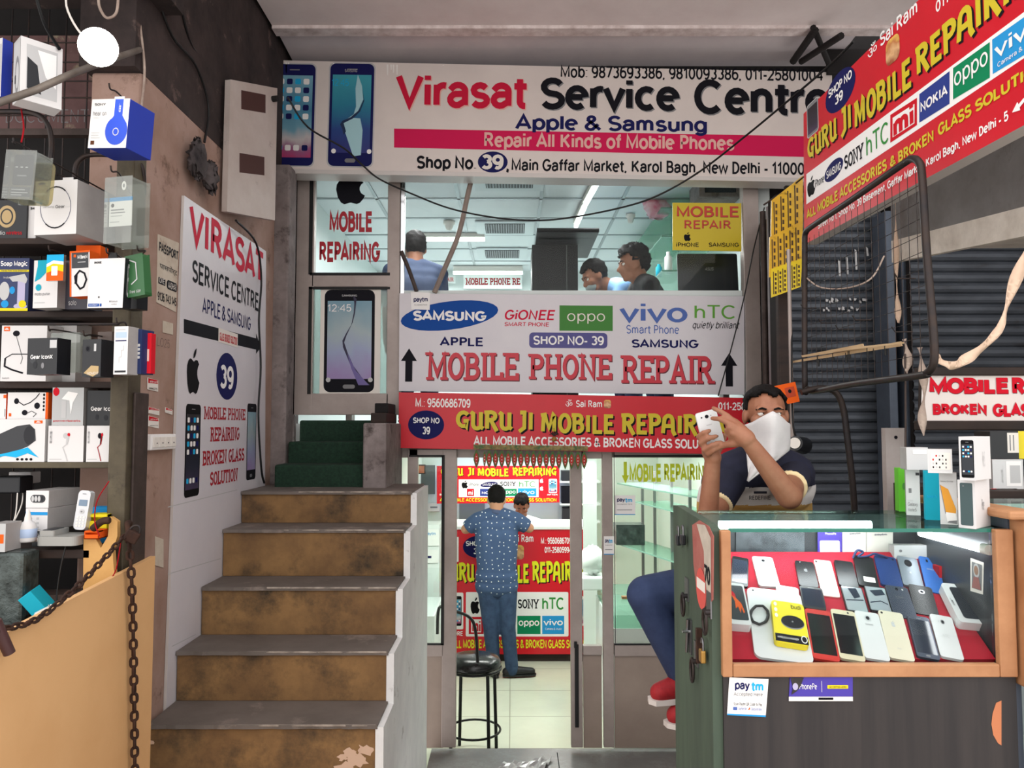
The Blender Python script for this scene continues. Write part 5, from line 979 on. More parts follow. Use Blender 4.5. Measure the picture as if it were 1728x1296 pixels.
# dark roof truss over the red sign
for k, (a, c, r) in enumerate((((1338, 104, 4.7), (1376, 50, 4.4), .022), ((1372, 46, 4.4), (1398, 106, 4.7), .018), ((1352, 104, 4.7), (1420, 60, 4.3), .02))):
    b = MB(); b.cyl(at(*a), at(*c), r, 'blackedge', 8); tag(b.build('roof_strut'), ['dark roof strut leaning towards the alley at the end of the long sign', 'dark roof strut leaning away from the alley over the red sign corner', 'dark roof strut lying flattest behind the red sign corner'][k], 'strut', 'dark struts under the balcony slab')
T = thing('ceiling_fan', 'white ceiling fan with only blade tips in view under the slab', 'fan', at(1350, -46, 3.7))
c_ = at(1350, -46, 3.7); b = MB(); b.cyl(c_ + Vector((0, 0, -.05)), c_ + Vector((0, 0, .06)), .09, 'offwhite', 20); b.build('motor', T); b = MB(); b.cyl(c_ + Vector((0, 0, .05)), (c_.x, c_.y, 3.97), .012, 'offwhite', 10); b.build('rod', T)
for tip in (at(1262, 18, 3.65), at(1405, -1, 3.6), at(1330, -150, 3.7)):
    d = tip - c_; d.z = 0; L_ = d.length; u = d.normalized(); v_ = Vector((-u.y, u.x, 0)); X = Matrix(((u.x, v_.x, 0, c_.x), (u.y, v_.y, 0, c_.y), (0, 0, 1, c_.z), (0, 0, 0, 1)))
    b = MB(); b.prism([(.08, -.03), (L_ * .4, -.05), (L_, -.05), (L_ + .03, 0), (L_, .05), (L_ * .4, .05), (.08, .03)], -.02, -.008, 'offwhite', X); b.build('blade', T, bevel=.004)
# --- open wire rack gate
GX = 1.15
T = thing('wire_rack', 'open wire mesh rack with a bent pipe frame hung below the red sign', 'rack', atx(1357, 655, GX))
q = [atx(1358, 400, GX), atx(1358, 640, GX), atx(1363, 656, GX), atx(1378, 660, GX), atx(1440, 648, GX), atx(1550, 634, GX), atx(1566, 628, GX), atx(1576, 610, GX), atx(1575, 560, GX), atx(1564, 430, GX), atx(1556, 300, GX), atx(1552, 276, GX), atx(1540, 268, GX), atx(1522, 278, GX), atx(1440, 335, GX), atx(1370, 382, GX), atx(1360, 392, GX), atx(1358, 400, GX)]
b = MB(); b.tube(smooth_path(q, 4), .011, 'bare_iron', 10); b.build('pipe_frame', T)
y0, y1 = q[9].y, q[0].y; zb, zt = q[4].z + .01, q[14].z
b = MB(); n_ = 19
for k in range(1, n_): Y = y0 + (y1 - y0) * k / n_; b.cyl((GX, Y, zb), (GX, Y, 2.33), .0011, 'bare_iron', 4)
for k in range(1, 12): z = zb + (2.33 - zb) * k / 12; b.cyl((GX + .002, y0, z), (GX + .002, y1, z), .0011, 'bare_iron', 4)
b.build('wire_mesh', T)
b = MB()
for x, y in ((1378, 520), (1410, 545), (1440, 556), (1470, 540), (1545, 470), (1540, 560)): a_ = atx(x, y, GX); b.tube([a_, a_ + Vector((-.05, 0, 0)), a_ + Vector((-.06, 0, .015))], .002, 'bare_iron', 5)
b.build('pegs', T)
mat('card_tan', (196, 168, 130), .7, c2=(176, 146, 108), scale=6)
GP = Plane((GX - .02, 2.5, 1.8), (0, -1, 0), (0, 0, 1))
for k, (pts, lb) in enumerate((([(1332, 610), (1520, 576), (1522, 584), (1334, 613)], 'tan cardboard header strip lowest on the wire rack'), ([(1352, 600), (1456, 580), (1458, 588), (1354, 603)], 'tan cardboard header strip in the middle of the wire rack'), ([(1402, 590), (1524, 577), (1524, 580), (1404, 594)], 'thin tan cardboard header strip uppermost on the wire rack'))):
    S = Flat('cardboard_strip', lb, 'cardboard', Plane((GX - .008 - .007 * k, 2.5, 1.8), (0, -1, 0), (0, 0, 1)), pts, .002, 'card_tan', group='cardboard strips on the wire rack')
    b = MB()
    for j in range(3):
        a_, c_ = pts[3], pts[2]; t_ = .25 + .25 * j; w_ = atx(a_[0] + (c_[0] - a_[0]) * t_, a_[1] + (c_[1] - a_[1]) * t_ - 3, GX - .006); b.cyl(w_, w_ + Vector((0, 0, -.035)), .0035, 'rubber', 6)
    b.build('hang_pegs', S.root)
def ribbon(name, label, pts, ws, Y, m, Yn=None, cat='ribbon'):
    b = MB(); P = smooth_path([at(x, y, Y if Yn is None else Y + (Yn - Y) * k / (len(pts) - 1)) for k, (x, y) in enumerate(pts)], 5); n = len(P); R = []
    for k, p_ in enumerate(P):
        t = k / (n - 1) * (len(ws) - 1); i = min(int(t), len(ws) - 2); w = (ws[i] + (ws[i + 1] - ws[i]) * (t - i)) * Y / 1300 / 2
        d = (P[min(k + 1, n - 1)] - P[max(k - 1, 0)]).normalized(); s_ = d.cross(Vector((0, 1, 0))).normalized() * w; nn = Vector((0, .0008, 0)); tw = Vector((0, .012 * math.sin(k * .7), 0))
        R.append([p_ - s_ - nn - tw, p_ + s_ - nn + tw, p_ + s_ + nn + tw, p_ - s_ + nn - tw])
    b.rings(R, m); return tag(b.build(name), label, cat)
mat('tape_beige', (226, 196, 172), .6, c2=(206, 176, 150), scale=8); mat('rag', (190, 172, 158), .8, c2=(140, 120, 110), scale=10)
ribbon('cloth_tape', 'long beige tape swooping from the white soffit to the wire rack', [(1742, 395), (1724, 445), (1702, 505), (1688, 552), (1658, 586), (1630, 606), (1608, 617), (1588, 610), (1574, 598)], [6, 14, 16, 7, 15, 15, 13, 13, 7], 2.2, 'tape_beige', 2.1)
ribbon('cloth_tape', 'pale tape hanging straight down in front of the grey posts', [(1511, 332), (1512, 400), (1513, 470), (1515, 520), (1516, 545)], [4, 5, 6, 7, 8], 3.27, 'tape_beige')
ribbon('cloth_rag', 'torn pale rag dangling below the corner of the wire rack', [(1552, 586), (1556, 620), (1560, 660), (1556, 700), (1559, 735)], [10, 9, 11, 8, 9], 2.25, 'rag', cat='rag')
ribbon('cloth_rag', 'knotted grey rag tied at the wire rack near the posts', [(1526, 572), (1532, 600), (1530, 626), (1536, 640)], [8, 12, 9, 4], 2.3, 'rag', cat='rag')
wire('hanging_wire', 'pale wire sagging between the wire rack and the soffit', [at(1360, 468, 3.0), at(1385, 485, 2.9), at(1430, 486, 2.8), at(1470, 470, 2.7), at(1492, 432, 2.7)], .003, 'rag', 'wire')
wire('hanging_wire', 'brown cord hanging straight below the wire rack corner', [at(1527, 576, 2.3), at(1528, 680, 2.3), at(1528, 760, 2.3)], .003, 'rustpipe', 'cord')
wire('bent_pipe', 'bent dark pipe arching down in front of the first shutter', [at(1352, 662, 2.9), at(1385, 655, 2.9), at(1410, 662, 2.9), at(1423, 690, 2.9), at(1430, 740, 2.9), at(1440, 830, 2.9), at(1443, 900, 2.9)], .012, 'bare_iron', 'pipe')
# yellow packet sheets
mat('packet_yellow', (212, 170, 50), .3, c2=(186, 142, 40), scale=9, c3=(96, 70, 24), scale3=14, thr=(.58, .66)); mat('packet_bright', (222, 196, 40), .3, c2=(204, 176, 30), scale=8); mat('packet_ink', (70, 50, 24), .5)
for k, (pts, m, rows, lb) in enumerate((([(1302, 338), (1355, 296), (1355, 380), (1301, 402)], 'packet_yellow', 4, 'topmost crinkled sheet of gold packets hanging by the red sign'), ([(1299, 400), (1355, 372), (1353, 452), (1298, 468)], 'packet_yellow', 5, 'middle sheet of gold packets hanging by the red sign'), ([(1301, 454), (1354, 436), (1351, 484), (1302, 502)], 'packet_bright', 6, 'bright yellow lowest sheet of packets hanging by the red sign'))):
    PP_ = facing(1300, 480, 3.3 - .0079 * k); S = Flat('packet_sheet', lb, 'packets', PP_, pts, .008, m, group='hanging sheets of yellow packets'); p = S.art(); x0, x1 = pts[0][0], pts[1][0]
    for r in range(rows):
        xa = x0 + 4 + (x1 - x0 - 6) * r / rows; yt = pts[0][1] + (pts[1][1] - pts[0][1]) * (xa - x0) / (x1 - x0) + 6; yb = pts[3][1] + (pts[2][1] - pts[3][1]) * (xa - x0) / (x1 - x0) - 4
        p.rect((xa, yb), (xa + .8, yt), 'packet_ink')
        for j in range(5): yy = yt + (yb - yt) * (j + .3) / 5; p.rect((xa + 2.5, yy + (yb - yt) * .12), (xa + 5.5, yy), 'packet_ink')
    p.done()
b = MB(); za_, zb_ = at(1300, 342, 3.304).z, at(1355, 302, 3.304).z; b.tube([(1.095, 3.304, za_ - .01), (1.236, 3.304, zb_ - .02), (1.238, 3.17, zb_ - .02)], .004, 'bare_iron', 6); tag(b.build('hanging_rail'), 'bent iron wire from the red sign carrying the packet sheets', 'rail')
C = Carton('camera_box', 'small orange box hanging behind the masked man', 1310, 652, 1350, 686, 3.0, .03, 'orange', cat='box', tilt=12); C.art([('o', .2, .5, .34, .72, 'ink'), ('r', .5, .3, .9, .8, mat('dark_orange', (176, 60, 24), .5)), ('o', .62, .5, .76, .7, 'ink')])
T = thing('bulb_holder', 'small black bulb holder with a white face hanging on a cord behind the masked man', 'holder', at(1350, 748, 3.0))
b = MB(); b.cyl(at(1342, 748, 2.97), at(1356, 752, 3.06), .028, 'carton_black', 16, .034); b.build('body', T); b = MB(); b.cyl(at(1341, 747.6, 2.964), at(1342.4, 748, 2.975), .021, 'offwhite', 16); b.build('face', T)
b = MB(); b.tube(smooth_path([at(1345, 742, 3.0), at(1338, 715, 3.0), at(1336, 640, 3.05), at(1336, 560, 3.1)]), .0035, 'rubber', 6); b.build('cord', T)
b = MB(); b.cyl((Xs(1336, 3.1), 3.1, 1.3), (Xs(1336, 3.1), 3.1, 2.32), .008, 'alu', 8); tag(b.build('conduit'), 'thin pale conduit running up behind the orange box', 'pipe')
# --- small white sign over the second counter
S = Flat('shop_sign', 'small white sign with red repair lettering over the second counter', 'sign', facing(1556, 714, 2.45), [(1556, 633), (1840, 628), (1840, 716), (1554, 712)], .02, 'flex_white', edge='darkwood')
p = S.art(); ds = ('ink', (.03, -.04))
for w, bl, tr in (('MOBILE', (1568, 666), (1700, 634)), ('REPAIR', (1708, 667), (1825, 633)), ('BROKEN', (1574, 702), (1664, 679)), ('GLASS', (1675, 703), (1752, 678))): p.text(w, bl, tr, 'signred', bold=.042, sh=(.03, -.03), shm='maroon')
p.done()
b = MB(); q = S.P.loc
for yt, yb in ((622, 634), (712, 726)): a, c = q(1550, yb), q(1850, yt - 2); b.mm((a[0], a[1], -.03), (c[0], c[1], .012), 'darkwood')
b.build('wooden_frame', S.root, world=False, bevel=.004)
# --- display counters
mat('green_wood', (76, 92, 76), .75, c2=(52, 62, 54), scale=5, stretch=(1, 1, .15), c3=(112, 124, 104), scale3=4, thr=(.56, .7), bump=.15)
mat('oak', (182, 132, 92), .55, c2=(156, 106, 70), scale=6, stretch=(1, 1, 1), c3=(96, 62, 42), scale3=5, thr=(.62, .74)); mat('laminate', (38, 35, 36), .5, c2=(52, 47, 46), scale=5, stretch=(6, 6, .25)); mat('bare_ply', (190, 118, 80), .8)
mat('velvet', (176, 20, 44), .9, c2=(154, 14, 36), scale=20); mat('counter_dark', (58, 62, 66), .3, c2=(38, 40, 44), scale=6)
mat('tube_glow', (250, 253, 255), emit=14.0)
CYF, CZ = 1.75, at(1400, 892, 1.75).z; CL, CR = Xs(1212, CYF), Xs(1694, CYF); CYB = 2.13
T = thing('display_counter', 'glass topped display counter full of phones with a wooden frame and dark front', 'counter', ((CL + CR) / 2, CYF, 0)); CT = T
zf0, zf1 = at(1400, 1139, CYF).z, at(1400, 1117, CYF).z
b = MB(); b.prism([(CYF, 0), (CYB + .02, 0), (CYB + .02, CZ + .012), (CYB - .03, CZ + .016), (CYF + .03, CZ + .006), (CYF, CZ - .002)], CL - .022, CL - .0, 'green_wood', XYZ); b.build('side_panel', T, bevel=.004)
b = MB(); b.mm((CR - .02, CYF + .02, 0), (CR, CYB + .02, CZ), 'counter_dark'); b.build('side_panel', T)
b = MB(); xl = Xs(1230, CYF - .018); b.mm((CL - .003, CYF - .018, zf0), (xl, CYF, CZ - .002), 'oak'); b.build('frame_stile', T, bevel=.003)
b = MB(); xr = Xs(1673, CYF - .018); b.mm((xr, CYF - .018, zf0), (CR, CYF, CZ), 'oak'); b.build('frame_stile', T, bevel=.003)
b = MB(); b.mm((xl + .0005, CYF - .018, zf0), (xr - .0005, CYF, zf1), 'oak'); b.build('frame_rail', T, bevel=.003)
b = MB(); b.mm((CL, CYF - .008, 0), (CR, CYF + .008, zf0), 'laminate'); b.build('front_panel', T)
pc = [(1690, 1182), (1681, 1186), (1675, 1204), (1673, 1222), (1676, 1240), (1684, 1254), (1690, 1258)]
b = MB(); b.add([at(x, y, CYF - .0086) for x, y in pc], [tuple(range(len(pc)))], 'bare_ply'); b.build('chipped_corner', T)
b = MB(); b.mm((CL + .001, CYF + .002, CZ - .008), (CR - .001, CYB, CZ), 'green_glass'); b.build('glass_top', T)
b = MB(); b.mm((xl, CYF - .0005, CZ - .0082), (xr, CYF + .0018, CZ + .0002), 'glass_edge'); b.build('glass_edge', T)
b = MB(); b.mm((xl, CYF + .004, zf1), (xr, CYF + .008, CZ - .009), 'clear_glass'); b.build('front_glass', T)
b = MB(); b.mm((CL, CYB - .012, zf0 - .1), (CR - .02, CYB, CZ - .009), 'counter_dark'); b.build('back_panel', T)
b = MB(); b.mm((CL, CYF + .01, zf0 - .02), (CR - .02, CYB - .012, zf0), 'darkwood'); b.build('inner_floor', T)
a, c = at(1210, 876, 2.04), at(1463, 876, 2.04); zt_ = CZ - .026; b = MB(); b.cyl((a.x, 2.02, zt_), (c.x, 2.02, zt_), .011, 'tube_glow', 14); b.build('tube_lamp', T)
area('counter_tube_light', ((a.x + c.x) / 2, 2.0, zt_ - .016), c.x - a.x, .03, .75, (0.35, 0, 0), (.9, .98, 1))
b = MB(); XR = CR - .034; b.cyl((XR, 2.06, CZ - .052), (XR, 1.80, CZ - .052), .009, 'tube_glow', 14); b.cyl((XR + .006, 1.80, CZ - .052), (XR + .006, 1.775, CZ - .052), .012, 'offwhite', 12); b.build('tube_lamp', T)
# hasps, bolt and torn paper on the green side
SXp = CL - .0225
SP_ = Plane((SXp, 1.9, 1), (0, -1, 0), (0, 0, 1))
def side_pt(x, y, out=0.0): p_ = atx(x, y, SXp); return p_ + Vector((-out, 0, 0))
for k, (x, y) in enumerate(((1160, 1012), (1198, 1040), (1176, 1122))):
    b = MB(); c_ = side_pt(x, y); b.mm((SXp - .003, c_.y - .018, c_.z - .002), (SXp, c_.y + .018, c_.z + .055), 'steel'); b.tube([c_ + Vector((-.012, .016 * math.cos(q_), -.012 + .028 * math.sin(q_))) for q_ in [math.pi * 2 * j / 12 for j in range(13)]], .0035, 'bare_iron', 8); b.cyl(c_ + Vector((0, -.012, .012)), c_ + Vector((-.014, -.012, .012)), .006, 'bare_iron', 8); b.build('hasp', T)
b = MB(); a_, c_ = side_pt(1166, 1045), side_pt(1164, 1100); b.cyl(a_ + Vector((-.008, 0, 0)), c_ + Vector((-.008, 0, 0)), .004, 'steel', 8); b.mm((SXp - .004, a_.y - .012, c_.z), (SXp, a_.y + .012, a_.z), 'steel'); b.cyl(a_ + Vector((-.004, 0, -.03)), a_ + Vector((-.022, 0, -.03)), .004, 'chrome', 8); b.build('bolt', T)
b = MB(); a_, c_ = side_pt(1183, 1060), side_pt(1184, 1118); b.mm((SXp - .012, c_.y - .008, c_.z), (SXp, a_.y + .006, a_.z), 'rust'); b.build('latch_bar', T)
def padlock(label, x, y, m, s=1.0):
    T_ = thing('padlock', label, 'padlock', side_pt(x, y, .015)); X = Matrix.Translation(side_pt(x, y, .012)) @ Matrix.Rotation(math.pi / 2, 4, 'Z'); b = MB(); b.mm((-.012 * s, -.006, -.026 * s), (.012 * s, .006, 0), m, X); b.build('body', T_, bevel=.003)
    b = MB(); b.tube([X @ Vector((.008 * s * math.cos(q_), 0, .012 * s + .010 * s * math.sin(q_))) for q_ in [math.pi * j / 8 for j in range(9)]] + [X @ Vector((-.008 * s, 0, -.002))], .0026, 'steel', 8); b.build('shackle', T_)
padlock('black padlock nearer the back corner on the green counter side', 1152, 903, 'carton_black'); padlock('black padlock nearer the wooden frame at the counter top', 1160, 902, 'carton_black')
padlock('brass padlock on the latch of the green counter side', 1194, 1096, mat('brass', (170, 130, 66), .35, .7), 1.1)
S = Flat('torn_poster', 'torn red and white poster peeling from the green counter side', 'poster', Plane((SXp - .001, 1.9, 1), (0, -1, 0), (0, 0, 1)), [(1168, 886), (1180, 878), (1196, 888), (1204, 905), (1203, 1012), (1195, 1022), (1186, 1024), (1176, 1000), (1170, 950)], .0012, mat('torn_red', (166, 104, 94), .8, c2=(150, 78, 72), scale=12))
p = S.art(); p.poly([(1176, 884), (1190, 886), (1200, 908), (1200, 1005), (1190, 1000), (1188, 930)], mat('torn_white', (196, 186, 172), .8, c2=(170, 160, 146), scale=14)); p.text('70', (1190, 982), (1199, 958), 'ink', bold=.02, z=2); p.oval((1176, 1020), (1192, 965), mat('torn_pink', (206, 84, 76), .7), 1); p.rect((1177, 990), (1191, 984), 'offwhite', 2); p.done()
# stickers on the front
S = Flat('payment_sticker', 'white payment sticker on the dark front of the display counter', 'sticker', facing(1228, 1209, CYF - .010, 1.5), [(1231, 1143), (1297, 1146), (1292, 1210), (1227, 1206)], .0012, 'white')
p = S.art(); p.text('pay', (1240, 1166), (1265, 1152), 'navy', bold=.015); p.text('tm', (1268, 1166), (1288, 1152), 'skyblue', bold=.02); p.text('Accepted Here', (1238, 1175), (1287, 1168), 'grey'); p.text('Scan Paytm QR Code to Pay', (1238, 1191), (1286, 1186), 'darkgrey'); p.rect((1237, 1198), (1244, 1193), 'vivoink', r=.2); p.poly([(1262, 1198), (1265, 1193), (1266, 1197)], 'orange')
p.text('Using Paytm Wallet', (1246, 1199), (1260, 1193), 'vivoink'); p.text('Directly into Bank', (1268, 1200), (1285, 1194), 'vivoink'); p.poly([(1227, 1204), (1292, 1207), (1292, 1210), (1227, 1206.5)], 'vivoblue'); p.done()
S = Flat('payment_sticker', 'torn purple payment sticker on the dark front of the display counter', 'sticker', facing(1331, 1184, CYF - .010), [(1333, 1143), (1439, 1142), (1439, 1183), (1331, 1182)], .0012, mat('sticker_purple', (70, 56, 158), .4))
p = S.art(); p.rect((1331, 1183), (1439, 1175.5), 'offwhite'); p.text('PhonePe', (1349, 1163), (1378, 1153), 'white'); p.rect((1386, 1168), (1386.8, 1149), 'lilac'); p.rect((1396, 1162), (1431, 1156), 'signyellow', r=.2); p.text('ACCEPTED HERE', (1399, 1160.5), (1428, 1157.5), 'ink', z=2); p.rect((1381, 1181), (1406, 1177), 'ink', r=.2); p.poly([(1333, 1143), (1356, 1143), (1350, 1158), (1344, 1166), (1335, 1172), (1338, 1160)], 'laminate', 2); p.oval((1337, 1164), (1346, 1152), 'lilac', 3); p.done()
# the sloping velvet board and the phones on it
va, vb = at(1300, 1117, 1.775), at(1300, 938, 2.07); VP = Plane(va, (1, 0, 0), vb - va)
def vplane(lift): return Plane(va + VP.n * lift, (1, 0, 0), vb - va)
def Z5(x, y): return (1140 + x * .3403, 840 + y * .3403)
T = thing('velvet_board', 'sloping red velvet display board inside the glass counter', 'board', va)
L0 = VP.loc(1300, 940)[1]; V1 = VP.loc(1400, 1041)[1]; V2 = VP.loc(1400, 996)[1]
b = MB(); xa, xb = CL + .004 - va.x, CR - .026 - va.x; q = lambda v, l: va + VP.v * v + VP.n * l
for v0, v1, l in ((0, V1, .009), (V1 + .0005, V2, .0045), (V2 + .0005, L0 + .02, .0)):
    A = [va + VP.u * x + VP.v * v + VP.n * (l - .02) for x, v in ((xa, v0), (xb, v0), (xb, v1), (xa, v1))]; Bq = [va + VP.u * x + VP.v * v + VP.n * l for x, v in ((xa, v0), (xb, v0), (xb, v1), (xa, v1))]
    b.hexa(A, Bq, 'velvet')
b.build('velvet', T)
b = MB(); z_ = zf0; b.mm((CL + .05, 1.9, z_), (CR - .08, 1.95, (va + VP.v * .16).z - .08), 'darkwood'); b.build('support', T)
LIFT = {0: .0, 1: .0045, 2: .009}
def phone(label, q4, row, body, art, thick=.0075, name='phone', group=None, edge=None, lift=None):
    PL = vplane(LIFT[row] if lift is None else lift); bl, br, tl, tr = [Vector(PL.loc(*Z5(*p_))) for p_ in q4]
    bc, tc_ = (bl + br) / 2, (tl + tr) / 2; ax = (tc_ - bc); h = ax.length; ax.normalize(); px_ = Vector((ax.y, -ax.x)); w = (abs((br - bl).dot(px_)) + abs((tr - tl).dot(px_))) / 2
    u3 = PL.u * px_.x + PL.v * px_.y; v3 = PL.u * ax.x + PL.v * ax.y; o3 = PL.o + PL.u * bc.x + PL.v * bc.y; n3 = PL.n
    X = Matrix(((u3.x, v3.x, n3.x, o3.x), (u3.y, v3.y, n3.y, o3.y), (u3.z, v3.z, n3.z, o3.z), (0, 0, 0, 1)))
    R = thing(name, label, 'phone' if name == 'phone' else 'box', X, group); b = MB(); b.prism(rrect(-w / 2, 0, w / 2, h, w * .13), .0003, thick, edge or body, m2=body); b.build('body', R, world=False, bevel=.0012)
    p = Print(R, lambda x, y: (x * w - w / 2, y * h), 'screen' if art and art[0][0] == 's' else 'back_print', z=.00025, base=thick)
    for it in art:
        k, a = it[0], it[1:]
        if k == 's': p.raw(rrect(-w * a[0], h * a[1], w * a[0], h * a[2], w * .03), a[3])
        elif k == 'r': p.rect((a[0], a[1]), (a[2], a[3]), a[4], it[6] if len(it) > 6 else .5, r=a[5] if len(a) > 5 else 0)
        elif k == 'o': p.oval((a[0], a[1]), (a[2], a[3]), a[4], a[5] if len(a) > 5 else .7)
        elif k == 'a': p.apple((a[0], a[1]), (a[2], a[3]), a[4], 1)
        elif k == 't': p.text(a[0], (a[1], a[2]), (a[3], a[4]), a[5], z=1)
        elif k == 'p': p.poly(a[0], a[1], 1.2)
    p.done(); return R
mat('screen_black', (16, 18, 24), .06, spec=.6); mat('screen_slate', (40, 46, 60), .08, spec=.6); mat('ph_black', (22, 23, 26), .3); mat('ph_white', (206, 206, 206), .3); mat('ph_gold', (214, 202, 172), .3, .2); mat('ph_champ', (222, 212, 190), .28, .15); mat('ph_slate', (62, 68, 84), .28, .3); mat('ph_blue', (36, 62, 120), .28, .3); mat('ph_bright', (48, 108, 190), .28, .3)
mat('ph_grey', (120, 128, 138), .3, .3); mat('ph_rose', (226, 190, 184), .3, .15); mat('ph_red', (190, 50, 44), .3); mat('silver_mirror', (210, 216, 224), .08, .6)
scr = lambda m='screen_black': ('s', .44, .1, .9, m)
lensring = lambda x=.5, y=.86, m='silver_plastic': [('o', x - .13, y - .065, x + .13, y + .065, m), ('o', x - .08, y - .04, x + .08, y + .04, 'ink', 1.2)]
appleback = lambda m: [('a', .4, .56, .6, .72, m), ('o', .06, .91, .18, .965, 'ink'), ('o', .24, .925, .3, .95, 'lightgrey')]
# back row
phone('black phone standing last in the back row by the counter side', ((283, 445), (345, 445), (268, 305), (372, 305)), 0, 'ph_black', [scr('screen_slate')])
phone('white phone back with a silver lens ring in the back row', ((415, 450), (515, 450), (375, 303), (478, 303)), 0, 'ph_white', lensring() + [('t', 'SAMSUNG', .36, .62, .64, .66, 'grey')])
phone('black phone back with a fruit emblem in the back row', ((615, 450), (705, 450), (587, 325), (680, 325)), 0, 'ph_black', appleback('grey'))
phone('rose coloured phone back with a fruit emblem in the back row', ((730, 500), (810, 500), (680, 320), (768, 320)), 0, 'ph_rose', appleback('lightgrey'))
phone('plain black phone right of the rose coloured phone', ((812, 450), (905, 450), (783, 323), (872, 323)), 0, 'ph_black', [('o', .08, .86, .22, .95, 'ink'), ('o', .36, .56, .64, .72, 'darkgrey')])
phone('black phone with a white label stuck near its bottom', ((910, 450), (1005, 450), (875, 300), (975, 300)), 0, 'ph_black', [('r', .3, .14, .86, .3, 'offwhite'), ('r', .34, .2, .8, .24, 'darkgrey', 0, 2), ('o', .1, .86, .2, .94, 'ink')])
phone('dark blue phone in the middle of the back row', ((1020, 448), (1125, 448), (980, 300), (1085, 300)), 0, 'ph_blue', [('o', .8, .88, .9, .95, 'ink')])
phone('grey phone back with a big round black lens', ((1130, 450), (1225, 450), (1093, 305), (1192, 305)), 0, 'ph_grey', [('o', .3, .66, .68, .9, 'ink'), ('o', .42, .74, .56, .83, 'darkgrey', 1.2), ('o', .45, .42, .56, .5, 'lightgrey')])
phone('bright blue phone at the far end of the back row', ((1250, 495), (1330, 470), (1200, 308), (1292, 305)), 0, 'ph_bright', [('o', .34, .84, .46, .93, 'ink'), ('t', 'SAMSUNG', .3, .62, .66, .67, 'lightgrey')])
# middle row
phone('dark phone with black screen next to the white tablet', ((632, 562), (745, 562), (612, 452), (722, 452)), 1, 'ph_black', [scr('screen_slate'), ('t', 'SAMSUNG', .36, .92, .64, .96, 'lightgrey')])
phone('phone with a mirror bright screen in the middle row, nearer the dark phone', ((850, 577), (955, 577), (815, 450), (918, 450)), 1, 'ph_black', [('s', .46, .04, .96, 'silver_mirror'), ('p', [(.3, .9), (.7, .94), (.8, .6), (.5, .5)], 'screen_slate'), ('p', [(.1, .4), (.9, .46), (.9, .5), (.1, .44)], 'screen_slate')])  # bright face and slate streaks are reflections put into the screen colours
phone('phone with a mirror bright screen in the middle row, nearer the slate phone', ((965, 577), (1072, 577), (932, 450), (1032, 450)), 1, 'ph_black', [('s', .46, .04, .96, 'silver_mirror'), ('p', [(.2, .8), (.8, .9), (.9, .7), (.4, .6)], 'screen_slate'), ('p', [(.1, .3), (.6, .4), (.9, .3), (.9, .34), (.6, .44), (.1, .34)], 'screen_slate')])  # painted reflections again, with other streaks
phone('slate blue phone back in the middle row', ((1085, 612), (1195, 605), (1035, 450), (1142, 448)), 1, 'ph_slate', [('o', .42, .85, .56, .95, 'ink'), ('t', 'SAMSUNG', .3, .62, .66, .67, 'grey'), ('o', .7, .87, .78, .93, 'lightgrey')])
phone('black phone back with a silver lens in the middle row', ((1190, 600), (1300, 585), (1150, 447), (1262, 445)), 1, 'ph_black', lensring(.52, .78, 'silver_mirror') + [('t', 'motorola', .5, .2, .58, .4, 'grey')])
phone('silver phone edge showing behind the white tablet', ((502, 520), (612, 520), (495, 450), (605, 450)), 1, 'silver_plastic', [('o', .3, .84, .34, .9, 'ink')])
# front row
phone('large white tablet lying at the end of the front row', ((395, 820), (680, 816), (350, 468), (612, 466)), 1, 'ph_white', [('o', .1, .94, .13, .965, 'ink'), ('r', .4, .16, .56, .18, 'lightgrey')], lift=.009)
phone('red edged phone with a black screen in the front row', ((680, 816), (812, 815), (638, 566), (762, 566)), 2, 'ph_red', [scr(), ('s', .44, .02, .1, 'ph_red')])
phone('gold edged phone with a black screen in the front row', ((816, 816), (936, 815), (764, 568), (884, 568)), 2, 'ph_gold', [scr(), ('o', .66, .93, .74, .97, 'ink')])
phone('white phone back with a round lens in the front row', ((940, 814), (1058, 813), (882, 578), (1000, 576)), 2, 'ph_white', lensring() + [('t', 'SAMSUNG', .34, .7, .66, .74, 'grey')])
phone('pale gold phone back with a fruit emblem in the front row', ((1062, 815), (1180, 813), (1000, 576), (1118, 574)), 2, 'ph_champ', [('a', .42, .66, .58, .8, 'lightgrey'), ('o', .08, .92, .18, .965, 'ink'), ('t', 'iPhone', .42, .2, .58, .23, 'lightgrey')])
phone('dark phone with rounded silver rim in the front row', ((1200, 808), (1305, 806), (1142, 598), (1250, 597)), 2, 'ph_slate', [scr('screen_slate'), ('r', .4, .03, .6, .07, 'grey', .4), ('t', 'SAMSUNG', .4, .92, .6, .95, 'lightgrey')])
phone('white phone back with grey lettering at the near end of the front row', ((1315, 808), (1424, 806), (1256, 595), (1362, 593)), 2, 'ph_white', [('o', .42, .78, .6, .89, 'grey'), ('o', .46, .8, .56, .87, 'ink', 1), ('o', .3, .82, .36, .86, 'lightgrey'), ('t', 'hTC', .36, .46, .64, .54, 'lightgrey')])
R = phone('white box with a dark phone picture lying at the near end of the counter', ((1395, 660), (1560, 655), (1305, 465), (1455, 458)), 2, 'ph_white', [('f',)], thick=.03, name='phone_box')
mat('phone_pic', (28, 34, 42), .3)
def lying(label, q4, lift, thick, face, arts, name='phone_box'):
    return phone(label, q4, 2, face, arts, thick=thick, name=name, lift=lift)
for ch in list(R.children):
    if ch.name.startswith('back_print'): bpy.data.objects.remove(ch)
bpy.data.objects.remove(R.children[0]); bpy.data.objects.remove(R)
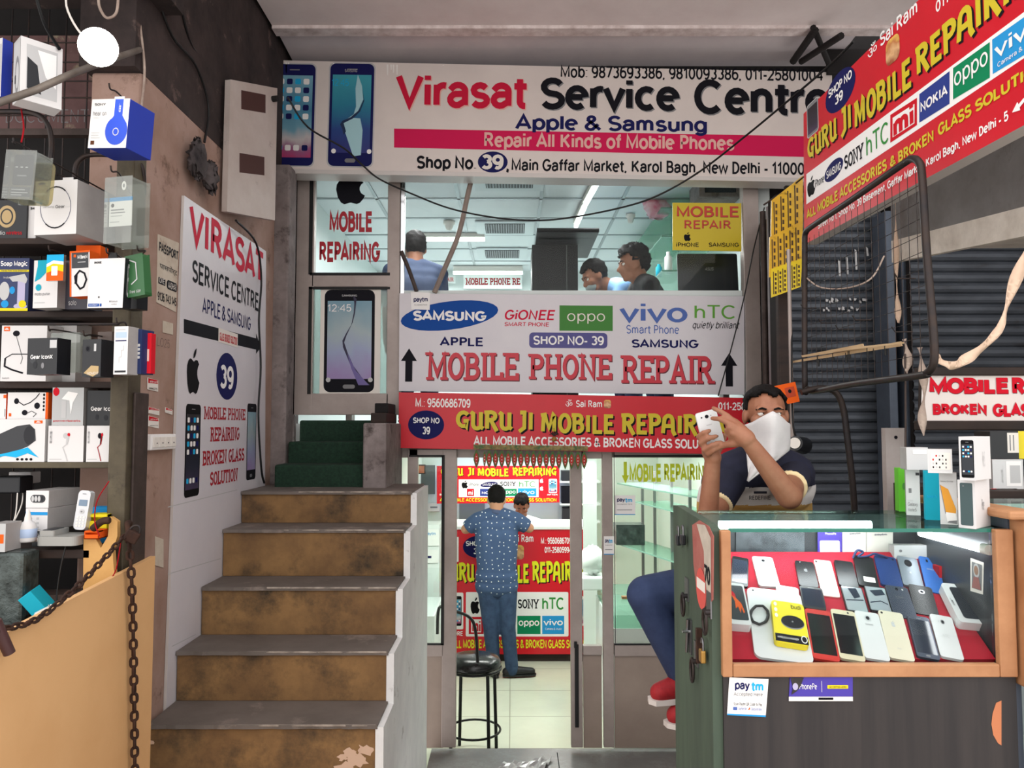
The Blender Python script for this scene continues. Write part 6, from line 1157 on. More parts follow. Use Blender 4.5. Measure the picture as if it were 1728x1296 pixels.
lying('white box with a dark phone picture lying at the near end of the counter', ((1400, 668), (1558, 650), (1308, 470), (1450, 456)), .009, .024, 'ph_white', [('r', .2, .1, .92, .9, 'phone_pic', .12), ('o', .66, .83, .74, .87, 'grey', 1.5), ('t', 'iPhone', .06, .4, .12, .6, 'darkgrey')])
lying('white box with a red fish picture lying behind the wooden frame', ((262, 668), (372, 660), (232, 462), (325, 455)), .009, .024, 'ph_white', [('r', .1, .1, .92, .94, 'phone_pic', .12), ('p', [(.3, .7), (.5, .62), (.7, .5), (.8, .3), (.74, .26), (.66, .4), (.6, .26), (.52, .42), (.4, .36), (.42, .54)], 'orange'), ('p', [(.3, .7), (.36, .8), (.48, .72), (.5, .62)], 'red')])
lying('yellow wireless charger box lying on the white tablet', ((497, 750), (650, 748), (462, 542), (632, 540)), .0175, .016, mat('box_yellow', (226, 206, 26), .4), [('r', .02, .02, .98, .2, 'ink'), ('o', .24, .34, .94, .66, 'grey'), ('o', .25, .37, .93, .67, 'ink', 1), ('o', .56, .5, .62, .54, 'grey', 2), ('t', 'budi', .6, .84, .9, .95, 'ink'), ('o', .07, .86, .17, .96, 'offwhite'), ('o', .07, .72, .17, .82, 'offwhite'), ('o', .07, .58, .17, .68, 'offwhite'), ('o', .78, .05, .96, .22, 'white', 1), ('o', .8, .07, .94, .2, 'ink', 1.4), ('t', 'WIRELESS CHARGER', .08, .09, .7, .14, 'white')], name='charger_box')
PLc = vplane(.0185); cc = [PLc.loc(*Z5(415 + 44 * math.cos(q_), 585 + 46 * math.sin(q_))) for q_ in [6.2832 * j / 16 for j in range(17)]]
b = MB(); b.tube([PLc.o + PLc.u * x + PLc.v * y + PLc.n * (.0035 * (1 + j % 2) * .6) for j, (x, y) in enumerate(cc)], .0035, 'rubber', 6); tag(b.build('cable_coil'), 'coiled black cable lying on the white tablet', 'cable')
# cards and boxes at the back of the counter
for x0, x1, y0, y1, m, lb, tx in ((705, 825, 160, 300, 'sticker_purple', 'purple payment card standing at the back of the counter', 0), (828, 945, 160, 296, 'offwhite', 'white payment card standing between the other two cards', 1), (948, 1078, 165, 292, 'offwhite', 'white payment card standing nearest the small white boxes', 2)):
    a, c = Z5(x0, y1), Z5(x1, y0); PL = facing(a[0], a[1], 2.108); S = Flat('payment_card', lb, 'card', PL, [(a[0], c[1]), (c[0], c[1]), (c[0], a[1]), (a[0], a[1])], .002, m, group='payment cards at the back of the counter')
    p = S.art('card_print'); w_ = c[0] - a[0]
    if tx == 0: p.rect((a[0] + 4, a[1]), (c[0] - 4, a[1] - 30), 'white', r=.1)
    p.text('PhonePe' if tx == 0 else 'paytm', (a[0] + w_ * .3, c[1] + 8), (a[0] + w_ * .75, c[1] + 4), 'white' if tx == 0 else 'navy', z=2); p.done()
C = Carton('charger_box', 'white flat box behind the grey and blue phones at the back of the counter', *Z5(1085, 236), *Z5(1280, 304), 2.06, .03, 'ph_white', 'carton_side'); C.art([('r', .06, .2, .3, .3, 'lightgrey'), ('o', .12, .5, .2, .7, 'grey')])
C = Carton('phone_box', 'narrow red box at the end of the back row of phones', *Z5(1310, 340), *Z5(1352, 450), 1.99, .03, 'red', 'deepred')
PR = Plane((CR - .0205, 1.9, 1.2), (0, -1, 0), (0, 0, 1)); a = Z5(1462, 470)
S = Flat('framed_picture', 'small framed saint picture stuck on the inner end of the counter', 'picture', PR, [Z5(1462, 298), Z5(1528, 322), Z5(1524, 480), Z5(1462, 462)], .002, 'offwhite')
p = S.art('picture'); p.poly([Z5(1470, 316), Z5(1521, 334), Z5(1518, 462), Z5(1470, 446)], 'grey'); p.oval(Z5(1480, 392), Z5(1508, 330), 'lightgrey', 1); p.oval(Z5(1484, 380), Z5(1504, 340), mat('skin_pic', (150, 116, 96), .5), 2); p.poly([Z5(1472, 444), Z5(1482, 390), Z5(1506, 396), Z5(1518, 458)], mat('robe_pic', (150, 96, 90), .5), 2); p.done()
wire('cable_coil', 'tangle of black and blue cable behind the back row of phones', [at(*Z5(x, y), 2.05) for x, y in ((880, 300), (900, 262), (930, 270), (905, 292), (950, 290), (985, 278), (1020, 286), (1050, 296))], .003, 'carton_navy', 'cable')
b = MB(); P = at(1290, 930, 2.10); mat('marble_foil', (44, 48, 52), .25, .2, c2=(112, 120, 126), scale=9)
a, c = Z5(300, 296), Z5(640, 170); PL = facing(a[0], a[1], 2.112); S = Flat('foil_sheet', 'crumpled grey plastic sheet lining the back of the counter', 'sheet', PL, [(a[0], c[1]), (c[0], c[1]), (c[0], a[1]), (a[0], a[1])], .0015, 'marble_foil')
# --- boxes standing on the glass top
ZG = CZ
def Z7(x, y): return (1480 + x * .1543, 700 + y * .1543)
def topbox(label, x0, y0, x1, y1, d, fm, sm, yaw, arts, side=None, name='phone_box', Y=None, on=None, w=None):
    a, c = Z7(x0, y0), Z7(x1, y1); Y = Y or (CAMP.z - ZG) * FPX / (c[1] - 720)
    k1 = (c[0] - CX) / FPX; yr = math.radians(yaw); ww = (k1 * Y - (a[0] - CX) * Y / FPX) / (math.cos(yr) - k1 * math.sin(yr))
    C = Carton(name, label, a[0], a[1], c[0], c[1], Y, d, fm, sm, yaw=yaw, on=ZG if on is None else on, w=ww)
    if arts: C.art(arts)
    if side: C.art(side, 'side_print', side=True)
    return C
topbox('thin green box at the far end of the boxes on the counter', 243, 575, 325, 1052, .03, mat('box_green', (92, 176, 46), .4), 'box_green', -8, [('o', .5, .5, .95, .66, 'paleoppo')])
topbox('white box with grey lettering between the green and turquoise boxes', 322, 582, 476, 1090, .06, 'ph_white', 'carton_side', -25, [('r', .2, .48, .4, .58, 'grey', .1), ('t', 'Galaxy', .12, .18, .82, .28, 'grey'), ('t', 'Note5', .12, .08, .72, .16, 'grey'), ('r', .72, .86, .98, .92, 'dk_card'), ('t', 'SAMSUNG', .12, .3, .5, .33, 'lightgrey')])
topbox('turquoise box standing among the white boxes on the counter', 530, 604, 692, 1140, .022, 'teal', 'teal', -20, [('t', 'honor 7x', .16, .45, .8, .51, 'skyblue')])
C = topbox('white box with an orange phone picture on the counter', 694, 622, 884, 1188, .03, 'ph_white', 'carton_side', -30, [('p', [(.05, .76), (.5, .68), (.92, .3), (.9, .22), (.3, .24)], mat('box_amber', (222, 150, 24), .4)), ('p', [(.3, .24), (.9, .22), (.94, .08), (.4, .06)], 'white'), ('t', 'Galaxy On Max', .06, .81, .8, .85, 'grey'), ('p', [(.02, .76), (.05, .77), (.34, .22), (.3, .2)], 'grey'), ('p', [(.4, .04), (.95, .02), (.95, .09), (.5, .07)], 'grey')])
ZT1 = C.top
C = topbox('white box with a dark green phone picture nearest the counter edge', 893, 700, 1083, 1225, .088, 'ph_white', 'carton_white', -50, [('r', .14, .06, .86, .94, mat('pic_green', (54, 76, 78), .3), .12), ('o', .3, .86, .38, .89, 'grey', 1)], [('t', 'iPhone', .4, .36, .56, .6, 'grey')])
ZT2 = C.top
topbox('white box with a black phone screen picture standing on the nearest box', 905, 215, 1085, 690, .09, 'ph_white', 'carton_white', -50, [('f', .12, .06, .9, .92, 'phone_pic', 'black', 5)], [('t', 'iPhone 5S', .42, .3, .58, .66, 'lightgrey')], Y=1.74, on=ZT2)
C = topbox('white box lying on its side with rows of app icons', 556, 345, 824, 604, .05, 'ph_white', 'carton_side', -30, [('r', .12, .14, .94, .86, 'offwhite', .1)] + [('r', .2 + .13 * c, .2 + .16 * r, .26 + .13 * c, .28 + .16 * r, ['ink', 'grey', 'lightgrey', 'red', 'darkgrey', 'lightgrey', 'grey'][(r * 5 + c * 2) % 7], .2) for r in range(4) for c in range(5) if (r + c) % 4 != 3], Y=1.80, on=ZT1)
topbox('plain white box standing behind the box with app icons', 325, 330, 560, 575, .05, 'ph_white', 'carton_side', -10, [('r', .3, .7, .95, .9, 'white')], Y=1.96, on=ZT1 - .002)
# --- second counter and the stock on it
T = thing('display_counter', 'second display counter of orange wood cut by the picture edge', 'counter', (1.3, 1.78, 0))
x0 = 1.124; b = MB(); b.mm((x0, 1.70, at(1700, 1168, 1.7).z), (x0 + .033, 1.76, at(1700, 878, 1.7).z), 'oak'); b.build('frame_post', T, bevel=.006)
zt2 = at(1700, 876, 1.72).z; b = MB(); b.mm((x0 - .034, 1.70, zt2), (x0 + .036, 2.1, zt2 + .02), 'oak'); b.build('frame_rail', T, bevel=.006)
b = MB(); b.mm((x0 + .034, 1.70, at(1700, 1168, 1.7).z), (x0 + .9, 1.75, at(1700, 1140, 1.7).z), 'oak'); b.build('frame_rail', T, bevel=.006)
b = MB(); b.mm((x0 + .034, 1.722, at(1700, 1140, 1.7).z), (x0 + .9, 1.726, zt2), 'clear_glass'); b.build('front_glass', T)
b = MB(); b.mm((x0 + .037, 1.702, zt2 + .002), (x0 + .9, 2.1, zt2 + .01), 'green_glass'); b.build('glass_top', T)
b = MB(); b.mm((x0 + .002, 1.765, 0), (x0 + .02, 2.1, zt2 - .002), mat('grey_blue_paint', (104, 112, 126), .6, c2=(86, 94, 108), scale=5)); b.build('side_panel', T)
b = MB(); b.mm((x0 + .012, 1.705, 0), (x0 + .9, 1.74, at(1700, 1168, 1.7).z - .002), 'limewash'); b.build('front_panel', T)
b = MB(); b.mm((x0 + .04, 1.75, at(1700, 1120, 1.75).z - .3), (x0 + .9, 2.09, at(1700, 1120, 1.75).z - .28), 'ph_white'); b.build('inner_floor', T)
b = MB(); b.mm((x0 + .04, 2.07, .5), (x0 + .9, 2.09, zt2 - .002), 'silver_plastic'); b.build('back_panel', T)
zc = zt2 + .0205
b = MB(); b.mm((1.26, 2.22, 0), (2.6, 2.56, zc - .001), 'darkwood'); tag(b.build('stock_cabinet'), 'dark cabinet behind the second counter carrying boxed stock', 'cabinet')
for lb, r, Y, fm, arts, yaw in (('white printed box on the dark cabinet behind the second counter', (1674, 826, 1716, 868), 2.3, 'ph_white', [('r', .0, .0, .2, 1, 'red')] + [('r', .3, .2 + .14 * k, .9, .24 + .14 * k, 'lightgrey') for k in range(5)], 0),):
    C = Carton('accessory_box', lb, *r, Y, .08, fm, 'carton_side', yaw=yaw, on=zc); C.art(arts); zz = C.top
C = Carton('accessory_box', 'white box with a sketch on its end above the printed box', 1676, 775, 1726, 825, 2.3, .08, 'ph_white', 'carton_side', on=zz); C.art([('r', .44, .1, .94, .94, 'white'), ('r', .56, .2, .9, .8, 'lightgrey'), ('t', 'model', .28, .2, .34, .8, 'lightgrey')]); zz = C.top
C = Carton('accessory_box', 'black box with a white label topmost behind the second counter', 1672, 727, 1718, 774, 2.32, .08, 'carton_black', on=zz); C.art([('r', .6, .22, 1.0, .94, 'offwhite'), ('r', .68, .3, .72, .86, 'grey', 0, 1), ('r', .8, .3, .84, .86, 'grey', 0, 1)])
C = Carton('accessory_box', 'yellow box cut by the picture edge beside the black labelled box', 1719, 728, 1750, 775, 2.33, .08, 'box_yellow', on=zz)
# ================================================================ inside the lower shop
FZ = -.68
mat('gloss_red', (206, 20, 36), .25); mat('board_white', (228, 232, 230), .4)
YC = 7.6; PC = facing(742, 1105, YC)
T = thing('shop_counter', 'red fronted counter with yellow and white lettering inside the lower shop', 'counter', PC.M); a, c = PC.loc(742, 1104), PC.loc(1002, 893)
b = MB(); b.mm((at(742, 1104, YC).x, YC, at(742, 1104, YC).z), (at(1002, 893, YC).x, YC + .5, at(742, 893, YC).z), 'gloss_red'); b.build('front', T)
b = MB(); b.mm((at(742, 1104, YC).x + .02, YC + .04, FZ), (at(1002, 893, YC).x - .02, YC + .48, at(742, 1104, YC).z), 'darkwood'); b.build('plinth', T)
b = MB(); zc_ = at(742, 893, YC).z; b.mm((at(736, 893, YC).x, YC - .03, zc_), (at(1006, 893, YC).x, YC + .55, zc_ + .03), 'board_white'); b.build('worktop', T, bevel=.006)
p = Print(T, PC.loc, 'lettering')
p.oval((781, 942), (836, 904), 'navy'); p.text('SHOP NO', (786, 922), (830, 912), 'white', bold=.02, z=2); p.text('39', (799, 935), (812, 925), 'white', bold=.02, z=2)
om(p, (846, 917), (858, 903)); p.text('Sai Ram', (862, 915), (900, 902), 'white', bold=.01); saint(p, (866, 944), (884, 920)); p.text('M.: 9560686709', (913, 918), (964, 906), 'white', bold=.015); p.text('011-25805994', (919, 933), (964, 922), 'white', bold=.015)
mat('acid', (222, 222, 20), .4)
guru_line(p, (('GURU', (748, 984), (801, 949)), ('JI', (808, 984), (822, 949)), ('MOBILE', (828, 984), (892, 947)), ('REPAIRING', (898, 985), (996, 945))), 'acid', (.05, -.05))
p.rect((786, 1074), (959, 999), 'white', r=.03); p.apple((794, 1036), (810, 1008), 'black'); p.text('iPhone', (812, 1026), (832, 1016), 'ink', z=2); p.oval((836, 1032), (868, 1008), 'navy', 1, tilt=8); p.text('SAMSUNG', (839, 1024), (865, 1016), 'white', z=3); p.text('SONY', (874, 1028), (910, 1010), 'ink', 'slab', z=2); p.text('hTC', (915, 1029), (951, 1008), 'green', z=2, bold=.01)
p.rect((791, 1070), (816, 1041), 'red', 1); p.rect((795, 1067), (812, 1045), 'white', 1.5); p.text('mi', (797, 1065), (811, 1048), 'red', z=3, bold=.03); p.rect((822, 1071), (868, 1040), 'nokia_blue', 1); p.text('NOKIA', (828, 1060), (862, 1051), 'white', z=3, bold=.02); p.rect((873, 1070), (912, 1039), 'oppogreen', 1); p.text('oppo', (875, 1058), (910, 1047), 'white', z=3, bold=.01); p.rect((915, 1070), (952, 1039), 'vivoblue', 1); p.text('vivo', (917, 1056), (950, 1045), 'white', z=3, bold=.01); p.text('Camera & Music', (920, 1063), (948, 1059), 'white', z=3)
p.rect((758, 1062), (782, 1000), 'white', .2, r=.1); p.phone((762, 1056), (779, 1006), 'wall_ios', 'black', icons=5, z=2); p.text('BEFORE', (752, 1073), (781, 1065), 'white', bold=.02); p.phone((968, 1056), (985, 1006), 'wall_ios', 'white', icons=5, z=2)
p.text('ALL MOBILE ACCESSORIES & BROKEN GLASS SOLUTION', (763, 1095), (998, 1078), 'acid', bold=.018); p.rect((766, 948), (774, 906), 'white', r=.1); p.done()
PB = facing(738, 849, 8.95); T_ = Flat('hanging_banner', 'red banner with yellow lettering hung from the ceiling over the inner counter', 'banner', PB, [(737, 786), (944, 786), (944, 848), (737, 850)], .012, 'gloss_red', edge=mat('led_edge', (190, 190, 250), emit=1.2))
p = T_.art(); guru_line(p, (('GURU', (744, 804), (782, 789)), ('JI', (789, 804), (800, 789)), ('MOBILE', (806, 804), (858, 789)), ('REPAIRING', (865, 804), (939, 788))), 'acid', (.06, -.06))
p.rect((774, 839), (909, 809), 'white'); p.apple((779, 824), (790, 811), 'black'); p.text('iPhone', (792, 820), (808, 815), 'ink', z=2); p.oval((811, 822), (840, 813), 'navy', 1, tilt=6); p.text('SAMSUNG', (814, 820), (838, 815), 'white', z=3); p.text('SONY', (844, 821), (871, 812), 'ink', 'slab', z=2); p.text('hTC', (876, 822), (903, 812), 'green', z=2)
p.rect((788, 837), (800, 825), 'red', 1); p.text('mi', (790, 835), (798, 828), 'white', z=3, bold=.02); p.rect((810, 837), (844, 825), 'nokia_blue', 1); p.text('NOKIA', (813, 834), (840, 829), 'white', z=3, bold=.02); p.rect((846, 837), (872, 825), 'oppogreen', 1); p.text('oppo', (848, 834), (870, 828), 'white', z=3); p.rect((874, 837), (905, 824), 'vivoblue', 1); p.text('vivo', (877, 834), (902, 827), 'white', z=3)
p.phone((926, 832), (940, 808), 'wall_ios', 'white', icons=4); p.text('AFTER', (923, 836), (941, 833), 'white', bold=.02); p.phone((745, 832), (757, 808), 'wall_dark', 'white'); p.text('BEFORE', (742, 836), (760, 833), 'white', bold=.02)
for x, y in ((768, 815), (768, 828), (914, 815), (914, 828)): p.apple((x - 3, y), (x + 3, y - 8), 'white')
p.text('ALL MOBILE ACCESSORIES & BROKEN GLASS SOLUTION', (742, 847), (939, 840), 'acid', bold=.02); p.done()
b = MB()
for x in (760, 920): a = at(x, 787, 8.956); b.cyl(a, (a.x, a.y, 1.5), .004, 'steel', 6)
b.build('cord', T_.root)
# toran of printed leaves and a dried lemon charm over the doorway
mat('toran_green', (70, 98, 50), .7); mat('toran_red', (170, 44, 40), .7); mat('toran_band', (150, 136, 88), .8, c2=(104, 84, 50), scale=40, c3=(60, 96, 60), scale3=30, thr=(.5, .6))
T = thing('door_garland', 'garland of painted leaf pendants hung over the lower doorway', 'garland', at(895, 758, 4.84)); S0 = facing(800, 758, 4.84, .9)
b = MB(); q = [S0.loc(*c_) for c_ in ((799, 750), (992, 753), (992, 761), (799, 758))]; b.prism(q[::-1], -.004, .0, 'toran_band', S0.M); b.build('band', T)
for k in range(18):
    x = 804 + k * 10.7 + (3 if k in (1,) else 0); y0 = 758.5 + (x - 800) * .0135; h = 32 if k != 1 else 29; w = 5.0 if k != 1 else 2.8; b = MB()
    def leaf(s, m, z0, z1): b.prism([S0.loc(x + w * s * dx, y0 + 16 + h * .5 * s * dy) for dx, dy in ((0, 1), (.55, .6), (1, .1), (.95, -.3), (.5, -.75), (0, -1), (-.5, -.75), (-.95, -.3), (-1, .1), (-.55, .6))], z0, z1, m, S0.M)
    leaf(1, 'toran_green', -.003, 0); leaf(.66, 'toran_red', 0, .0015)
    for dy in (-4, 1, 6): q = S0.loc(x, y0 + 16 + dy); b.ball(S0.M @ Vector((q[0], q[1], .002)), .004, 'offwhite', None, 6, 4)
    b.build('leaf_pendant', T)
T = thing('lemon_charm', 'small dried lemon and chilli charm hanging in front of the red sign', 'charm', at(935, 738, 4.83))
b = MB(); a = at(935, 741, 4.83); b.ball(a, .016, mat('dry_lemon', (150, 110, 50), .7), None, 10, 8); b.build('lemon', T)
for k, (dx, dy) in enumerate(((-8, -6), (8, -4), (-5, -12), (6, -12), (9, -9))): b = MB(); b.tube([at(935, 735, 4.83), at(935 + dx * .6, 734 + dy * .4, 4.825), at(935 + dx, 736 + dy * .3, 4.83)], [.005, .005, .001], 'darkwood', 6); b.build('chilli', T)
b = MB(); b.cyl(at(935, 722, 4.836), a, .0015, 'rubber', 5); b.build('thread', T)
# stickers on the lower glass
for r, lb in (((1037, 836, 1072, 869), 'white payment sticker on the lower shop window glass'), ((1019, 905, 1036, 936), 'white payment sticker on the frame post of the lower window')):
    S = Flat('payment_sticker', lb, 'sticker', facing(r[0], r[3], YF + (.018 if r[0] > 1030 else -.002)), [(r[0], r[1]), (r[2], r[1]), (r[2], r[3]), (r[0], r[3])], .0015, 'white'); p = S.art(); w_ = r[2] - r[0]
    p.text('pay', (r[0] + w_ * .12, r[1] + 12), (r[0] + w_ * .5, r[1] + 5), 'navy', bold=.02); p.text('tm', (r[0] + w_ * .52, r[1] + 12), (r[0] + w_ * .85, r[1] + 5), 'skyblue', bold=.02); p.text('Accepted Here', (r[0] + w_ * .12, r[1] + 16), (r[0] + w_ * .85, r[1] + 13.5), 'grey'); p.rect((r[0] + w_ * .12, r[3] - 8), (r[0] + w_ * .85, r[3] - 9), 'grey'); p.rect((r[0], r[3]), (r[2], r[3] - 1.5), 'vivoblue'); p.done()
# bar stool
def stool(name, label, c_, zs_, zf_, r, m, legs=4, splay=1.0, seat='seat_black', back=False, rz=.4, ring=.2):
    T = thing(name, label, 'stool', (c_[0], c_[1], zf_)); b = MB(); X = Matrix.Translation((c_[0], c_[1], zs_))
    b.lathe([(.001, -.045), (r * .95, -.045), (r, -.03), (r * 1.0, -.01), (r * .9, .02), (r * .55, .04), (.001, .045)], seat, X, 28); b.build('seat', T)
    b = MB(); b.tube([Vector((c_[0] + r * math.cos(q_), c_[1] + r * math.sin(q_), zs_ - .05)) for q_ in [6.2832 * j / 28 for j in range(29)]], .009, m, 8); b.build('seat_ring', T)
    for k in range(legs):
        q_ = rz + 6.2832 * k / legs; b = MB(); b.cyl((c_[0] + r * .9 * math.cos(q_), c_[1] + r * .9 * math.sin(q_), zs_ - .05), (c_[0] + r * splay * math.cos(q_), c_[1] + r * splay * math.sin(q_), zf_), .012, m, 10); b.build('leg', T)
    rr = r * (.9 + (splay - .9) * .72); b = MB(); b.tube([Vector((c_[0] + rr * math.cos(q_), c_[1] + rr * math.sin(q_), zf_ + ring)) for q_ in [6.2832 * j / 28 for j in range(29)]], .008, m, 8); b.build('foot_ring', T)
    return T
mat('seat_black', (20, 20, 22), .22, c2=(34, 34, 36), scale=7, bump=.3); mat('black_tube', (14, 14, 15), .35, .3)
cs = (at(800, 1110, 5.5).x, 5.5); T = stool('bar_stool', 'black bar stool with padded seat just inside the lower doorway', cs, -.035, FZ, .19, 'black_tube', rz=.62, ring=.17)
b = MB(); b.tube(smooth_path([at(738, 1070, 5.62), at(741, 1026, 5.62), at(760, 1030, 5.5), at(790, 1040, 5.36), at(802, 1062, 5.33), at(806, 1118, 5.33)]), .011, 'black_tube', 8); b.build('back_hoop', T)
# glass cases, shelves and bits along the walls
T = thing('glass_case', 'low white glass case at the foot of the left window inside the lower shop', 'case', (-.95, 6.3, FZ))
b = MB(); a, c = at(690, 1092, 6.2), at(733, 1040, 6.2); b.mm((-1.07, 6.2, FZ), (c.x, 6.9, c.z), 'board_white'); b.build('base', T); b = MB(); b.mm((-1.07, 6.21, c.z), (c.x - .01, 6.89, at(740, 985, 6.2).z), 'clear_glass'); b.build('glass_box', T)
p = Print(T, lambda x, y: (at(x, y, 6.2).x, at(x, y, 6.2).z), 'lettering'); p.text('E', (706, 1062), (715, 1051), 'ink', bold=.02); p.text('174', (702, 1091), (717, 1084), 'ink', bold=.01); o = p.done(); I = ROOTM[T.name].inverted(); o.matrix_local = I @ Matrix(((1, 0, 0, 0), (0, 0, -1, 6.1995), (0, 1, 0, 0), (0, 0, 0, 1)))
S = Flat('framed_picture', 'small framed picture high behind the left window of the lower shop', 'picture', facing(693, 800, 8.9), [(692, 784), (718, 784), (718, 800), (692, 800)], .02, 'darkwood'); p = S.art('picture'); p.rect((694, 798), (716, 786), mat('picture_rust', (150, 70, 44), .5, c2=(190, 130, 90), scale=5)); p.done()
S = Flat('glazed_board', 'dark glazed board behind the left window beside the banner', 'panel', facing(700, 834, 9.2), [(699, 785), (734, 785), (734, 834), (699, 834)], .02, mat('panel_grey', (86, 92, 88), .3))
C = Carton('fuse_box', 'white fuse box on the back wall left of the customer', 722, 849, 742, 863, 9.25, .04, 'offwhite'); C.art([('r', .2, .4, .8, .6, 'grey')])
for r, lb in (((708, 893, 741, 921), 'white paper notice pinned inside the left window'), ((708, 928, 740, 950), 'paper with a blue sketch inside the left window below the notice')):
    S = Flat('paper_notice', lb, 'paper', facing(r[0], r[3], 7.0), [(r[0], r[1]), (r[2], r[1]), (r[2], r[3]), (r[0], r[3])], .003, 'white'); p = S.art(); p.text('paytm', (r[0] + 10, r[1] + 11), (r[2] - 6, r[1] + 5), 'vivoblue') if r[1] < 900 else p.rect((r[0] + 4, r[3] - 8), (r[0] + 20, r[3] - 12), 'navy'); p.done()
b = MB(); a, c = at(700, 886, 7.01), at(741, 1010, 7.01); b.mm((-1.07, 7.012, FZ), (c.x, 7.3, a.z), 'board_white'); tag(b.build('side_cabinet'), 'white side cabinet behind the left window carrying paper notices', 'cabinet')
T = thing('wall_shelf', 'white wall shelf with dark devices at the back right of the lower shop', 'shelf', (.75, 9.1, .3))
x0_, x1_ = at(945, 880, 9.0).x, at(984, 880, 9.0).x
for y in (812, 850, 880): z = at(950, y, 9.0).z; b = MB(); b.mm((x0_, 9.0, z - .02), (x1_ + .2, 9.29, z), 'board_white'); b.build('board', T)
for x0, y0, x1, y1, m, lb in ((948, 795, 975, 812, 'darkgrey', 'grey device on the upper board of the back wall shelf'), (948, 822, 978, 850, 'ink', 'black device on the middle board of the back wall shelf'), (950, 858, 980, 880, 'darkgrey', 'dark box on the lowest board of the back wall shelf')):
    C = Carton('shelf_device', lb, x0, y0, x1, y1, 9.02, .2, m, cat='device', on=at(950, y1, 9.0).z)
S = Flat('grey_door', 'grey inner door behind the customer at the back of the lower shop', 'door', facing(775, 900, 9.28), [(775, 845), (818, 845), (818, 1090), (775, 1090)], .02, mat('inner_grey', (120, 128, 124), .4))
b = MB(); a, c = at(984, 782, 7.4), at(1004, 850, 7.4); b.mm((a.x, 7.4, c.z), (c.x, 7.42, a.z), mat('reflection_glow', (244, 255, 250), emit=2.2)); T = tag(b.build('reflection_panel'), 'bright white light panel behind the narrow door glass', 'lamp')  # glowing panel added for the tube reflection in the door glass; no lamp there
b = MB(); b.mm((a.x - .0, 7.422, FZ), (c.x + .02, 7.45, a.z + .05), 'board_white'); tag(b.build('partition_strip'), 'white partition strip behind the light panel', 'panel')
mat('shelf_glass_edge', (150, 190, 176), .2); glass('shelf_glass', (214, 236, 226), .12, haze=.18, hazec=(190, 214, 204))
T = thing('glass_shelving', 'glass shelving on steel uprights along the right wall of the lower shop', 'shelving', (1.3, 6.4, FZ))
for (xa, ya, xb, yb) in ((1042, 817, 1182, 842), (1072, 848, 1182, 876), (1040, 918, 1190, 967)):
    A, B = at(xa, ya, 7.0), None; z = A.z; B = atz(xb, yb, z); b = MB(); d = (B - A); B = B + d * .15; n_ = Vector((-d.y, d.x, 0)).normalized() * .3; n_ = n_ if n_.x > 0 else -n_
    b.hexa([A, B, B + n_, A + n_], [v + Vector((0, 0, .012)) for v in (A, B, B + n_, A + n_)], 'shelf_glass'); b.build('shelf', T)
    b = MB(); e = Vector((-.004, -.003, 0)); b.hexa([A + e, B + e, B, A], [v + Vector((0, 0, .012)) for v in (A + e, B + e, B, A)], 'shelf_glass_edge'); b.build('shelf_edge', T)
for x, Y in ((1092, 6.9), (1120, 6.5), (1150, 6.2), (1178, 5.95), (1072, 7.1)): b = MB(); X_ = Xs(x, Y) + .05; b.mm((X_, Y, .24), (X_ + .022, Y + .03, 1.2), 'alu_grey'); b.build('upright', T)
C = Carton('device_box', 'black wrapped box on the glass shelving by the payment sticker', 1040, 882, 1088, 916, 6.85, .2, 'foil', cat='box', on=at(1040, 918, 7.0).z + .0125)
T = thing('glass_counter', 'low glass counter along the right side of the lower shop', 'counter', (1.2, 6.2, FZ))
b = MB(); b.mm((at(1006, 1090, 6.6).x, 5.5, FZ), (1.72, 6.6, at(1040, 1032, 6.0).z), 'board_white'); b.build('base', T); b = MB(); b.mm((at(1006, 1090, 6.6).x + .01, 5.51, at(1040, 1032, 6.0).z), (1.71, 6.59, at(1040, 1012, 6.0).z), 'shelf_glass'); b.build('glass_top', T)
b = MB(); X = Matrix.Translation(at(1060, 1010, 6.0)); b.mm((-.05, -.02, 0), (.05, .02, .018), 'oak', X); tag(b.build('wood_piece'), 'small wooden piece lying on the low glass counter', 'wood piece')
b = MB(); random.seed(12); b.ball(at(1000, 945, 6.45), (.10, .08, .12), mat('bag_white', (232, 238, 234), .5), None, 18, 12)
for v in b.v: v += Vector((random.uniform(-.012, .012), random.uniform(-.012, .012), random.uniform(-.012, .012)))
tag(b.build('plastic_bag'), 'white plastic bag standing behind the narrow door glass', 'bag')
b = MB(); a = at(1000, 966, 6.4); b.mm((a.x - .12, 6.33, at(1040, 1012, 6.0).z), (a.x + .1, 6.58, a.z - .03), 'board_white'); tag(b.build('white_box', bevel=.01), 'white box under the plastic bag behind the narrow door glass', 'box')

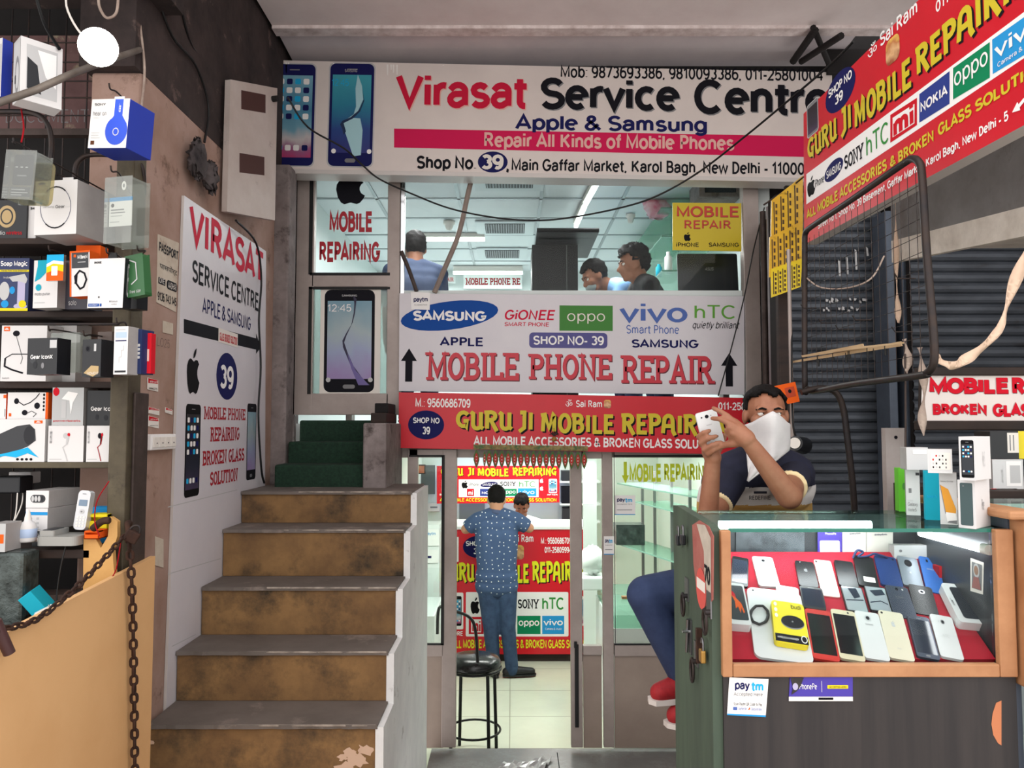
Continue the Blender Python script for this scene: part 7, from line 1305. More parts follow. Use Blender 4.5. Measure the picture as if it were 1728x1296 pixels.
# ================================================================ inside the upper shop
UZ = 1.62
mat('vent_dark', (46, 52, 56), .6); mat('vent_frame', (196, 204, 206), .5)
for k, (x0, y0, x1, y1) in enumerate(((820, 304, 899, 314), (820, 375, 885, 391), (820, 420, 876, 433))):
    zc_ = 3.343; A, B, C_, D = [atz(x, y, zc_) for x, y in ((x0, y0), (x1, y0), (x1, y1), (x0, y1))]; Yn, Yf = A.y, D.y; xl_, xr_ = min(A.x, D.x), max(B.x, C_.x)
    T = thing('ceiling_vent', ['dark slotted ceiling vent nearest the window of the upper shop', 'dark slotted ceiling vent in the middle of the upper shop ceiling', 'dark slotted ceiling vent farthest back in the upper shop ceiling'][k], 'vent', ((xl_ + xr_) / 2, (Yn + Yf) / 2, zc_), 'ceiling vents of the upper shop')
    b = MB(); b.mm((xl_ - .08, Yn - .05, zc_ - .012), (xr_ + .08, Yf + .08, zc_ - .0), 'vent_frame'); b.build('frame', T); b = MB(); b.mm((xl_, Yn, zc_ - .016), (xr_, Yf, zc_ - .0125), 'vent_dark')
    for j in range(16): x = xl_ + (xr_ - xl_) * (j + .5) / 16; b.mm((x - .002, Yn, zc_ - .02), (x + .002, Yf, zc_ - .016), 'ceil_rail')
    b.build('grille', T)
for x, y, lb, r in ((758, 374, 'white dome detector on the upper shop ceiling near the bent pole', .045), (1064, 362, 'white detector on the upper shop ceiling near the black haired man', .035)):
    a = atz(x, y, 3.343); b = MB(); b.lathe([(.001, -.075), (r * .5, -.07), (r * .75, -.045), (r * .8, -.025), (r * 1.1, -.022), (r * 1.1, 0), (.001, 0)], 'offwhite', Matrix.Translation(a), 18); tag(b.build('ceiling_detector'), lb, 'detector')
mat('tube_bright', (240, 255, 252), emit=5.0)
def ceil_tube(label, A, B, r=.017):
    T = thing('tube_lamp', label, 'lamp', A); b = MB(); b.cyl(A, B, r, 'tube_bright', 12); b.build('tube', T); d = (B - A).normalized(); s_ = d.cross(Vector((0, 0, 1))).normalized() * .022; b = MB(); u = Vector((0, 0, r)); v = Vector((0, 0, 3.3425 - max(A.z, B.z)))
    b.hexa([A - s_ + u, B - s_ + u, B + s_ + u, A + s_ + u], [A - s_ + v, B - s_ + v, B + s_ + v, A + s_ + v], 'offwhite'); b.build('fitting', T)
ceil_tube('glowing ceiling tube across the left part of the upper shop', atz(688, 404, 3.29), atz(818, 404, 3.29))
ceil_tube('glowing ceiling tube running away from the window, nearer half', atz(1009, 308, 3.29), atz(988, 346, 3.29)); ceil_tube('glowing ceiling tube running away from the window, farther half', atz(987, 349, 3.29), atz(972, 382, 3.29))
a = at(765, 457, 8.3); ceil_tube('glowing tube across the back of the upper shop over the wall signs', Vector((a.x, 8.3, 3.27)), Vector((at(882, 457, 8.3).x, 8.3, 3.27)))
for r, t, lb in (((782, 463, 881, 487), 'MOBILE PHONE REPAIR', 'white sign with red lettering on the back wall of the upper shop'), ((716, 465, 768, 478), 'PHONE REPAIR', 'smaller white sign with red lettering beside it on the back wall')):
    S = Flat('wall_sign', lb, 'sign', facing(r[0], r[3], 8.5), [(r[0], r[1]), (r[2], r[1]), (r[2], r[3]), (r[0], r[3])], .02, 'board_white'); p = S.art(); h = r[3] - r[1]; p.text(t, (r[0] + 3, r[3] - h * .22), (r[2] + (34 if h > 20 else -2), r[1] + h * .22), 'brick_red', 'slab') if h < 20 else p.text('MOBILE PHONE RE', (r[0] + 3, r[3] - h * .22), (r[2] - 3, r[1] + h * .22), 'deepred', 'slab', 0.2); p.done()
T = thing('display_cabinet', 'dark wall cabinet with an overhanging top inside the upper shop', 'cabinet', (.33, 6.2, 2.4))
a, c = at(898, 497, 6.0), at(975, 413, 6.0); b = MB(); b.mm((a.x, 6.0, UZ), (c.x, 6.45, c.z), mat('cab_dark', (22, 20, 20), .5, c2=(15, 14, 14), scale=4)); b.build('body', T); b = MB(); a2, c2_ = at(906, 384, 5.6), at(1011, 384, 5.6); b.mm((a2.x, 5.6, c.z), (c2_.x, 6.48, c.z + .02), 'cab_dark'); b.mm((a2.x, 5.6, c.z + .0), (c2_.x, 5.615, c.z + .03), 'cab_dark'); b.build('top_board', T)
b = MB(); b.mm((c.x - .09, 5.995, UZ), (c.x - .085, 6.0, c.z), 'panel_grey'); b.build('door_edge', T)
T = thing('work_bench', 'white work bench under the upper shop window', 'bench', (.2, 5.2, UZ)); zb_ = at(900, 499, 5.05).z
b = MB(); b.mm((-1.2, 5.03, zb_ - .04), (1.5, 5.24, zb_), 'board_white'); b.build('top', T)
for x in (-1.1, 1.4): b = MB(); b.mm((x, 5.1, UZ), (x + .04, 5.2, zb_ - .04), 'alu'); b.build('leg', T)
T = thing('laptop', 'open black laptop seen from behind under the yellow board', 'laptop', at(1195, 497, 5.12)); a, c = at(1145, 497, 5.12), at(1246, 424, 5.12)
b = MB(); X = Matrix.Translation((a.x, 5.13, zb_ + .012)) @ Matrix.Rotation(math.radians(90 - 6), 4, 'X'); b.prism(rrect(0, 0, c.x - a.x, (c.z - a.z), .012), -.006, .006, 'carton_black', X); b.build('lid', T); b = MB(); b.mm((a.x, 5.135, zb_ + .0005), (c.x, 5.23, zb_ + .016), 'carton_black'); b.build('base', T)
p = Print(T, facing(1145, 497, 5.12).loc, 'lettering', base=.004); p.text('ASUS', (1189, 457), (1203, 451), 'grey', slant=.2); o = p.done(); o.matrix_local = ROOTM[T.name].inverted() @ facing(1145, 497, 5.105).M
for k, (y, Yn) in enumerate(((352, 5.7), (400, 5.7), (458, 5.7))):
    z = at(1150, y, Yn).z; b = MB(); b.mm((1.12, Yn, z), (1.595, 7.6, z + .01), 'shelf_glass'); b.mm((1.12, Yn, z - .001), (1.595, Yn + .006, z + .011), 'shelf_glass_edge'); tag(b.build('glass_wall_shelf'), ['upper glass wall shelf in the upper shop', 'middle glass wall shelf in the upper shop', 'lowest glass wall shelf in the upper shop above the laptop'][k], 'shelf', 'glass shelves of the upper shop')
for k, (x, r, h, m, lb) in enumerate(((1.2, .03, .17, 'white', 'white spray bottle on the lowest glass shelf beside the yellow board'), (1.15, .025, .1, 'teal', 'turquoise cup on the lowest glass shelf near the black haired man'))):
    z = at(1150, 458, 5.7).z + .011; b = MB(); b.lathe([(.001, 0), (r, 0), (r, h * .75), (r * .5, h * .85), (r * .5, h), (.001, h)], m, Matrix.Translation((x, 5.85 + .12 * k, z)), 16); tag(b.build('bottle' if k == 0 else 'cup'), lb, 'bottle' if k == 0 else 'cup')
b = MB(); random.seed(8); mat('bag_pink', (214, 70, 110), .4, c2=(236, 226, 228), scale=7); X = at(1108, 349, 5.9)
b.ball(X, (.11, .07, .09), 'bag_pink', Euler((0, .5, 0)).to_matrix(), 16, 10)
for v in b.v: v += Vector((random.uniform(-.018, .018), random.uniform(-.018, .018), random.uniform(-.018, .018)))
b.tube([X + Vector((0, 0, .08)), (X.x, X.y, 3.343)], .003, 'offwhite', 5); tag(b.build('plastic_bag'), 'pink and white plastic bag hanging from the upper shop ceiling', 'bag')
T = thing('air_conditioner', 'grey unit under the ceiling at the right end of the upper window', 'air conditioner', at(1215, 318, 5.3)); a, c = at(1180, 332, 5.3), at(1256, 296, 5.3); b = MB(); b.mm((a.x, 5.3, a.z), (c.x, 5.6, 3.34), 'concrete'); b.build('body', T, bevel=.006); b = MB(); b.mm((a.x + .04, 5.294, a.z + .03), (c.x - .06, 5.3, a.z + .08), 'vent_dark'); b.build('grille', T)
p = Print(d1, facing(500, 700, YF + .015).loc, 'flag_decal', base=-.012); p.poly([(526, 298), (541, 297), (534, 305)], 'orange'); p.poly([(526, 304), (534, 305), (531, 310), (526, 308)], 'white'); p.poly([(526, 308), (531, 310), (528, 314), (526, 313)], 'green'); p.done()
# ================================================================ people
def V(*a): return Vector(a)
class Flesh:
    """overlapping rounded pieces grown together into one surface"""
    def __init__(s): s.b = MB()
    def cap(s, a, c, r0, r1=None, flat0=False, flat1=False, n=14):
        a, c = Vector(a), Vector(c); r1 = r0 if r1 is None else r1; t = (c - a).normalized(); u = t.orthogonal().normalized(); w = t.cross(u); R = []
        def ring(p, r): R.append([p + (u * math.cos(q) + w * math.sin(q)) * max(r, 1e-4) for q in [2 * math.pi * j / n for j in range(n)]])
        if not flat0:
            for k in (0, 1, 2, 3): q = math.pi / 2 * (1 - k / 4); ring(a - t * r0 * math.sin(q), r0 * math.cos(q))
        ring(a, r0); ring(c, r1)
        if not flat1:
            for k in (1, 2, 3, 4): q = math.pi / 2 * k / 4; ring(c + t * r1 * math.sin(q), r1 * math.cos(q))
        s.b.rings(R, 'white'); return s
    def ball(s, c, r, X=None): s.b.ball(c, r, 'white', X, 16, 12); return s
    def chain(s, pts, rs):
        for k in range(len(pts) - 1): s.cap(pts[k], pts[k + 1], rs[k], rs[k + 1], n=10)
        return s
    def grow(s, name, parent, vox, m, smooth=3, fac=.5, noise=0.0, color=None, mats=None):
        o = s.b.build(name + '_raw', None); r = o.modifiers.new('r', 'REMESH'); r.mode = 'VOXEL'; r.voxel_size = vox
        if smooth: q = o.modifiers.new('s', 'SMOOTH'); q.factor = fac; q.iterations = smooth
        dg = bpy.context.evaluated_depsgraph_get(); me = bpy.data.meshes.new_from_object(o.evaluated_get(dg)); bpy.data.objects.remove(o)
        I = ROOTM[parent.name].inverted(); W = [v.co.copy() for v in me.vertices]
        me.materials.clear()
        for x in (mats or [m]): me.materials.append(MATS[x] if isinstance(x, str) else x)
        if color:
            for p in me.polygons:
                c = sum((W[i] for i in p.vertices), Vector()) / len(p.vertices); p.material_index = color(c)
        for v, p in zip(me.vertices, W): v.co = I @ p
        me.polygons.foreach_set('use_smooth', [True] * len(me.polygons)); me.name = name
        n = bpy.data.objects.new(name, me); COL.objects.link(n); n.parent = parent; ROOTM[n.name] = ROOTM[parent.name]; return n
mat('skin', (150, 102, 78), .5, c2=(138, 90, 68), scale=30, spec=.3); mat('skin_fair', (176, 128, 100), .5, spec=.3); mat('hair', (13, 11, 11), .75, c2=(21, 18, 17), scale=60, bump=.5, spec=.12); mat('eye_white', (226, 222, 216), .3); mat('iris', (30, 20, 16), .2); mat('lip', (122, 70, 60), .5)
mat('navy_knit', (27, 29, 50), .85, c2=(22, 24, 42), scale=30); mat('mustard', (196, 158, 92), .85, c2=(182, 142, 78), scale=20); mat('tee_white', (214, 210, 206), .85); mat('denim', (38, 52, 84), .85, c2=(50, 64, 98), scale=18, bump=.15); mat('denim_light', (50, 70, 98), .85, c2=(34, 50, 76), scale=14); mat('cream_cuff', (226, 204, 158), .85)
mat('shoe_red', (168, 34, 40), .7, c2=(140, 26, 34), scale=40); mat('sole', (214, 206, 200), .6); mat('shoe_black', (22, 22, 24), .5); mat('kerchief', (206, 203, 202), .85, c2=(190, 187, 188), scale=10)
mat('shirt_blue', (130, 172, 220), .8); mat('shirt_black', (34, 34, 36), .8, c2=(46, 46, 48), scale=16); mat('shirt_slate', (62, 74, 102), .8); mat('shirt_white', (226, 230, 228), .8); mat('scarf_green', (150, 196, 176), .8); mat('mask_grey', (150, 160, 156), .7)
def dotted(name, base, dot):
    if name in MATS: return MATS[name]
    m = mat(name, base, .85); nt = m.node_tree; N = nt.nodes.new; L = nt.links.new; b = nt.nodes['Principled BSDF']
    tc = N('ShaderNodeTexCoord'); vo = N('ShaderNodeTexVoronoi'); vo.voronoi_dimensions = '2D'; vo.inputs['Scale'].default_value = 19; vo.inputs['Randomness'].default_value = .6; mp = N('ShaderNodeMapping'); mp.inputs['Rotation'].default_value = (math.pi / 2, 0, 0); L(tc.outputs['Object'], mp.inputs[0]); L(mp.outputs[0], vo.inputs['Vector'])
    lt = N('ShaderNodeMath'); lt.operation = 'LESS_THAN'; lt.inputs[1].default_value = .09; L(vo.outputs['Distance'], lt.inputs[0])
    mx = N('ShaderNodeMixRGB'); L(lt.outputs[0], mx.inputs[0]); mx.inputs[1].default_value = lin(base) + (1,); mx.inputs[2].default_value = lin(dot) + (1,); L(mx.outputs[0], b.inputs['Base Color']); return m
dotted('shirt_dotted', (56, 76, 108), (226, 226, 222))
def headX(c, f, up=(0, 0, 1), s=1.0):
    f = Vector(f).normalized(); r = f.cross(Vector(up)).normalized(); u = r.cross(f); return Matrix.Translation(c) @ Matrix(((r.x, f.x, u.x, 0), (r.y, f.y, u.y, 0), (r.z, f.z, u.z, 0), (0, 0, 0, 1))) @ Matrix.Scale(s, 4)
def head(F, X, s=1.0):
    R = X.to_3x3(); P = lambda *a: X @ Vector(a)
    F.ball(P(0, -.012, .03), (.076, .096, .09), R); F.ball(P(0, .018, -.03), (.060, .072, .08), R); F.cap(P(-.03, .03, -.085), P(.03, .03, -.085), .028 * s); F.ball(P(0, .062, -.095), .022 * s)
    F.cap(P(0, .086, .005), P(0, .108, -.034), .009 * s, .014 * s); F.cap(P(-.012, .094, -.038), P(.012, .094, -.038), .010 * s); F.cap(P(-.04, .076, .022), P(.04, .076, .022), .012 * s); F.cap(P(-.016, .084, -.066), P(.016, .084, -.066), .009 * s)
    for q in (-1, 1): F.ball(P(.043 * q, .06, -.028), .026 * s); F.ball(P(.078 * q, -.006, -.008), (.012, .024, .034), R)
def hair(X, parent, s=1.0, line=.058, side=-.015, back=-.075, puff=.006, seed=1, name='hair'):
    random.seed(seed); vs, fs = [], []; nu, nv = 40, 26; keep = {}
    for k in range(nv + 1):
        t = math.pi * k / nv
        for j in range(nu):
            p = 2 * math.pi * j / nu; x, y, z = .082 * math.sin(t) * math.cos(p), .103 * math.sin(t) * math.sin(p) - .014, .098 * math.cos(t) + .032
            h = line + .012 * math.sin(7 * x / .08) if y > .035 else (side + (line - side) * max(0, (y + .0) / .035) if y > 0 else back + (side - back) * max(0, (y + .09) / .09))
            keep[(k, j)] = z > h; q = puff * (random.random() - .3) + (.006 if z > .06 else 0); d = Vector((x, y + .014, z - .03)).normalized(); vs.append(Vector((x, y, z)) + d * q)
    for k in range(nv):
        for j in range(nu):
            c = [(k, j), (k + 1, j), (k + 1, (j + 1) % nu), (k, (j + 1) % nu)]
            if sum(keep[i] for i in c) >= 3: fs.append([a * nu + b_ for a, b_ in c])
    b = MB(); b.add([X @ v for v in vs], fs, 'hair', True); o = b.build(name, parent); m = o.modifiers.new('t', 'SOLIDIFY'); m.thickness = .012 * s; m.offset = -1; return o
def eyes(X, parent, s=1.0, look=(0, 1, 0)):
    for q in (-1, 1):
        c = X @ Vector((.032 * q, .0725, .003)); R = X.to_3x3().normalized(); bl = MB(); bl.tube([X @ Vector((q * x, y, z)) for x, y, z in ((.018, .0835, .008), (.032, .0860, .0115), (.046, .0795, .008))], [.003 * s, .0046 * s, .003 * s], 'skin', 6); bl.build('eyelid', parent); L_ = (R @ Vector(look)).normalized(); b = MB(); b.ball(c, .0122 * s, 'eye_white', None, 14, 10); b.ball(c + L_ * .0066 * s, .0066 * s, 'iris', None, 10, 8); b.build('eye', parent)
        b = MB(); b.tube([X @ Vector((q * x, y, z)) for x, y, z in ((.014, .0905, .019), (.03, .089, .0245), (.052, .078, .018))], [.0035 * s, .0045 * s, .002 * s], 'hair', 6); b.build('eyebrow', parent)
def hand(F, wrist, knuck, normal, curl=.5, s=1.0, thumb=1, r=.0085):
    """palm, four bent fingers of unequal length and a thumb leaving the side of the palm"""
    d = (Vector(knuck) - Vector(wrist)).normalized(); n = Vector(normal); n = (n - d * n.dot(d)).normalized(); side = d.cross(n) * thumb; w = Vector(wrist); L_ = .088 * s
    F.cap(w, w + d * .02 * s, .026 * s, .028 * s)
    for k in range(4):
        o = (k - 1.5) * .021 * s; kn = w + d * (L_ - abs(k - 1.2) * .005 * s) + side * o * -1; F.cap(w + d * .015 * s + side * o * -.7, kn, .0145 * s, .0115 * s)
        ln = (.072, .08, .075, .058)[k] * s; a = kn; dd = d
        for seg, fr in enumerate((.45, .32, .23)):
            ang = curl * (.55, .9, .7)[seg]; dd = (dd * math.cos(ang) - n * math.sin(ang)).normalized(); c = a + dd * ln * fr; F.cap(a, c, r * s * (1.08 - .08 * seg), r * s * (1.0 - .1 * seg)); a = c
    a = w + d * .025 * s + side * .028 * s; m = a + (d * .6 + side * .75 - n * .25).normalized() * .042 * s; F.cap(w + d * .012 * s, a, .02 * s, .016 * s); F.cap(a, m, .0135 * s, .0105 * s); F.cap(m, m + (d * .9 + side * .2 - n * .3).normalized() * .03 * s, .0105 * s, .0085 * s)
def torso(F, pel, che, nk, shl, shr, g=0.0, k=1.0):
    r = (shr - shl).normalized(); f = 1.0 * k
    F.cap(pel - r * .075 * f, pel + r * .075 * f, .105 * f + g)
    for q in (-1, 0, 1): F.cap(pel + r * q * .062 * f, che + r * q * .085 * f, .098 * f + g, .100 * f + g)
    F.cap(che + (nk - che) * .45 - r * .10 * f, che + (nk - che) * .45 + r * .10 * f, .078 * f + g); F.cap(shl, nk + (shl - nk) * .25, .058 * f + g, .062 * f + g); F.cap(shr, nk + (shr - nk) * .25, .058 * f + g, .062 * f + g); F.cap(che, nk - (nk - che) * .12, .09 * f + g, .06 * f + g)
def limb(F, a, b_, c, r0, r1, r2, g=0.0): F.cap(a, b_, r0 + g, r1 + g); F.cap(b_, c, r1 + g * .9, r2 + g * .6)
def shoe(parent, ank, toe, m, sole='sole', s=1.0, name='shoe'):
    d = (toe - ank); d.z = 0; d.normalize(); dn = Vector(((toe - ank).x, (toe - ank).y, (toe - ank).z)); F = Flesh(); b0 = Vector((ank.x, ank.y, toe.z)); he = b0 - d * .05 * s
    F.cap(he + V(0, 0, .018), b0 + V(0, 0, .03), .04 * s, .044 * s); F.cap(b0 + V(0, 0, .03), ank, .042 * s, .04 * s); F.cap(b0 + V(0, 0, .028), toe - d * .03 + V(0, 0, .012), .043 * s, .034 * s); o = F.grow(name, parent, .008, m, 3)
    b = MB(); sd = Vector((-d.y, d.x, 0)); P = [he - d * .035 * s + sd * .02, he - d * .035 * s - sd * .02, b0 - sd * .036 * s, toe - d * .06 - sd * .038 * s, toe - sd * .03 * s, toe + d * .012, toe + sd * .03 * s, toe - d * .06 + sd * .038 * s, b0 + sd * .036 * s]
    zt_ = toe.z - .006; b.add([V(p.x, p.y, zt_ - .017) for p in P] + [V(p.x, p.y, zt_) for p in P], [tuple(range(9)), tuple(reversed(range(9, 18)))] + [(j, j + 9, (j + 1) % 9 + 9, (j + 1) % 9) for j in range(9)], sole); b.build('sole', o)
    return o

# ---------------------------------------------------------------- the masked man at the counter
PEL = at(1262, 985, 2.86); R0 = thing('person', 'person with white kerchief over the face leaning at the counter holding up a white phone', 'person', PEL)
HX = headX(at(1292, 700, 2.44), (-.14, -1, .02)) @ Matrix.Diagonal((.80, .88, .71, 1)); NK = at(1288, 774, 2.52); CHE = PEL.lerp(NK, .62) + V(0, .03, .02); SHL, SHR = at(1238, 798, 2.53), at(1336, 800, 2.55)
ELL, WRL = at(1193, 890, 2.34), at(1203, 772, 2.29); ELR, WRR = at(1332, 838, 2.24), at(1259, 740, 2.20)
F = Flesh(); head(F, HX, .8); F.cap(NK - V(0, -.02, .06), HX @ V(0, -.02, -.05), .056, .050); torso(F, PEL, CHE, NK, SHL, SHR)
limb(F, SHL, ELL, WRL, .044, .033, .023); limb(F, SHR, ELR, WRR, .046, .037, .022)
HL, KL, AL = at(1225, 985, 2.82), at(1090, 1004, 2.72), at(1152, 1140, 2.74); HR, KR, AR = at(1300, 990, 2.80), at(1185, 1010, 2.62), at(1168, 1190, 2.74)
limb(F, HL, KL, AL, .076, .054, .040); limb(F, HR, KR, AR, .076, .054, .040)
def P3(x, y, Y): return at(x, y, Y)
# hand behind the phone: palm, then fingers wrapped over its face
F.cap(WRL, P3(1199, 762, 2.30), .026, .027); F.cap(P3(1199, 762, 2.30), P3(1190, 744, 2.305), .024, .017); F.cap(P3(1203, 764, 2.30), P3(1200, 748, 2.305), .022, .016)
for pts in ([(1187, 743, 2.30), (1179, 737, 2.272), (1187, 730, 2.252), (1197, 727, 2.250)], [(1188, 753, 2.295), (1182, 748, 2.265), (1194, 740, 2.247), (1209, 736, 2.247)], [(1191, 763, 2.29), (1188, 759, 2.262), (1200, 752, 2.246), (1216, 746, 2.247)], [(1196, 770, 2.285), (1195, 766, 2.262), (1204, 760, 2.25), (1213, 756, 2.25)]): F.chain([P3(*q) for q in pts], [.0092, .0086, .0078, .0068])
F.chain([P3(1206, 766, 2.31), P3(1218, 750, 2.315), P3(1222, 735, 2.31)], [.014, .011, .009])
# other hand: fingertips on the phone's side and face
F.cap(WRR, P3(1247, 730, 2.21), .027, .026); F.cap(P3(1252, 738, 2.205), P3(1240, 722, 2.215), .024, .018); F.cap(P3(1250, 728, 2.215), P3(1238, 714, 2.22), .022, .016)
for pts in ([(1242, 716, 2.21), (1228, 702, 2.22), (1215, 694, 2.238), (1204, 689, 2.252)], [(1240, 720, 2.20), (1227, 713, 2.205), (1214, 707, 2.225), (1202, 706, 2.248)], [(1241, 726, 2.20), (1231, 722, 2.20), (1226, 727, 2.215), (1229, 733, 2.23)], [(1243, 732, 2.20), (1235, 731, 2.20), (1232, 737, 2.215), (1236, 741, 2.23)]): F.chain([P3(*q) for q in pts], [.0098, .0088, .008, .007])
F.chain([P3(1252, 744, 2.21), P3(1238, 748, 2.22), P3(1226, 750, 2.235), P3(1217, 754, 2.25)], [.017, .0135, .0105, .0085])
F.grow('body', R0, .0042, 'skin', 3, .45)
# shirt: dark top, white band, mustard bottom, cream cuffs
F = Flesh(); torso(F, PEL, CHE, NK - V(0, 0, .015), SHL, SHR, .016); cuL = SHL.lerp(ELL, .62); cuR = SHR.lerp(ELR, .62); F.cap(NK - V(0, -.02, .06), NK + V(0, .01, .012), .072, .066, flat1=True)
zA, zB = at(1270, 818, 2.6).z, at(1270, 849, 2.6).z
def shirt_col(c):
    return 0 if c.z > zA else (1 if c.z > zB else 2)
F.grow('shirt', R0, .0065, None, 3, .5, color=shirt_col, mats=['navy_knit', 'tee_white', 'mustard', 'cream_cuff'])
for s_, e_, c_, t in ((SHL, ELL, cuL, .585), (SHR, ELR, cuR, .585)):
    F = Flesh(); F.cap(s_, c_, .058 if e_ is ELL else .064, .045 if e_ is ELL else .050, flat1=True)
    F.grow('sleeve', R0, .0065, None, 3, .5, color=lambda c: 1 if (c - s_).dot(e_ - s_) / (e_ - s_).length_squared > t else 0, mats=['navy_knit', 'cream_cuff'])
fx = facing(1262, 845, 2.355); SB = Print(R0, fx.loc, 'shirt_lettering'); SB.text('REDEFINE', (1264, 844), (1300, 836), 'ink', bold=.01); SB.rect((1272, 833), (1294, 829), 'ink'); o = SB.done(); o.matrix_local = ROOTM[R0.name].inverted() @ fx.M
F = Flesh(); F.cap(PEL - V(.075, 0, .0), PEL + V(.075, 0, 0), .118); limb(F, HL, KL, AL, .080, .060, .044, .008); limb(F, HR, KR, AR, .080, .060, .044, .008); F.grow('jeans', R0, .008, 'denim', 3)
shoe(R0, AL + V(0, 0, -.02), at(1100, 1176, 2.70), 'shoe_red'); shoe(R0, AR + V(0, 0, -.02), at(1130, 1216, 2.68), 'shoe_red')
hair(HX, R0, .8, line=.088, side=-.03, back=-.07, seed=2); eyes(HX, R0, .8, (-.8, .6, .05))
# kerchief over nose and chin, ending in a point on the chest
b = MB(); R = []; nu, nv = 22, 18; random.seed(6); tip = P3(1262, 812, 2.33)
for k in range(nv + 1):
    v = k / nv; row = []
    for j in range(nu + 1):
        u = -1 + 2 * j / nu; half = (1 - max(0, v - .35) / .65) ** 1.0; a = u * 1.62
        up_ = HX @ V(-math.sin(a) * .088, math.cos(a) * .104 + .026 * max(0, 1 - abs(u) / .45), -.020 - .032 * abs(u) + .030 * max(0, 1 - abs(u) / .5))
        lo_ = HX @ V(-math.sin(a * .8) * .085, math.cos(a * .8) * .098 + .022 * max(0, 1 - abs(u) / .6), -.15 - .03 * (1 - abs(u)))
        if v < .5: p_ = up_.lerp(lo_, v / .5)
        else:
            w_ = (v - .5) / .5; t_ = tip + V((u) * -.004, 0, 0); p_ = lo_.lerp(tip + V(-.0 + (lo_.x - tip.x) * .35 * (1 - w_), (lo_.y - tip.y) * .15 * (1 - w_), .05 * abs(u) * (1 - w_)), w_)
        fold = .007 * math.sin(u * 9 + v * 5) * v + .003 * math.sin(v * 14 - u * 3); p_ += (HX.to_3x3() @ V(0, 1, 0)) * fold; row.append(p_)
    R.append(row)
b.rings(R, 'kerchief', closed=False, caps=False); o = b.build('kerchief', R0); m_ = o.modifiers.new('t', 'SOLIDIFY'); m_.thickness = .003
# the phone he holds
q4 = [P3(1189, 758, 2.277), P3(1224, 749, 2.277), P3(1209, 690, 2.277), P3(1180, 697, 2.277)]; PH = Plane(q4[0], q4[1] - q4[0], q4[3] - q4[0]); w_ = (q4[1] - q4[0]).length; h_ = (q4[3] - q4[0]).length
T = thing('phone', 'white phone held up in both hands of the masked person', 'phone', PH.M); b = MB(); b.prism(rrect(0, 0, w_, h_, .008), -.009, 0, 'ph_white'); b.build('body', T, world=False, bevel=.002)
p = Print(T, lambda x, y: (x * w_, y * h_), 'back_print', z=.0003); p.oval((.4, .8), (.58, .9), 'ink'); p.oval((.2, .83), (.28, .87), 'ink'); p.oval((.66, .84), (.72, .87), 'grey'); p.text('SAMSUNG', (.38, .6), (.62, .63), 'grey'); p.done()
# his stool and the step it stands on
b = MB(); b.mm((.52, 2.34, 0), (1.25, 2.95, .24), 'darkwood'); tag(b.build('wooden_platform', bevel=.006), 'low wooden platform behind the display counter under the chrome stool', 'platform')
T = stool('bar_stool', 'tall chrome legged stool under the masked person behind the counter', (PEL.x + .0, PEL.y), PEL.z - .185, .2405, .17, 'chrome', legs=4, splay=1.62, rz=math.pi * 1.06, ring=.36)
# ---------------------------------------------------------------- the customer seen from behind
Yc = 7.15; fz = -.68; P0 = at(838, 978, Yc); R1 = thing('person', 'person seen from behind in a dotted blue shirt leaning on the inner counter', 'person', V(P0.x, Yc, fz))
NK = at(838, 866, Yc); HX = headX(at(838, 843, Yc + .03), (.02, 1, -.25)); CHE = at(838, 905, Yc); SL, SR = at(806, 878, Yc), at(872, 878, Yc); EL, ER = at(786, 893, Yc + .03), at(893, 891, Yc + .03); WL, WR = at(800, 890, Yc + .27), at(876, 888, Yc + .27)
F = Flesh(); head(F, HX); F.cap(NK - V(0, 0, .04), HX @ V(0, -.02, -.04), .066, .064); torso(F, P0, CHE, NK, SL, SR, k=1.0); limb(F, SL, EL, WL, .058, .046, .03); limb(F, SR, ER, WR, .058, .046, .03)
hand(F, WL, WL + V(.1, .06, 0), (0, 0, 1), .5, thumb=1); hand(F, WR, WR + V(-.1, .06, 0), (0, 0, 1), .5, thumb=-1)
HL_, HR_ = at(823, 985, Yc), at(856, 985, Yc); KL_, KR_ = at(828, 1058, Yc - .02), at(857, 1058, Yc - .03); AL_, AR_ = V(at(834, 1115, Yc).x, Yc + .03, fz + .10), V(at(864, 1115, Yc).x, Yc, fz + .10)
limb(F, HL_, KL_, AL_, .085, .062, .045); limb(F, HR_, KR_, AR_, .085, .062, .045); F.grow('body', R1, .011, 'skin_fair', 2)
F = Flesh(); torso(F, P0 + V(0, 0, .03), CHE, NK - V(0, 0, .01), SL, SR, .018, k=1.0); F.cap(SL, SL.lerp(EL, .85), .076, .070, flat1=True); F.cap(SR, SR.lerp(ER, .85), .076, .070, flat1=True); F.cap(P0 - V(.085, 0, .05), P0 + V(.085, 0, -.05), .116, flat0=False); F.grow('shirt', R1, .011, 'shirt_dotted', 3)
F = Flesh(); F.cap(NK - V(.01, 0, .015), NK + V(0, .01, .035), .082, .072, flat0=True, flat1=True); F.grow('collar', R1, .011, 'shirt_slate', 1)
F = Flesh(); F.cap(P0 - V(.085, 0, .05), P0 + V(.085, 0, -.05), .108); limb(F, HL_ - V(0, 0, .05), KL_, AL_ - V(0, 0, .03), .086, .062, .054, .01); limb(F, HR_ - V(0, 0, .05), KR_, AR_ - V(0, 0, .03), .086, .062, .054, .01); F.grow('jeans', R1, .012, 'denim_light', 3)
shoe(R1, V(AL_.x, AL_.y, fz + .09), V(AL_.x - .05, AL_.y + .18, fz + .036), 'shoe_black', 'shoe_black'); shoe(R1, V(AR_.x, AR_.y, fz + .09), V(AR_.x + .21, AR_.y + .03, fz + .036), 'shoe_black', 'shoe_black')
hair(HX, R1, 1.0, line=.06, side=-.03, back=-.085, seed=3)
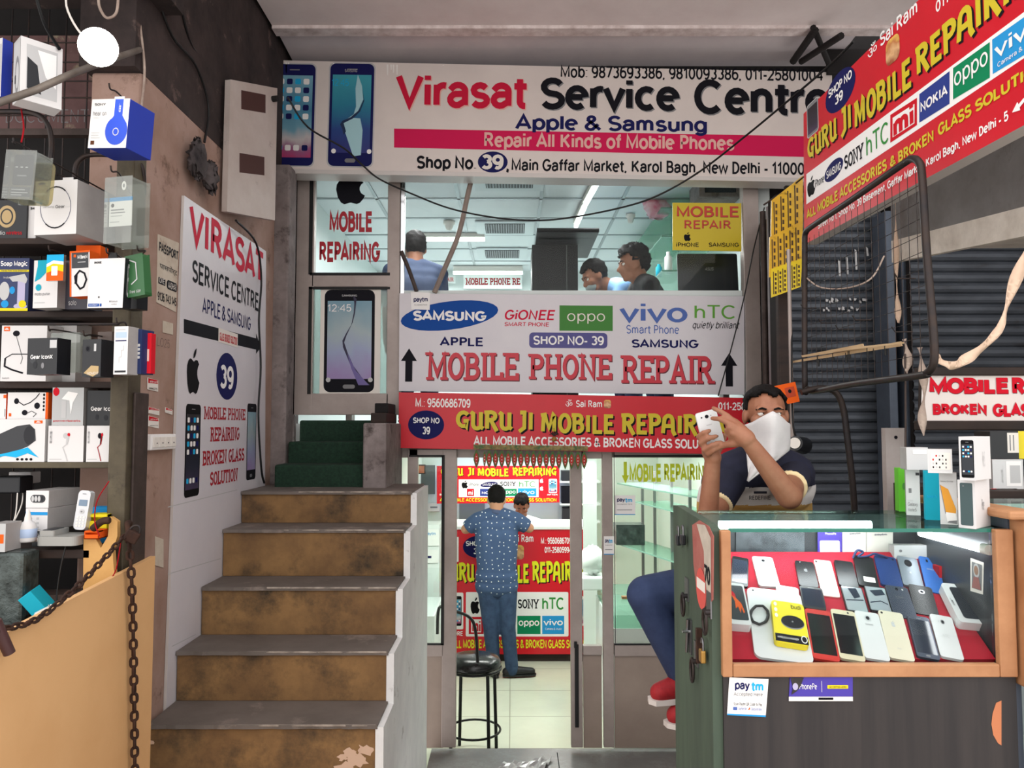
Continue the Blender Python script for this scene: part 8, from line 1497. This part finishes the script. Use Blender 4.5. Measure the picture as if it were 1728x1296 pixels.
# ---------------------------------------------------------------- seated and standing figures further in
def sitter(label, hx, hy, Y, f, floor, shirt, s=1.0, mask=None, scarf=None, arms='desk', lean=.1, stand=False, hs=4, look=None, drop=0.0, big=1.0, rear=.05, puff=.012):
    f = Vector(f).normalized(); ff = V(f.x, f.y, 0).normalized(); r = ff.cross(V(0, 0, 1)).normalized(); hc = at(hx, hy, Y); HX = headX(hc, f, s=s * big); NK = hc - V(0, 0, .155 * s + drop) - ff * rear; CHE = NK - V(0, 0, .19) - ff * lean * .6; PEL = NK - V(0, 0, .46) - ff * lean * 1.3
    if not stand and PEL.z - floor < .35: PEL.z = floor + .35
    R = thing('person', label, 'person', V(PEL.x, PEL.y, floor)); SL, SR = NK - V(0, 0, .06) - r * .175, NK - V(0, 0, .06) + r * .175
    if arms == 'desk': EL, ER = SL - V(0, 0, .24) + ff * .12, SR - V(0, 0, .24) + ff * .12; WL, WR = EL + ff * .2 + r * .08, ER + ff * .2 - r * .08
    else: EL, ER = SL - V(0, 0, .28) - r * .03, SR - V(0, 0, .28) + r * .03; WL, WR = EL - V(0, 0, .22) + ff * .06, ER - V(0, 0, .22) + ff * .06
    F = Flesh(); head(F, HX, s); F.cap(NK - V(0, 0, .04), HX @ V(0, -.02, -.04), .062, .06); torso(F, PEL, CHE, NK, SL, SR); limb(F, SL, EL, WL, .05, .042, .028); limb(F, SR, ER, WR, .05, .042, .028)
    hand(F, WL, WL + (ff if arms == 'desk' else V(0, 0, -1)) * .1, V(0, 0, 1) if arms == 'desk' else -r, .5, thumb=1); hand(F, WR, WR + (ff if arms == 'desk' else V(0, 0, -1)) * .1, V(0, 0, 1) if arms == 'desk' else r, .5, thumb=-1)
    L_ = []
    for q in (-1, 1):
        H = PEL + r * q * .09
        if stand: K = V(H.x, H.y, (H.z + floor) / 2) + ff * .02; A = V(H.x, H.y, floor + .09)
        else: K = H + ff * .36 - V(0, 0, .02); A = V(K.x, K.y, floor + .09) + ff * .02
        L_.append((H, K, A)); limb(F, H, K, A, .08, .06, .042)
    F.grow('body', R, .012, 'skin', 2)
    F = Flesh(); torso(F, PEL, CHE, NK - V(0, 0, .012), SL, SR, .016); cu = .6 if arms != 'long' else 1; F.cap(SL, SL.lerp(EL, .7), .068, .06, flat1=True); F.cap(SR, SR.lerp(ER, .7), .068, .06, flat1=True); F.cap(NK - V(0, 0, .05), NK + V(0, 0, .015), .078, .068, flat1=True); F.grow('shirt', R, .012, shirt, 3)
    F = Flesh(); F.cap(PEL - r * .08, PEL + r * .08, .118)
    for H, K, A in L_: limb(F, H, K, A, .084, .064, .05, .014)
    F.grow('trousers', R, .014, 'denim', 3)
    for H, K, A in L_: shoe(R, A, V(A.x, A.y, floor + .036) + ff * .15, 'shoe_black', 'shoe_black')
    hair(HX, R, s, seed=hs, puff=puff); eyes(HX, R, s)
    if mask:
        F = Flesh(); F.ball(HX @ V(0, .052, -.062), (.056 * s, .052 * s, .046 * s), HX.to_3x3().normalized()); F.grow('face_mask', R, .009, mask, 2)
    if scarf:
        F = Flesh()
        for k in range(10): a, c = [NK + V(.085 * math.cos(q), .085 * math.sin(q), -.005 + .02 * math.sin(2 * q)) for q in (6.2832 * k / 10, 6.2832 * (k + 1) / 10)]; F.cap(a, c, .024)
        F.cap(NK + ff * .085 + r * .04, CHE + ff * .13 + r * .05, .024); F.cap(NK + ff * .085 - r * .04, CHE + ff * .13 - r * .05, .024); F.grow('scarf', R, .011, scarf, 2)
    return R
sitter('person in a white shirt with a pale green scarf bending behind the inner counter', 880, 853, 8.5, (0, -1, -.55), FZ, 'shirt_white', scarf='scarf_green', stand=True, hs=5)
sitter('person in a light blue shirt and grey mask looking down inside the upper shop', 1003, 467, 5.85, (-.85, -.25, -.42), UZ, 'shirt_blue', mask='mask_grey', hs=6, stand=True, drop=-.10, rear=.16)
sitter('person in a black shirt with bushy black hair facing sideways inside the upper shop', 1068, 446, 5.42, (-1, -.12, -.12), UZ, 'shirt_black', hs=7, big=1.05, stand=True, arms='down', drop=-.03, rear=.07, puff=.03)
sitter('person in a slate shirt, back turned, at the left edge of the upper window', 700, 420, 5.75, (-.25, .9, -.1), UZ, 'shirt_slate', hs=8, arms='down', stand=True, drop=-.02)
# ================================================================ wires, poles and scraps
mat('wire_black', (14, 14, 15), .5)
wire('black_wire', 'long black wire drooping across both shop fronts under the long white sign', [at(486, 165, 4.0), at(520, 215, 4.45), at(580, 250, 4.6), at(612, 279, 4.7), at(640, 302, 4.735), at(690, 325, 4.82), at(760, 352, 4.82), at(840, 368, 4.8), at(910, 372, 4.75), at(970, 366, 4.7), at(1050, 350, 4.6), at(1110, 330, 4.5), at(1180, 290, 4.4), at(1260, 228, 4.1), at(1330, 170, 3.8), at(1400, 110, 3.5), at(1440, 70, 3.3)], .0055, 'wire_black')
wire('black_wire', 'thin black wire hanging slantwise over the right edge of the white brand panel', [at(1290, 350, 4.8), at(1272, 420, 4.8), at(1256, 500, 4.82), at(1236, 580, 4.84), at(1212, 668, 4.84)], .004, 'wire_black')
wire('black_wire', 'black wire running down the concrete jamb beside the wall poster', [atx(x, y, -1.388) for x, y in ((398, 372), (432, 410), (441, 470), (437, 540), (440, 620), (436, 700), (441, 790), (446, 815))], .006, 'wire_black')
wire('bent_conduit', 'long bent brown conduit leaning across the upper window', [at(797, 296, 4.9), at(788, 335, 4.91), at(780, 372, 4.92), at(771, 404, 4.925), at(756, 440, 4.925), at(733, 494, 4.925)], .018, mat('taupe', (150, 134, 124), .6, c2=(120, 106, 98), scale=8), 'conduit', 4)
wire('dark_stick', 'short dark stick leaning at the left corner of the upper window', [at(677, 424, 4.92), at(690, 455, 4.925), at(703, 492, 4.925)], .014, 'rustpipe', 'stick', 3)
# wires bunched under the slab on the left
random.seed(21)
for k, (pts, lb, m) in enumerate((
    ([(262, -20, 3.02), (290, 60, 3.15), (330, 110, 3.4), (352, 180, 3.55), (345, 240, 3.5)], 'dark wire loop nearest the lamp on the sooty wall', 'wire_black'),
    ([(300, -20, 3.2), (325, 80, 3.4), (372, 120, 3.8), (388, 150, 3.9)], 'dark wire running to the top of the tin box', 'wire_black'),
    ([(236, 40, 2.92), (244, 120, 2.92), (238, 200, 2.92), (246, 260, 2.92)], 'grey wrapped cable drooping beside the lamp', 'rag'),
    ([(200, -10, 2.7), (196, 22, 2.7), (180, 30, 2.7), (168, 12, 2.7), (166, -10, 2.7)], 'pale looped cord above the lamp', 'rag'),
    ([(430, 20, 4.3), (420, 60, 4.3), (395, 70, 4.2), (380, 110, 4.0), (388, 140, 3.9)], 'black wire sagging from the slab corner to the tin box', 'wire_black'),
    ([(60, -10, 2.5), (75, 40, 2.5), (95, 75, 2.46), (100, 82, 2.45)], 'twisted dark cord coming down to the window box', 'wire_black'),
    ([(36, 185, 2.5), (40, 215, 2.4), (36, 240, 2.36)], 'thin pink cord above the clear headset pack', 'deepred'))):
    wire('overhead_wire', lb, [at(x, y, Y) for x, y, Y in pts], .006 if m == 'wire_black' else .005 if m == 'rag' else .0025, m, 'wire', group=None)
for k, (pts, lb) in enumerate((([(380, -10, 4.2), (412, -10, 4.3), (436, 40, 4.45), (424, 62, 4.45), (402, 30, 4.3)], 'dark bracket plate at the corner of the slab'), ([(330, -10, 3.9), (372, -10, 4.0), (356, 70, 4.0), (336, 50, 3.9)], 'torn dark sheet hanging below the slab corner'))):
    PP_ = Plane(at(*pts[0]), (.5, .86, 0), (0, 0, 1)); b = MB(); b.prism([PP_.loc(x, y) for x, y, Y in reversed(pts)], -.03, 0, 'soot_shade', PP_.M); tag(b.build('metal_plate'), lb, 'plate')
random.seed(31); mat('scrap', (92, 84, 84), .9, c2=(40, 36, 38), scale=8)
for k, (x, y, w, h, lb) in enumerate(((330, 268, 26, 60, 'crumpled grey rag tied high on the left wall'), (352, 300, 20, 46, 'smaller torn rag hanging beside the crumpled grey rag'))):
    c_ = atx(x, y, -1.40); b = MB(); b.ball(c_, (.03, w * .0028, h * .0014), 'scrap', None, 16, 12)
    for v in b.v: v += V(random.uniform(0, .02), random.uniform(-.02, .02), random.uniform(-.02, .02))
    tag(b.build('cloth_rag'), lb, 'rag')
# crumpled foil on the landing
b = MB(); c_ = at(884, 1280, 4.72); nx, ny = 14, 7; vs = []; fs = []; c_.z = -.44
for i in range(ny + 1):
    for j in range(nx + 1): x = (j / nx - .5); y = (i / ny - .5); vs.append(V(c_.x + x * .30 + y * .06, c_.y + y * .16 + x * .10, -.436 + random.uniform(.0, .03)))
for i in range(ny):
    for j in range(nx): a = i * (nx + 1) + j; fs.append((a, a + 1, a + nx + 2, a + nx + 1))
b.add(vs, fs, mat('foil_white', (206, 206, 206), .25, .3)); o = tag(b.build('crumpled_wrapper'), 'crumpled silvery wrapper lying on the granite landing', 'wrapper'); m_ = o.modifiers.new('t', 'SOLIDIFY'); m_.thickness = .002
b = MB(); b.mm((.28, 3.3, -.4402), (.286, YF, -.4396), 'ink'); struct(b.build('trim_7'))
